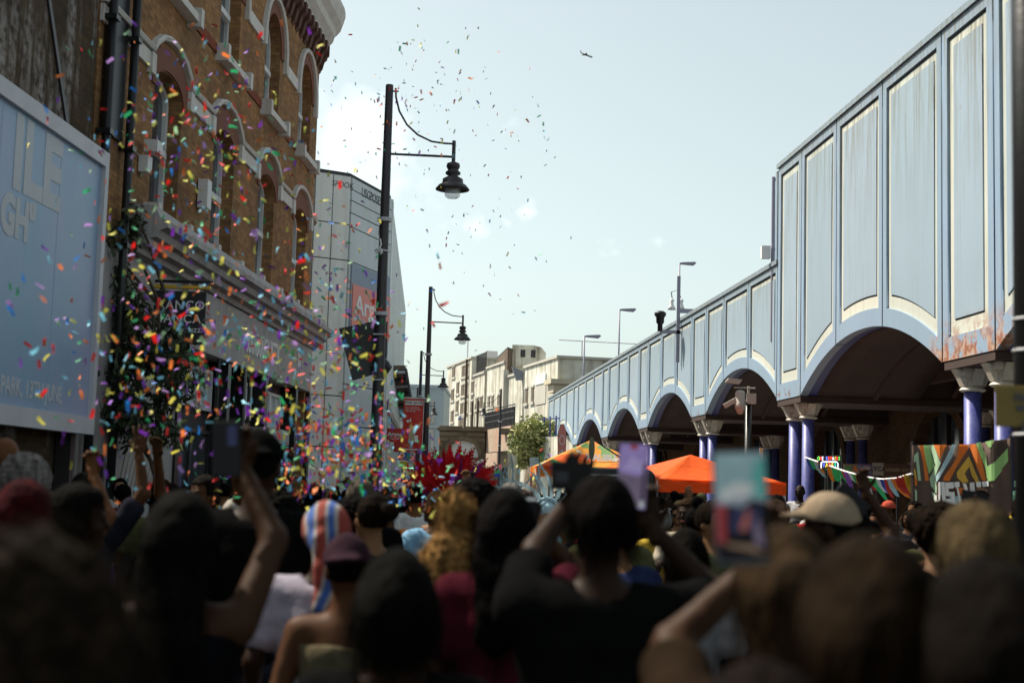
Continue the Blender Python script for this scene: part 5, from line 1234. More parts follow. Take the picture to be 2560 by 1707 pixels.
def jitter(V, amp, sc, seed=0):
    ph = np.random.default_rng(seed).uniform(0, 6, (3, 3)); d = np.zeros_like(V)
    for a in range(3): d[:, a] = np.sin(V[:, 0]*sc+ph[a, 0])*np.sin(V[:, 1]*sc*1.1+ph[a, 1])+.6*np.sin(V[:, 2]*sc*.9+ph[a, 2]+V[:, (a+1) % 3]*sc*1.7)
    return V+d*amp
def unit(v): v = np.array(v, float); return v/max(np.linalg.norm(v), 1e-9)
def hand_prims(wr, fdir, pn, side, kind):
    """palm, four unequal fingers of three bones and a side thumb. fdir finger direction, pn palm normal"""
    y = unit(fdir); z = np.array(pn, float); z = unit(z-y*(z@y)); x = np.cross(y, z)*side       # x towards the thumb
    def L(a, b, c): return wr+x*a+y*b+z*c
    P = [('c', L(0, -.03, 0), L(0, .02, 0), .026, .026, .012), ('c', L(.022, .025, 0), L(.024, .08, 0), .015, .013, .012), ('c', L(0, .025, 0), L(0, .085, 0), .017, .014, .012), ('c', L(-.022, .025, 0), L(-.026, .078, 0), .015, .012, .012)]
    curl = {'open': (5, 8, 6), 'relax': (22, 28, 20), 'grip': (38, 50, 40), 'back': (10, 16, 12)}[kind]
    for i, (bx, ln) in enumerate(((.031, .074), (.011, .083), (-.010, .077), (-.030, .060))):
        spr = (.30, .08, -.10, -.32)[i] if kind == 'open' else (.10, .03, -.04, -.1)[i]
        d = unit(y+x*spr); p = L(bx, .085-(.006 if i == 3 else 0), 0); ang = 0
        for j, (f, r0, r1) in enumerate(((.45, .0095, .0088), (.31, .0088, .0080), (.24, .0080, .0068))):
            ang += R(curl[j]); q = p+(d*math.cos(ang)+z*math.sin(ang))*ln*f; P.append(('c', p, q, r0, r1, .003)); p = q
    t0 = L(.022, .02, .004); td = unit(x*.75+y*.62+z*(.25 if kind == 'open' else .75)); t1 = t0+td*.038; td2 = unit(x*.35+y*.8+z*(.2 if kind == 'open' else .9)); t2 = t1+td2*.030
    return P+[('c', t0, t1, .014, .011, .008), ('c', t1, t2, .0108, .0088, .003)]
def ik(S_, T, a=.285, b=.255, pole=(0, 0, -1)):
    S_, T = np.array(S_, float), np.array(T, float); d = T-S_; L = np.linalg.norm(d); L2 = min(L, (a+b)*.985); d = d/L; T = S_+d*L2
    c = (a*a+L2*L2-b*b)/(2*a*L2); h = a*math.sqrt(max(0, 1-c*c)); p = np.array(pole, float); p = unit(p-d*(p@d))
    return S_+d*a*c+p*h, T
ARMS = {  # shoulder-relative presets for the right side (x mirrored for left): wrist target, pole, hand kind, finger dir, palm normal
    'down': ((.07, .03, -.50), (.3, -1, 0), 'relax', (0, .15, -1), (-1, .2, 0)), 'bent': ((-.02, .27, -.20), (.5, -.3, -1), 'relax', (-.5, 1, .2), (-.6, 0, -.8)),
    'phone': ((-.05, .33, .20), (.6, 0, -1), 'grip', (-.05, .25, 1), (0, -1, .2)), 'high': ((-.02, .20, .45), (1, .1, -.2), 'grip', (-.05, .2, 1), (0, -1, .1)),
    'wave': ((.10, .08, .48), (1, -.2, 0), 'open', (.1, .05, 1), (0, 1, 0)), 'fist': ((.14, .10, .47), (1, -.2, 0), 'relax', (0, .1, 1), (-.3, 1, 0))}
HEADROT = lambda yaw, pit: np.array(Euler((R(pit), 0, R(yaw))).to_matrix())
def rotp(p, M, c): return tuple(c+M@(np.array(p)-c))
NECK = np.array((0, -.005, 1.47))
MESHC = {}
def person_mesh(key, L='down', Rr='down', wd=1.0, yaw=0, pit=0, tgtL=None, tgtR=None, poleL=None, poleR=None, handL=None, handR=None, res=.02, hres=.0095, face=False):
    sh = {}
    prims = [('e', (0, 0, .93), (.165*wd, .12, .14), .05), ('e', (0, .0, 1.10), (.135*wd, .10, .16), .06), ('e', (0, .0, 1.27), (.165*wd, .112, .17), .05),
             ('c', (-.13*wd, 0, 1.375), (.13*wd, 0, 1.375), .062, .062, .04), ('c', (0, -.01, 1.40), (0, 0, 1.52), .058, .052, .03)]
    arms = []; info = {}
    for side, pre, tg, pole, hk in ((-1, L, tgtL, poleL, handL), (1, Rr, tgtR, poleR, handR)):
        S_ = np.array((.178*wd*side, 0, 1.375)); w0, p0, kind, fd, pn = ARMS[pre]; mir = np.array((side, 1, 1))
        T = S_+np.array(w0)*mir if tg is None else np.array(tg); E_, T = ik(S_, T, pole=(np.array(p0)*mir if pole is None else pole))
        fd = np.array(fd, float)*mir; pn = np.array(pn, float)*mir
        if hk: kind = hk
        arms += [('c', S_, E_, .052, .040, .03), ('c', E_, T, .041, .027, .02)]
        info[side] = (S_, E_, T, fd, pn, kind)
    legs = []
    for s_ in (-1, 1):
        legs += [('c', (.085*s_, 0, .90), (.095*s_, .015, .49), .088, .055, .03), ('c', (.095*s_, .015, .49), (.10*s_, -.025, .09), .055, .037, .02), ('e', (.095*s_, -.02, .34), (.05, .058, .12), .03), ('c', (.10*s_, -.05, .045), (.115*s_, .13, .035), .042, .032, .02)]
    G, lo = sdf_eval(prims+arms+legs, res); parts = [nets(G, lo, res)]
    for s_ in (-1, 1):
        S_, E_, T, fd, pn, kind = info[s_]
        fdir = unit(fd) if kind != 'relax' else unit(T-E_)
        G, lo = sdf_eval(hand_prims(T, unit(unit(T-E_)*.4+fdir), pn, s_, kind), .0055, pad=.006, k=.006); parts.append(nets(G, lo, .0055))
    M = HEADROT(yaw, pit); c = NECK
    def rp(p): return rotp(p, M, c)
    hp = [('c', (0, -.005, 1.43), rp((0, .0, 1.54)), .055, .05, .02), ('e', rp((0, -.008, 1.625)), (.074, .088, .095), .02), ('e', rp((0, .012, 1.60)), (.066, .078, .09), .02), ('e', rp((0, .036, 1.547)), (.048, .052, .050), .03),
          ('c', rp((-.028, .083, 1.622)), rp((.028, .083, 1.622)), .010, .010, .015), ('c', rp((0, .092, 1.608)), rp((0, .110, 1.578)), .007, .012, .010), ('c', rp((-.016, .086, 1.545)), rp((.016, .086, 1.545)), .008, .008, .008),
          ('c', rp((-.012, .084, 1.535)), rp((.012, .084, 1.535)), .008, .008, .006), ('e', rp((0, .078, 1.513)), (.02, .016, .016), .015)]
    for s_ in (-1, 1): hp += [('e', rp((.074*s_, -.006, 1.595)), (.012, .020, .032), .006), ('-e', rp((.031*s_, .094, 1.605)), (.007, .005, .004), .008), ('e', rp((.04*s_, .062, 1.578)), (.02, .022, .02), .02)]
    G, lo = sdf_eval(hp, hres, pad=.01); parts.append(nets(G, lo, hres))
    return npmesh('body_'+key, parts), dict(prims=prims, arms=arms, legs=legs, info=info, M=M, wd=wd)
def rotfield(M, f):
    """evaluate a clip function in unrotated head space"""
    def g(X, Y, Z):
        x, y, z = X-NECK[0], Y-NECK[1], Z-NECK[2]
        return f(M[0, 0]*x+M[1, 0]*y+M[2, 0]*z+NECK[0], M[0, 1]*x+M[1, 1]*y+M[2, 1]*z+NECK[1], M[0, 2]*x+M[1, 2]*y+M[2, 2]*z+NECK[2])
    return g
def fuzz(V, n, ln, seed, curl):
    r_ = np.random.default_rng(seed); c = V.mean(0)*np.array((1, 1, 0))+np.array((0, 0, 1))*0; idx = r_.integers(0, len(V), n); vs = []; fs = []
    for i in idx:
        P = V[i]; out = unit((P-np.array((c[0], c[1], P[2]*.6+.4*V[:, 2].mean())))); d = unit(out*(.7 if curl > .3 else .22)+np.array((0, 0, -.5 if curl > .3 else -1))+r_.normal(size=3)*(.45 if curl > .3 else .14)); sd = unit(np.cross(d, r_.normal(size=3)))
        L_ = ln*(.5+r_.random()); w_ = .0011 if curl > .3 else .0009; q = P-out*.004; b0 = len(vs)
        for k in range(4):
            t = k/3; ctr = q+d*L_*t+sd*curl*L_*math.sin(t*3.0)-np.array((0, 0, .35*L_*t*t)); ww = w_*(1-.6*t); vs += [ctr-sd*ww, ctr+sd*ww]
        fs += [(b0+2*k, b0+2*k+1, b0+2*k+3, b0+2*k+2) for k in range(3)]
    return np.array(vs), np.array(fs)
def hair_mesh(kind, M, seed=0, vol=1.0, fz=0):
    def rp(p): return rotp(p, M, NECK)
    v = .016*vol; res = .011; amp, sc = .0015, 60
    pr = [('e', rp((0, -.012, 1.63)), (.074+v, .088+v, .092+v), .02)]
    face = lambda X, Y, Z: np.minimum(Y-.045, 1.672-Z)          # carve away the face
    low = lambda X, Y, Z: 1.545-Z
    if kind == 'short': clip = [rotfield(M, face), rotfield(M, lambda X, Y, Z: np.maximum(1.56-Z, np.minimum(Y-.005, 1.60-Z)))]
    elif kind == 'bun': pr += [('e', rp((0, -.035, 1.765)), (.052, .05, .05), .02)]; clip = [rotfield(M, face), rotfield(M, lambda X, Y, Z: 1.555-Z)]
    elif kind == 'backbun': pr += [('e', rp((0, -.125, 1.64)), (.05, .05, .05), .02)]; clip = [rotfield(M, face), rotfield(M, lambda X, Y, Z: 1.555-Z)]
    elif kind == 'ponytail': pr += [('c', rp((0, -.11, 1.68)), rp((0, -.15, 1.60)), .034, .038, .02), ('c', rp((0, -.15, 1.60)), (0, -.135, 1.30), .038, .018, .02)]; clip = [rotfield(M, face)]
    elif kind == 'long': pr += [('e', rp((0, -.045, 1.57)), (.10, .075, .13), .03), ('c', rp((-.05, -.06, 1.52)), (-.055, -.105, 1.26), .05, .035, .04), ('c', rp((.05, -.06, 1.52)), (.055, -.105, 1.26), .05, .035, .04), ('c', (0, -.09, 1.45), (0, -.11, 1.22), .05, .04, .04)]; clip = [rotfield(M, face), lambda X, Y, Z: np.minimum(Y-.0, 1.56-Z)]; amp, sc = .002, 45
    elif kind == 'curly': pr = [('e', rp((0, -.03, 1.62)), (.125, .12, .13), .04), ('e', (-.07, -.05, 1.50), (.085, .085, .12), .04), ('e', (.07, -.05, 1.50), (.085, .085, .12), .04), ('e', (0, -.09, 1.44), (.11, .07, .13), .04)]; clip = [rotfield(M, lambda X, Y, Z: np.minimum(Y-.04, 1.70-Z)), lambda X, Y, Z: np.minimum(Y-.03, 1.5-Z)]; amp, sc = .010, 70
    elif kind == 'curlybun': pr = [('e', rp((0, -.03, 1.60)), (.105, .105, .115), .03), ('e', (-.075, -.05, 1.50), (.09, .085, .11), .04), ('e', (.075, -.05, 1.50), (.09, .085, .11), .04), ('e', (0, -.09, 1.43), (.125, .07, .13), .04), ('e', rp((0, -.03, 1.785)), (.058, .055, .075), .012)]; clip = [rotfield(M, lambda X, Y, Z: np.minimum(Y-.04, 1.69-Z)), lambda X, Y, Z: np.minimum(Y-.03, 1.5-Z)]; amp, sc = .011, 75
    elif kind == 'afro': pr = [('e', rp((0, -.03, 1.65)), (.135, .135, .14), .03)]; clip = [rotfield(M, lambda X, Y, Z: np.minimum(Y-.035, 1.69-Z))]; amp, sc = .007, 80
    elif kind == 'bob': pr += [('e', rp((0, -.03, 1.58)), (.105, .095, .115), .03)]; clip = [rotfield(M, lambda X, Y, Z: np.minimum(Y-.04, 1.68-Z)), lambda X, Y, Z: 1.47-Z]
    elif kind in ('cap', 'capback'):
        sg = 1 if kind == 'cap' else -1
        pr = [('e', rp((0, -.008, 1.645)), (.094, .106, .10), .02), ('c', rp((-.04, sg*.11, 1.655)), rp((.04, sg*.11, 1.655)), .02, .02, .02), ('e', rp((0, sg*.13, 1.652)), (.075, .075, .014), .01)]
        clip = [rotfield(M, lambda X, Y, Z: 1.640-Z-.1*np.abs(X))]; amp = .001
    elif kind == 'wrap': pr = [('e', rp((0, -.015, 1.645)), (.10, .112, .105), .02), ('e', rp((0, -.11, 1.60)), (.045, .04, .04), .02), ('c', rp((0, -.13, 1.57)), (.03, -.16, 1.34), .03, .045, .02)]; clip = [rotfield(M, lambda X, Y, Z: np.minimum(Y-.03, 1.66-Z))]; amp, sc = .003, 40
    G, lo = sdf_eval(pr, res, pad=.02, clip=clip); V, F_ = nets(G, lo, res)
    V = jitter(V, amp, sc, seed)
    if fz: V = jitter(V, .007, 17, seed+5)
    parts = [(V, F_)]
    if fz and kind not in ('cap', 'capback', 'wrap'): parts.append(fuzz(V, fz, .045 if 'curl' in kind else .06, seed, .5 if 'curl' in kind else .1))
    return npmesh('hair_'+kind, parts)
def top_mesh(d, sleeve='short', neck=1.405, hem=.86, loose=1.0, seed=0):
    g = .016*loose; wd = d['wd']
    pr = [('e', (0, 0, .93), (.165*wd+g, .12+g, .16), .06), ('e', (0, 0, 1.10), (.14*wd+g, .105+g, .17), .07), ('e', (0, 0, 1.27), (.165*wd+g, .112+g, .17+g), .05), ('c', (-.13*wd, 0, 1.375), (.13*wd, 0, 1.375), .062+g*.8, .062+g*.8, .04)]
    if sleeve != 'none' and neck > 1.34:
        f = .62 if sleeve == 'short' else 1
        for s_ in (-1, 1):
            S_, E_, T, *_ = d['info'][s_]
            if sleeve == 'short': pr.append(('c', S_, S_+(E_-S_)*.62, .056+g, .052+g*1.2, .03))
            else: pr += [('c', S_, E_, .056+g, .044+g, .03), ('c', E_, E_+(T-E_)*.93, .045+g, .034+g*.7, .02)]
    def clipf(X, Y, Z):
        body = (np.abs(X) < .17*wd)
        return np.maximum(hem-Z, np.where(np.sqrt(X**2+Y**2) < (.085 if neck > 1.38 else .5), Z-neck, -1))
    G, lo = sdf_eval(pr, .018, pad=.02, clip=[clipf]); V, F_ = nets(G, lo, .018)
    return npmesh('top', [(jitter(V, .0035, 26, seed), F_)])
def legs_mesh(d, kind='trousers', seed=0):
    g = .014; z0 = .10 if kind == 'trousers' else (.50 if kind == 'shorts' else .45)
    pr = [('e', (0, 0, .93), (.167*d['wd']+g, .122+g, .14), .04)]
    if kind == 'skirt': pr += [('c', (0, 0, .88), (0, 0, .45), .15, .19, .05)]
    else:
        for s_ in (-1, 1): pr += [('c', (.085*s_, 0, .90), (.095*s_, .015, .49), .09+g, .06+g, .03), ('c', (.095*s_, .015, .49), (.10*s_, -.025, .10), .058+g, .05+g, .02)]
    G, lo = sdf_eval(pr, .022, pad=.02, clip=[lambda X, Y, Z: np.maximum(z0-Z, Z-1.0)]); V, F_ = nets(G, lo, .022)
    return npmesh('legwear', [(jitter(V, .003, 22, seed), F_)])
SHOE = None
def simple(name, mb, mat, parent, color=None, smooth=False):
    o = mb.build(name, mat, parent, smooth)
    if color: o.color = (*color, 1)
    return o
def lk_obj(name, me, mat, parent, color):
    o = link(name, me, mat, parent); o.color = (*color, 1); return o
def head_extra(root, M, kind, color=(.01, .01, .012)):
    def rp(p): return rotp(p, M, NECK)
    if kind == 'sunglasses':
        m = MB()
        for s_ in (-1, 1):
            c = rp((.031*s_, .100, 1.604)); m.lathe([(.0, -.004), (.022, -.003), (.022, .003), (0, .004)], 12)
            i0 = len(m.v)-48; ax = M@np.array((0, 1, 0)); rot = Vector((0, 0, 1)).rotation_difference(Vector(ax)).to_matrix().to_4x4()
            m.xf(Matrix.Translation(c)@rot, i0); m.tube([rp((.05*s_, .098, 1.61)), rp((.078*s_, .06, 1.61)), rp((.082*s_, -.01, 1.605))], .003, 4)
        m.tube([rp((-.012, .104, 1.61)), rp((.012, .104, 1.61))], .003, 4)
        simple('sunglasses', m, 'plastic', root, (.008, .008, .01))
    elif kind == 'eyes':
        m = MB()
        for s_ in (-1, 1):
            c = rp((.031*s_, .085, 1.605)); m.lathe([(0, -.010), (.008, -.007), (.0105, 0), (.008, .007), (0, .010)], 8, c)
        simple('eyes', m, 'plastic', root, (.05, .035, .03), True)
        m = MB()
        for s_ in (-1, 1): m.tube([rp((.016*s_, .097, 1.625)), rp((.034*s_, .099, 1.630)), rp((.048*s_, .088, 1.624))], [.003, .004, .002], 5)
        simple('eyebrows', m, 'hair', root, color)
        m = MB().tube([rp((-.022, .091, 1.541)), rp((0, .0965, 1.543)), rp((.022, .091, 1.541))], [.002, .005, .002], 6); simple('lips', m, 'skin', root, (.25, .07, .06))
SKINS = [(.018, .008, .004), (.032, .013, .005), (.062, .025, .009), (.12, .048, .018), (.20, .10, .05), (.27, .15, .09)]
def build_person(key, label, hair='short', L='down', Rr='down', top='short', legk='trousers', skin=1, haircol=(.004, .004, .003), topcol=(.03, .03, .035), legcol=(.03, .035, .05), neck=1.405, hem=.86,
                 wd=1.0, yaw=0, pit=0, extra=None, vol=1.0, group=None, loc=(0, 0, 0), rz=0, scale=1.0, seed=0, fz=0, **kw):
    r = thing('person', label, 'person', loc, rz, group); r.scale = (scale,)*3
    me, d = person_mesh(key, L, Rr, wd, yaw, pit, **kw)
    sk_ = SKINS[skin] if isinstance(skin, int) else skin
    lk_obj('body', me, 'skin', r, tuple(v*.62 for v in sk_) if fz else sk_)  # near figures get darker skin: the dim foreground is put into the colour
    if top: lk_obj('shirt' if top != 'none' else 'vest', top_mesh(d, top, neck, hem, seed=seed), 'cloth', r, topcol)
    if legk: lk_obj({'trousers': 'trousers', 'shorts': 'shorts', 'skirt': 'skirt'}[legk], legs_mesh(d, legk, seed), 'cloth', r, legcol)
    if hair and hair != 'bald': lk_obj('cap' if hair in ('cap', 'capback') else ('head_wrap' if hair == 'wrap' else 'hair'), hair_mesh(hair, d['M'], seed, vol, fz), 'cloth' if hair in ('cap', 'capback', 'wrap') else 'hair', r, haircol)
    if hair == 'wrap' and key == 'ff': [c_.data.materials.__setitem__(0, MATS['wrap_stripes']) for c_ in r.children if c_.name.startswith('head_wrap')]
    if hair in ('cap', 'capback'): lk_obj('hair', hair_mesh('short', d['M'], seed, .3), 'hair', r, (.004, .004, .003))
    if extra: head_extra(r, d['M'], extra, haircol)
    shoes = MB()
    for s_ in (-1, 1): shoes.prism([(-.10, 0), (.17, 0), (.18, .04), (.08, .075), (-.02, .10), (-.10, .09)], .10, lambda a, b, c, s_=s_: (.107*s_+c-.05, a-.01, b))
    o = simple('shoes', shoes, 'cloth', r, (.03, .03, .03)); md = o.modifiers.new('b', 'BEVEL'); md.width = .015; md.segments = 2
    return r, d
HEADTOP = 1.735
def screen_mat(name, col, e):
    m, t, b = nodes(name); b.inputs['Base Color'].default_value = (.01, .01, .01, 1); g = noise(t, coord(t), 18, 3, .3, .7)
    t.links.new(mixc(t, g, col, tuple(x*.7 for x in col)), b.inputs['Emission Color']); b.inputs['Emission Strength'].default_value = e*.62; b.inputs['Roughness'].default_value = .45; b.inputs['Specular IOR Level'].default_value = .1; MATS[name] = m
for n_, c_, e_ in (('scr_lilac', (.36, .28, .62), .55), ('scr_grey', (.22, .18, .27), .5), ('scr_red', (.45, .06, .07), .4), ('scr_cyan', (.27, .43, .46), .55), ('scr_white', (.5, .55, .55), .6), ('scr_navy', (.05, .06, .16), .35),
                   ('scr_tan', (.32, .22, .15), .4), ('scr_dark', (.01, .01, .014), .2), ('scr_teal', (.12, .45, .42), .5), ('scr_salmon', (.5, .15, .10), .5), ('scr_plum', (.10, .07, .14), .4), ('scr_haze', (.42, .36, .66), .6), ('scr_sky', (.34, .42, .50), .45)): screen_mat(n_, c_, e_)
def phone(label, pos, ry=0, rx=0, rz=0, col=(.004, .004, .005), pics=None, size=(.075, .155), group=None, landscape=False):
    """phone standing upright, screen towards -y"""
    r = thing('phone', label, 'phone', pos, 0, group); r.rotation_euler = (rx, ry+(R(90) if landscape else 0), rz); w_, h_ = size
    o = simple('case', MB().box(-w_/2, w_/2, 0, .009, -h_/2, h_/2), 'plastic', r, col); md = o.modifiers.new('b', 'BEVEL'); md.width = .006; md.segments = 2
    s_ = MB().box(-w_/2+.003, w_/2-.003, -.0015, -.0002, -h_/2+.004, h_/2-.004).build('screen', 'scr_dark' if not pics else pics[0], r)
    for k_, e_ in enumerate(pics[1] if pics else []):
        mt = e_[0]; ps = e_[1] if isinstance(e_[1], list) else [(e_[1], e_[3]), (e_[2], e_[3]), (e_[2], e_[4]), (e_[1], e_[4])]
        MB().prism([(a*w_, b*h_) for a, b in ps], .0005, lambda a, b, c: (a, -.0018-.0006*k_-c, b)).build('screen_picture', mt, s_)
    simple('lens', MB().box(-w_/2+.012, -w_/2+.034, .009, .012, h_/2-.036, h_/2-.012), 'plastic', r, (.02, .02, .025))
    return r
def put_person(x, y, Y, rz=0, **kw):
    """figure whose head top stands at that height and distance"""
    v = at(x, y, Y); sc = v.z/kw.pop('ht', HEADTOP)
    r, d = build_person(scale=sc, loc=(v.x, v.y, 0), rz=rz, **kw)
    return r, d, sc
def reach(x, y, Yh, X0, Y0, rz, sc):
    """world point seen there -> local coordinates of a figure at X0,Y0"""
    v = at(x, y, Yh)-Vector((X0, Y0, 0)); c, s_ = math.cos(-rz), math.sin(-rz)
    return np.array((v.x*c-v.y*s_, v.x*s_+v.y*c, v.z))/sc
def to_world(p, X0, Y0, rz, sc): c, s_ = math.cos(rz), math.sin(rz); return Vector(((p[0]*c-p[1]*s_)*sc+X0, (p[0]*s_+p[1]*c)*sc+Y0, p[2]*sc))
def D(v): return v*1.08844
def fig(x, y, Y, label, key, hair='short', ht=HEADTOP, rz=0, hands=None, **kw):
    """foreground figure; hands = {side: (px, py, dY, kind, pole)}"""
    v = at(x, y, Y); sc = v.z/ht
    for side, (hx, hy, dY, kind, pole) in (hands or {}).items():
        T = reach(hx, hy, Y+dY, v.x, v.y, rz, sc); kw['tgt'+side] = T
        if side == 'L': kw['L'] = kw.get('L', 'high'); kw['handL'] = kind; kw['poleL'] = pole
        else: kw['Rr'] = kw.get('Rr', 'high'); kw['handR'] = kind; kw['poleR'] = pole
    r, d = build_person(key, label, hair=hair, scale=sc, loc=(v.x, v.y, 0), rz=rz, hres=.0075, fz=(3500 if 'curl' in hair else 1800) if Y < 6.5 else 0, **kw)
    w_ = {}
    for s_ in (-1, 1):
        S_, E_, T, fd, pn, kind = d['info'][s_]; y_ = unit(unit(T-E_)*.4+unit(fd)); pnn = unit(np.array(pn)-y_*(np.array(pn)@y_)); w_[s_] = (to_world(T+y_*.085+pnn*.024, v.x, v.y, rz, sc), y_, pnn)
    return r, w_
BK = (.004, .003, .003)
GF = 'onlookers in the foreground with their backs turned'
# --- the closest rows, each placed where the photograph has them
fig(D(420), D(1128), 4.0, 'woman with long loose black hair holding a dark phone up high, lower left foreground', 'fa', 'long', topcol=(.004, .004, .005), skin=2, hands={'R': (D(556), D(1075), .22, 'grip', (1, -.1, -.5))}, top='none', neck=1.36, vol=1.9, ht=1.75)
pw = at(D(520), D(1030), 4.15)
phone('dark phone in a thick case held up above the long haired woman', pw, ry=R(-4), rx=R(-6), size=(.085, .165), pics=('scr_dark', [('scr_navy', .05, .35, .05, .4)]))
fig(D(598), D(984), 6.0, 'tall man in black cap and black shirt towering over the left foreground', 'fb', 'capback', haircol=(.003, .003, .003), topcol=(.004, .004, .004), skin=1, ht=1.75, Rr='bent', wd=1.1)
fig(D(90), D(1225), 1.7, 'very close blurred head with dark brown hair at the lower left corner', 'fc', 'curly', haircol=(.02, .014, .009), topcol=(.02, .018, .014), skin=1, vol=1.5, ht=1.75)
fig(D(60), D(1108), 4.6, 'woman with deep red wrapped hair at the left edge', 'fd', 'bob', haircol=(.045, .003, .005), topcol=(.02, .012, .014), skin=3, top='none', neck=1.35, vol=1.3, rz=R(-20))
fig(D(185), D(1112), 5.2, 'person in grey hooded jacket seen in profile looking right', 'fe', 'short', topcol=(.06, .055, .05), top='long', skin=1, rz=R(-75), L='bent')
fig(D(752), D(1150), 5.6, 'man in white shirt wearing a red white and blue headwrap', 'ff', 'wrap', haircol=(.25, .16, .14), topcol=(.36, .33, .40), skin=1, ht=1.75, wd=1.1)
fig(D(800), D(1222), 5.0, 'woman in plum cap and thin strapped beige dress', 'fg', 'capback', haircol=(.035, .018, .026), topcol=(.12, .10, .06), legcol=(.16, .10, .06), legk='skirt', top='none', neck=1.33, skin=3, ht=1.75)
fig(D(915), D(1252), 3.2, 'close dark haired head of a person in black, bottom centre', 'fh', 'bob', haircol=(.004, .004, .003), topcol=(.004, .004, .004), skin=2, vol=1.2, ht=1.75)
fig(D(1045), D(1135), 5.2, 'woman with blonde curls in a high bun and bare tanned shoulders', 'fi', 'curlybun', haircol=(.36, .20, .07), topcol=(.06, .03, .025), top='none', neck=1.26, hem=1.0, skin=3, ht=1.84, vol=1)
fig(D(1165), D(1128), 5.0, 'woman with very long dark hair in a maroon top filming with a phone', 'fj', 'long', haircol=(.004, .003, .003), topcol=(.05, .007, .013), skin=2, hands={'R': (D(1218), D(1205), .3, 'grip', (1, 0, -.8))}, rz=R(-6), vol=1.6)
phone('dark phone with pale top edge held by the woman in maroon', at(D(1213), D(1187), 5.22), pics=('scr_dark', [('scr_white', -.45, .45, .40, .47)]), size=(.072, .15))
r_, w_ = fig(D(1382), D(1078), 4.0, 'broad man in black t-shirt filming with a phone, right of centre', 'fk', 'short', haircol=(.003, .002, .002), topcol=(.004, .004, .004), skin=1, wd=1.25, ht=1.75, rz=R(8), hands={'R': (D(1500), D(1215), .34, 'grip', (1, -.2, -.9)), 'L': (D(1322), D(1130), .40, 'grip', (-1, -.2, -.9))})
phone('phone with glowing lilac screen held up by the broad man in black', at(D(1453), D(1093), 4.28), ry=R(2), size=(.092, .20), pics=('scr_lilac', [('scr_grey', [(-.46, -.46), (.46, -.46), (.46, .05), (.1, .0), (-.46, .06)]), ('scr_plum', [(.28, -.44), (.40, -.44), (.42, .22), (.32, .2)]), ('scr_haze', [(-.3, .1), (.3, .06), (.34, .22), (-.1, .3)]), ('scr_red', -.12, .12, .40, .47), ('scr_white', .25, .40, -.46, -.36)]))
cm_ = thing('camera', 'black camera held up beside the broad man in black', 'camera', at(D(1312), D(1092), 4.36))
simple('camera_body', MB().box(-.062, .062, -.03, .03, -.045, .042).box(-.02, .02, -.02, .02, .04, .058), 'plastic', cm_, (.01, .01, .01)); simple('lens', MB().lathe([(.03, 0), (.033, .05), (.03, .09)], 14).xf(Matrix.Rotation(R(-90), 4, 'X')@Matrix.Translation((0, 0, .03))), 'plastic', cm_, (.01, .01, .01))
simple('cold_light_hood', MB().box(-.05, -.01, -.034, -.031, -.02, .01), 'plastic', cm_, (.05, .05, .06))
fig(D(1800), D(1213), 2.6, 'blurred person with fair hair tied back holding a big phone up', 'fl', 'backbun', haircol=(.04, .024, .012), topcol=(.02, .012, .007), skin=2, hands={'L': (D(1745), D(1290), .30, 'grip', (-1, 0, -.8))}, vol=1.1)
phone('large close phone whose screen shows the bright street and sky', at(D(1702), D(1165), 2.2), ry=R(-3), size=(.085, .175), pics=('scr_sky', [('scr_cyan', [(-.46, .12), (.46, .2), (.46, .47), (-.46, .47)]), ('scr_teal', [(.46, .08), (.46, .44), (.28, .40), (.18, .24), (.2, .10)]), ('scr_white', [(-.35, .06), (.15, .10), (.3, .2), (-.1, .22), (-.38, .14)]), ('scr_dark', [(-.46, -.47), (.46, -.47), (.46, .04), (.2, .07), (0, .0), (-.2, .03), (-.46, -.02)]), ('scr_navy', [(-.22, -.22), (.30, -.2), (.34, .0), (-.2, -.01)]), ('scr_red', [(-.46, -.3), (-.30, -.31), (-.28, .02), (-.46, .04)]), ('scr_salmon', [(-.05, -.2), (.08, -.2), (.16, -.03), (.1, -.02), (.0, -.12)]), ('scr_tan', [(-.3, -.30), (.2, -.33), (.42, -.42), (.1, -.38), (-.3, -.34)]), ('scr_grey', [(.2, -.3), (.4, -.35), (.3, -.1), (.22, -.12)])]))
fig(D(1905), D(1128), 5.6, 'man in a beige cap with its peak to the left', 'fm', 'cap', haircol=(.26, .20, .14), topcol=(.02, .018, .018), skin=1, ht=1.75, rz=R(70), wd=1.05)
fig(D(1995), D(1222), 2.0, 'very close blurred head with light brown hair, lower right', 'fn', 'bob', haircol=(.016, .009, .004), topcol=(.02, .016, .014), skin=2, vol=1.5, ht=1.75)
fig(D(2235), D(1160), 3.9, 'woman with long pale blonde hair near the right edge', 'fo', 'long', haircol=(.085, .06, .03), topcol=(.006, .005, .004), skin=3, vol=1.5, rz=R(15))
fig(D(2260), D(1275), 1.9, 'very close dark figure filling the lower right corner', 'fp', 'bob', haircol=(.006, .004, .003), topcol=(.004, .004, .004), skin=1, vol=1.4, ht=1.75)
fig(D(1575), D(1215), 6.2, 'person with dark bob haircut in navy and white striped shirt', 'fq', 'bob', haircol=(.004, .003, .002), topcol=(.22, .22, .23), skin=2, vol=1.1)
fig(D(1750), D(1430), 1.75, 'very close person in a pink top at the bottom edge', 'fr', 'short', haircol=(.01, .006, .005), topcol=(.30, .06, .08), skin=3, ht=1.79, rz=R(15))
fig(D(15), D(1005), 9.5, 'tall bald man at the left edge below the billboard', 'fs', 'bald', topcol=(.004, .004, .004), skin=3, ht=1.72)
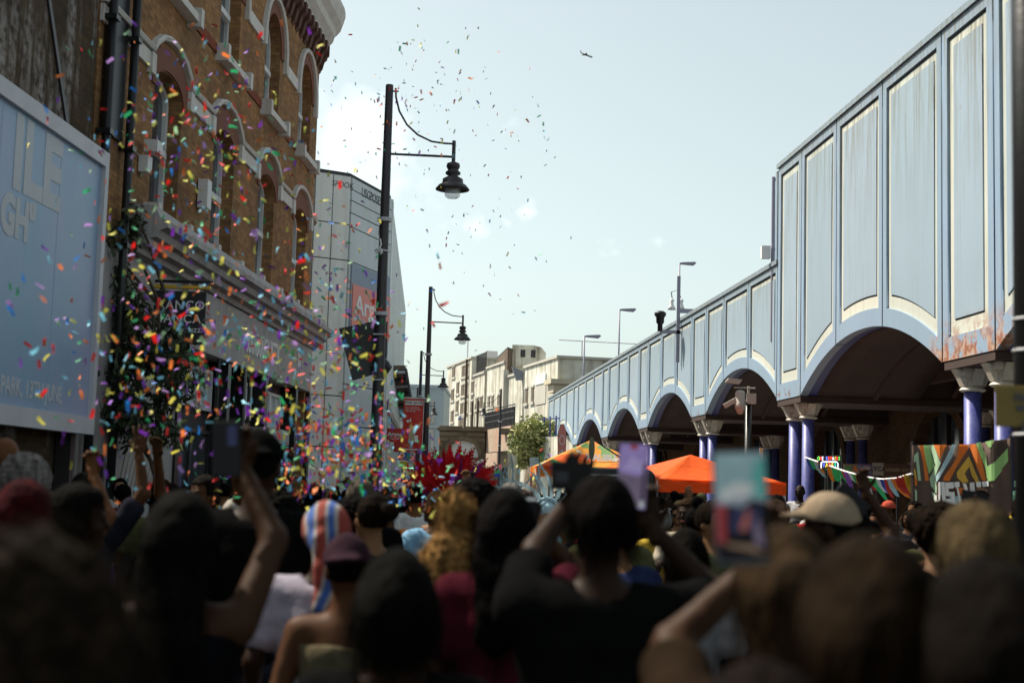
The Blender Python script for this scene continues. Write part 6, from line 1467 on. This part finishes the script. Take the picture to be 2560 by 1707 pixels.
fig(D(62), D(1062), 8.0, 'older person with grey curly hair at the left below the billboard', 'ft', 'afro', haircol=(.22, .20, .19), topcol=(.02, .02, .02), skin=2, vol=.8)
fig(D(830), D(1100), 9.0, 'man with cropped greying hair in black coat beneath the thick confetti', 'fu', 'short', haircol=(.12, .10, .08), topcol=(.004, .004, .005), skin=2, wd=1.1)
fig(D(470), D(1090), 9.5, 'person in pale patterned top clapping with both arms raised by the shop', 'fv', 'short', haircol=(.015, .012, .01), topcol=(.42, .38, .34), skin=2, L='wave', Rr='fist', rz=R(150), extra='eyes')
fig(D(640), D(1148), 7.4, 'person in black sleeveless top between tall man and white shirt', 'fw', 'afro', topcol=(.012, .01, .01), skin=1, vol=.7)
fig(D(720), D(1112), 11, 'person in black cap facing away behind the headwrap', 'fx', 'capback', haircol=(.004, .004, .004), topcol=(.04, .02, .02), skin=1)
fig(D(200), D(1083), 8.6, 'person waving an open hand on the left under the shrub', 'fy', 'backbun', topcol=(.02, .02, .03), skin=2, Rr='wave')
fig(D(1558), D(1158), 16, 'woman in sunglasses facing the camera with one arm up', 'fz', 'backbun', haircol=(.015, .01, .008), topcol=(.004, .004, .005), skin=4, rz=R(165), L='high', extra='sunglasses', ht=1.735)
fig(D(1838), D(1113), 27, 'man in dark sunglasses standing by the blue columns', 'ga', 'bald', topcol=(.5, .5, .52), skin=0, rz=R(150), extra='sunglasses', ht=1.72)
fig(D(2098), D(1150), 21, 'smiling woman with dark curly hair left of the painted banner', 'gb', 'curly', haircol=(.015, .01, .008), topcol=(.02, .02, .02), skin=3, rz=R(125), extra='eyes', ht=1.75)
fig(D(2040), D(1150), 20, 'person in red patterned cap filming near the bunting', 'gc', 'cap', haircol=(.45, .08, .05), topcol=(.03, .02, .02), skin=2, Rr='phone', L='phone', rz=R(100))
fig(D(1960), D(1165), 7.5, 'man holding a dark phone aloft right of the beige cap', 'gd', 'short', topcol=(.02, .02, .025), skin=1, Rr='high', rz=R(10))
phone('dark tilted phone held up right of the beige cap', at(D(1957), D(1148), 7.4), ry=R(-48), rx=R(-5), size=(.085, .19), col=(.012, .014, .03))
fig(D(2290), D(1172), 8.6, 'person at the right edge holding a phone high before the green tent', 'ge', 'short', topcol=(.02, .015, .012), skin=1, hands={'L': (D(2250), D(1168), .3, 'grip', (-1, 0, -.8))}, rz=R(5))
phone('dark phone held sideways high at the right before the banner', at(D(2240), D(1142), 8.9), landscape=True, ry=R(6), size=(.08, .17))
# ================================================================== feather costumes
def feather(parent, base, dirv, Lf, wf, col, curl=.3, seed=0):
    r_ = random.Random(seed); d = Vector(dirv).normalized(); side = d.cross(Vector((0, 1, 0))); side = side.normalized() if side.length > .1 else Vector((1, 0, 0)); out = Vector((0, -1, 0))
    m = MB(); n = 14; pts = []
    for i in range(n+1):
        t = i/n; pts.append(Vector(base)+d*Lf*t+side*(curl*Lf*t*t)+out*(.12*Lf*math.sin(t*2.6)))
    for i in range(n):
        t = i/n; w0 = wf*math.sin(math.pi*min(1, .12+t*.9))*(.75+.5*r_.random()); a, b_ = pts[i], pts[i+1]
        for s in (-1, 1): m.add([a, a+side*s*w0+d*Lf*.07, b_+side*s*w0*.75+d*Lf*.04, b_], [(0, 1, 2, 3)])
    o = m.build('feather', 'feather', parent); o.color = (*col, 1); return o
v = at(1128, 1224, 17.5)
fr_, d_ = build_person('ha', 'carnival dancer wearing a huge fan headdress of red feathers with silver beads', hair='bob', haircol=(.03, .01, .01), topcol=(.5, .02, .03), legcol=(.4, .02, .03), top='none', neck=1.36, skin=2, loc=(v.x, 17.5, 0), rz=R(10), scale=v.z/1.735)
hd = thing('feather_headdress', 'huge fan of red and purple tipped feathers worn by the dancer', 'headdress', (v.x, 17.45, v.z-.12))
simple('headband', MB().tube([(.12*math.cos(R(a)), -.02, .12*math.sin(R(a))+.02) for a in range(-10, 191, 10)], .022, 6), 'cloth', hd, (.45, .02, .02))
R2 = random.Random(12)
for i in range(58):
    a = R(-12+204*(i+.5)/58+R2.uniform(-3, 3)); ly = (i % 3)*.05
    feather(hd, (.08*math.cos(a), ly, .08*math.sin(a)+.02), (math.cos(a), .1*R2.uniform(-1, 1), math.sin(a)), R2.uniform(.46, .60), R2.uniform(.045, .07), (.80, .012, .02) if R2.random() < .86 else (.25, .03, .25), R2.uniform(-.15, .15), i)
for i in range(14):
    a = R(-10+200*i/13); simple('bead', MB().lathe([(0, -.014), (.012, -.007), (.014, 0), (.012, .007), (0, .014)], 8, (.20*math.cos(a), -.05, .20*math.sin(a)+.02)), 'plastic', hd, (.7, .72, .75), True)
for nm, x, y, Y, rz, cl in (('pale blue', 1368, 1248, 14.5, 30, (.45, .66, .75)), ('pale blue', 1262, 1212, 26, 0, (.5, .7, .75))):
    v = at(x, y, Y)
    build_person('h'+str(x), 'dancer under long curling pale blue feathers %s' % ('right of the maroon topped woman' if x > 1300 else 'in front of the bridge passage'), hair='wrap', haircol=cl, topcol=(.1, .35, .3), top='none', neck=1.36, legcol=(.1, .3, .3), skin=3, loc=(v.x, Y, 0), rz=R(rz), scale=v.z/1.76)
    h2 = thing('feather_headdress', 'spray of long curling pale blue feathers %s' % ('over the dancer right of the maroon topped woman' if x > 1300 else 'over the dancer before the bridge passage'), 'headdress', (v.x, Y-.05, v.z-.1))
    simple('headband', MB().tube([(.11*math.cos(R(a)), 0, .11*math.sin(R(a))) for a in range(0, 181, 15)], .02, 6), 'cloth', h2, cl)
    for i in range(7): a = R(5+150*i/6); feather(h2, (.08*math.cos(a), 0, .08*math.sin(a)), (math.cos(a)+.3, .1, math.sin(a)*.8+.1), R2.uniform(.25, .5), .032, cl, R2.choice((-1, 1))*R2.uniform(.5, 1.1), 100+i)

# ================================================================== the crowd behind: library figures copied with their parts
LIB = []
def lib(key, desc, front=False, **kw):
    r, d = build_person('lib'+key, 'x', extra='eyes' if front else None, **kw); r['_pose'] = desc; LIB.append((r, desc, front, kw.get('hair', 'short')))
HN = {'short': 'short', 'bob': 'chin length', 'long': 'long', 'curly': 'curly', 'afro': 'round afro', 'ponytail': 'ponytailed', 'bun': 'topknotted', 'cap': 'capped', 'capback': 'capped', 'backbun': 'pinned up', 'bald': 'bald', 'wrap': 'wrapped'}
lib('a', 'arms down', hair='short', top='short', seed=1)
lib('b', 'filming with both hands', hair='long', L='phone', Rr='phone', top='short', seed=2)
lib('c', 'arms down', hair='afro', top='short', seed=3)
lib('d', 'right hand holding up a phone', hair='ponytail', Rr='high', top='none', neck=1.36, seed=4, legk='skirt')
lib('e', 'arms down', hair='cap', top='long', seed=5, wd=1.1)
lib('f', 'both arms waving', hair='curly', L='wave', Rr='wave', top='short', seed=6)
lib('g', 'arms bent', hair='bun', L='bent', Rr='bent', top='none', neck=1.36, seed=7, yaw=35)
lib('h', 'arms bent', hair='short', L='bent', Rr='bent', top='short', seed=8, wd=1.12, yaw=-30)
lib('i', 'facing the camera', True, hair='bob', L='bent', Rr='bent', top='short', seed=9)
lib('j', 'facing the camera', True, hair='short', Rr='bent', top='short', seed=10)
lib('k', 'facing the camera', True, hair='curly', top='short', seed=11)
lib('l', 'arms down', hair='backbun', top='short', seed=12, yaw=60)
COLS = [('black', (.004, .004, .005), 11), ('charcoal', (.02, .02, .024), 4), ('white', (.6, .6, .6), 3), ('navy', (.02, .03, .08), 3), ('red', (.4, .03, .03), 2), ('yellow', (.6, .42, .06), 1), ('pink', (.5, .15, .22), 1), ('olive', (.09, .09, .04), 2),
        ('sky blue', (.22, .42, .6), 1), ('purple', (.12, .04, .2), 1), ('orange', (.6, .2, .04), 1), ('teal', (.03, .22, .22), 1), ('cream', (.5, .44, .34), 2), ('brown', (.10, .055, .03), 2), ('lime', (.25, .6, .08), 1)]
HC = [('black', (.004, .003, .003), 12), ('dark brown', (.012, .007, .004), 5), ('brown', (.04, .022, .010), 3), ('blonde', (.35, .24, .11), 2), ('ginger', (.25, .08, .025), 1), ('grey', (.22, .21, .2), 1)]
def pick(l, r_): t = r_.random()*sum(x[2] for x in l); 
def wpick(l, r_):
    t = r_.random()*sum(x[2] for x in l)
    for x in l:
        t -= x[2]
        if t <= 0: return x
    return l[-1]
def place_words(x, Y):
    if Y > 55: return 'far down the street' if x < 1 else 'by the viaduct end'
    if Y > 30: base = 'before the clad store' if x < -2 else ('mid road beyond the dancers' if x < 3.5 else 'by the arcade beyond the gazebos')
    elif Y > 16: base = 'near the pizza shopfront' if x < -3 else ('near the red feathered dancer' if x < .8 else ('near the orange gazebo' if x < 5 else 'between blue columns and banner'))
    elif Y > 10: base = 'by the shrub' if x < -2 else ('left of the gazebo' if x < 1.5 else 'close before the orange gazebo' if x < 3.5 else 'below the bunting')
    else: base = 'behind the long haired woman' if x < -1.2 else ('behind the blonde bun' if x < 1 else 'behind the beige cap')
    return base
R3 = random.Random(21); seen = {}; used_lib = set(); cn = 0
BUSY = [(o.location.x, o.location.y) for o in COL.objects if o.parent is None and o.get('category') == 'person' and not o.get('_pose')]
KEEP = [(at(1710, 1136, 24).x, 24, 2.2, .01), (L1X, 22.2, .3, .01), (L2X, 45, .3, .01)]
rows = [7.2, 8.2, 9.3, 10.5, 11.8, 13.2, 14.8, 16.6, 18.6, 20.8, 23, 25.5, 28, 31, 34.5, 38.5, 43, 49, 56, 64, 74, 86]
phn = 0
for Y0 in rows:
    xl = max(-.39*Y0-.3, -5.1 if Y0 < 38 else -4.2); xr = min(.38*Y0+.3, 8.2-.075*Y0+(1.2 if Y0 < 25 else .3)); st = .62 if Y0 < 14 else (.72 if Y0 < 26 else (.9 if Y0 < 45 else 1.25))
    if Y0 > 60: xl, xr = -4.5-.02*Y0, 3.2-.03*(Y0-60)
    x = xl
    while x < xr:
        X = x+R3.uniform(-.15, .15); Y = Y0+R3.uniform(-.35, .35); x += st*R3.uniform(.85, 1.25)
        if any((X-a)**2+(Y-b)**2 < .42**2 for a, b in BUSY): continue
        if Y > 26 and Y < 30.5 and 1.0 < X < 4.0: continue
        BUSY.append((X, Y))
        facecam = R3.random() < (.12 if Y < 15 else (.45 if X > 3 else .25))
        cand = [l for l in LIB if l[2] == facecam and not (l[1] == 'both arms waving' and (X > 2 or Y < 9))]; lb = R3.choice(cand)
        if lb[1] == 'both arms waving' and R3.random() < .6: lb = LIB[0]
        if lb[1] in ('filming with both hands', 'right hand holding up a phone') and R3.random() < .35: lb = LIB[2]
        if Y < 10 and lb[3] in ('cap',) and R3.random() < .5: lb = LIB[0]
        cn += 1
        first = id(lb[0]) not in used_lib
        r = lb[0] if first else copy_tree(lb[0]); used_lib.add(id(lb[0]))
        if '_pose' in r: del r['_pose']
        hgt = R3.gauss(1.65, .07); hgt = min(1.8, max(1.5, hgt)); pxx = PCX+F*X/Y
        if 2240 < pxx < 2560 and Y < 20: hgt = min(hgt, 1.75-Y*26/3555)
        r.location = (X, Y, 0); r.scale = (hgt/1.735,)*3
        r.rotation_euler.z = R(R3.uniform(-35, 35)) if not facecam else R(180+R3.uniform(-50, 40))
        CP = COLS if Y > 9.5 else [c for c in COLS if c[0] in ('black', 'charcoal', 'navy', 'olive', 'brown', 'purple')]; HP = HC if Y > 9.5 else HC[:3]
        tc_, hc_ = wpick(CP, R3), wpick(HP, R3); sk = SKINS[R3.choice([0, 0, 1, 1, 2, 2, 3, 4, 5])]
        pw_ = place_words(X, Y); hn = HN[lb[3]]
        def mk(): return ('person in %s %s with %s, %s, %s' % (tc_[0], 'cap and top' if hn == 'capped' else 'top', (hc_[0]+' '+hn+' hair') if hn not in ('capped',) else 'hair hidden', lb[1], pw_)).replace(' with hair hidden', '')
        tries = 0
        while mk() in seen and tries < 25: tc_, hc_ = wpick(CP, R3), wpick(HP, R3); tries += 1
        lab = mk(); seen[lab] = seen.get(lab, 0)+1
        w_ = lab.split()
        while len(w_) > 16 and False: pass
        if len(w_) > 15: lab = lab.replace(' in the middle of the road', '').replace('facing the camera', 'facing the camera').replace(' in the middle rows', '').replace('right hand holding up', 'holding up').replace('person in ', 'person, ')
        if len(lab.split()) > 16: lab = lab.replace(' and top', '').replace('with both hands', '').replace(' hair', '')
        lab = lab.replace('charcoal', 'grey') if len(lab.split()) > 16 else lab
        lab = lab.replace('dark brown', 'brown') if len(lab.split()) > 16 else lab
        tag(r, ' '.join(lab.replace(' ,', ',').split()[:16]), 'person', 'people in the packed crowd' if Y > 7 else None)
        for c in r.children:
            n_ = c.name.split('.')[0]
            if n_ == 'body': c.color = (*sk, 1)
            elif n_ in ('shirt', 'vest'): c.color = (*tc_[1], 1)
            elif n_ in ('hair', 'cap', 'eyebrows'): c.color = (*hc_[1], 1) if n_ != 'cap' else (*tc_[1], 1)
            elif n_ in ('trousers', 'skirt', 'shorts'): c.color = (*R3.choice([(.02, .02, .025), (.04, .05, .09), (.1, .13, .2), (.03, .03, .03)]), 1)
        if lb[1] in ('right hand holding up a phone', 'filming with both hands') and Y < 34:
            sc = hgt/1.735; loc = (.13, .31, 1.86) if 'right' in lb[1] else (.02, .36, 1.64); phn += 1
            ph = phone('small phone held up by the %s topped person %s' % (tc_[0], pw_), to_world(np.array(loc), X, Y, r.rotation_euler.z, sc), rz=r.rotation_euler.z, landscape=phn % 3 == 0, pics=('scr_sky', [('scr_dark', -.46, .46, -.46, -.1)]) if phn % 2 else None, group='phones held up in the crowd')
# any library figure never used goes
for lb in LIB:
    if id(lb[0]) not in used_lib:
        for c in list(lb[0].children): bpy.data.objects.remove(c)
        bpy.data.objects.remove(lb[0])
print('crowd', cn, 'phones', phn)

# ================================================================== confetti
CC = [('red', (.75, .02, .02)), ('orange', (.85, .22, .05)), ('yellow', (.75, .70, .12)), ('green', (.03, .40, .16)), ('light blue', (.22, .60, .80)), ('blue', (.02, .20, .65)), ('purple', (.20, .03, .45)), ('lilac', (.45, .25, .65)), ('pale green', (.35, .60, .35))]
CW = [5, 4, 5, 4, 4, 2, 4, 2, 1.5]
def strip_mesh(i):
    r_ = random.Random(i); L, W_ = .047, .0170; cu, tw = r_.uniform(-.9, .9), r_.uniform(-.9, .9); n = 5; vs = []
    for k in range(n+1):
        t = k/n-.5; a = cu*t*1.6; x = math.sin(a)/(cu*1.6)*L if abs(cu) > .05 else t*L; z = (1-math.cos(a))/(cu*1.6)*L if abs(cu) > .05 else 0
        for s in (-.5, .5): vs.append((x, s*W_*math.cos(tw*t), z+s*W_*math.sin(tw*t)))
    return vs, [(2*k, 2*k+1, 2*k+3, 2*k+2) for k in range(n)]
SH = []
for i in range(10):
    vs, fs = strip_mesh(i); me = bpy.data.meshes.new('confetti'); me.from_pydata(vs, [], fs); me.materials.append(MATS['paper'])
    for p in me.polygons: p.use_smooth = True
    SH.append((me, vs, fs))
# the burst: several drifting clouds of paper, each an ellipse of directions with its own range of distances
CL = [(480, 400, 250, 330, 7.5, 12, 470), (620, 900, 270, 230, 7.0, 12, 520), (330, 900, 150, 260, 6.5, 10, 170), (830, 1130, 200, 120, 7.5, 13, 760), (1010, 1205, 150, 80, 9, 14, 130), (820, 760, 120, 280, 9, 14, 200),
      (1050, 250, 190, 200, 13, 24, 170), (1180, 560, 200, 300, 14, 24, 75), (120, 800, 130, 330, 5.5, 9, 40), (1290, 330, 120, 170, 15, 25, 26), (1330, 1130, 130, 100, 9, 16, 22), (600, 1250, 330, 90, 8, 12, 90), (950, 900, 90, 150, 8.5, 13, 70)]
R4 = np.random.default_rng(5); bits = []
for cx, cy, sx, sy, y0, y1, n in CL:
    for _ in range(n):
        px, py = cx+R4.normal()*sx*.55, cy+R4.normal()*sy*.55
        Y = y0+(y1-y0)*R4.random()**.9; v = at(px, py, Y)
        if v.z < 1.45: v.z = 1.45+.6*R4.random()
        if v.z > 9.5 or px > 1640: continue
        dl = v.dot(LF.n)
        if dl < -6.0: continue
        ci = R4.choice(len(CC), p=np.array(CW)/sum(CW)); bits.append((v, ci, Euler(tuple(R4.uniform(0, 6.28, 3))), R4.integers(10), R4.uniform(.85, 1.2)))
bits.sort(key=lambda b: b[0].y)
big = [b for b in bits][:]; order = sorted(range(len(bits)), key=lambda i: bits[i][0].y/bits[i][4])
def REG(v):
    q = v-Vector((0, 0, EYE)); w_ = q.dot(FW); x = PCX+F*q.dot(RT)/w_; y = PCY-F*q.dot(UP)/w_
    if y > 1150: return 'low over the heads at the left' if x < 600 else ('low over the heads by the lamp post' if x < 1000 else 'low before the red feathers')
    if x < 250: return 'in front of the billboard'
    if x < 800: return ('before the upper arched windows' if y < 350 else 'before the lower arched windows') if y < 650 else (('before the dark shrub' if x < 450 else 'before the grey shop fascia') if y < 950 else 'before the shop windows')
    if x < 960: return 'beside the nearest lamp post, high' if y < 750 else 'beside the nearest lamp post, low'
    return 'against the open sky' if y < 900 else 'before the far street'
LOOK = ['curled', 'twisted', 'flat', 'bent', 'narrow looking', 'rolled', 'slightly curled', 'crinkled', 'arched', 'creased']
for j, i in enumerate(order[:300]):
    v, ci, e, sh, sc = bits[i]; o = bpy.data.objects.new('confetti', SH[sh][0]); COL.objects.link(o); o.location = v; o.rotation_euler = e; o.scale = (sc,)*3; o.color = (*CC[ci][1], 1)
    rg_ = REG(v); tag(o, '%s %s confetti strip %s' % (LOOK[sh], CC[ci][0], rg_), 'confetti', '%s %s confetti strips %s' % (LOOK[sh], CC[ci][0], rg_))
me = bpy.data.meshes.new('confetti_cloud'); V_, F_, MI = [], [], []
for i in order[300:]:
    v, ci, e, sh, sc = bits[i]; M_ = Matrix.Translation(v)@e.to_matrix().to_4x4()@Matrix.Scale(sc, 4); o_ = len(V_)
    V_ += [tuple(M_@Vector(q)) for q in SH[sh][1]]; F_ += [tuple(k+o_ for k in f) for f in SH[sh][2]]; MI += [ci]*len(SH[sh][2])
me.from_pydata(V_, [], F_)
for n_, c_ in CC: flat('paper_'+n_.replace(' ', '_'), c_, .7); me.materials.append(MATS['paper_'+n_.replace(' ', '_')])
me.polygons.foreach_set('material_index', MI); me.polygons.foreach_set('use_smooth', [True]*len(F_))
o = bpy.data.objects.new('confetti_cloud', me); COL.objects.link(o); tag(o, 'drifting mass of mixed colour paper confetti farther from the camera', 'confetti', kind='stuff')
print('confetti', len(bits))
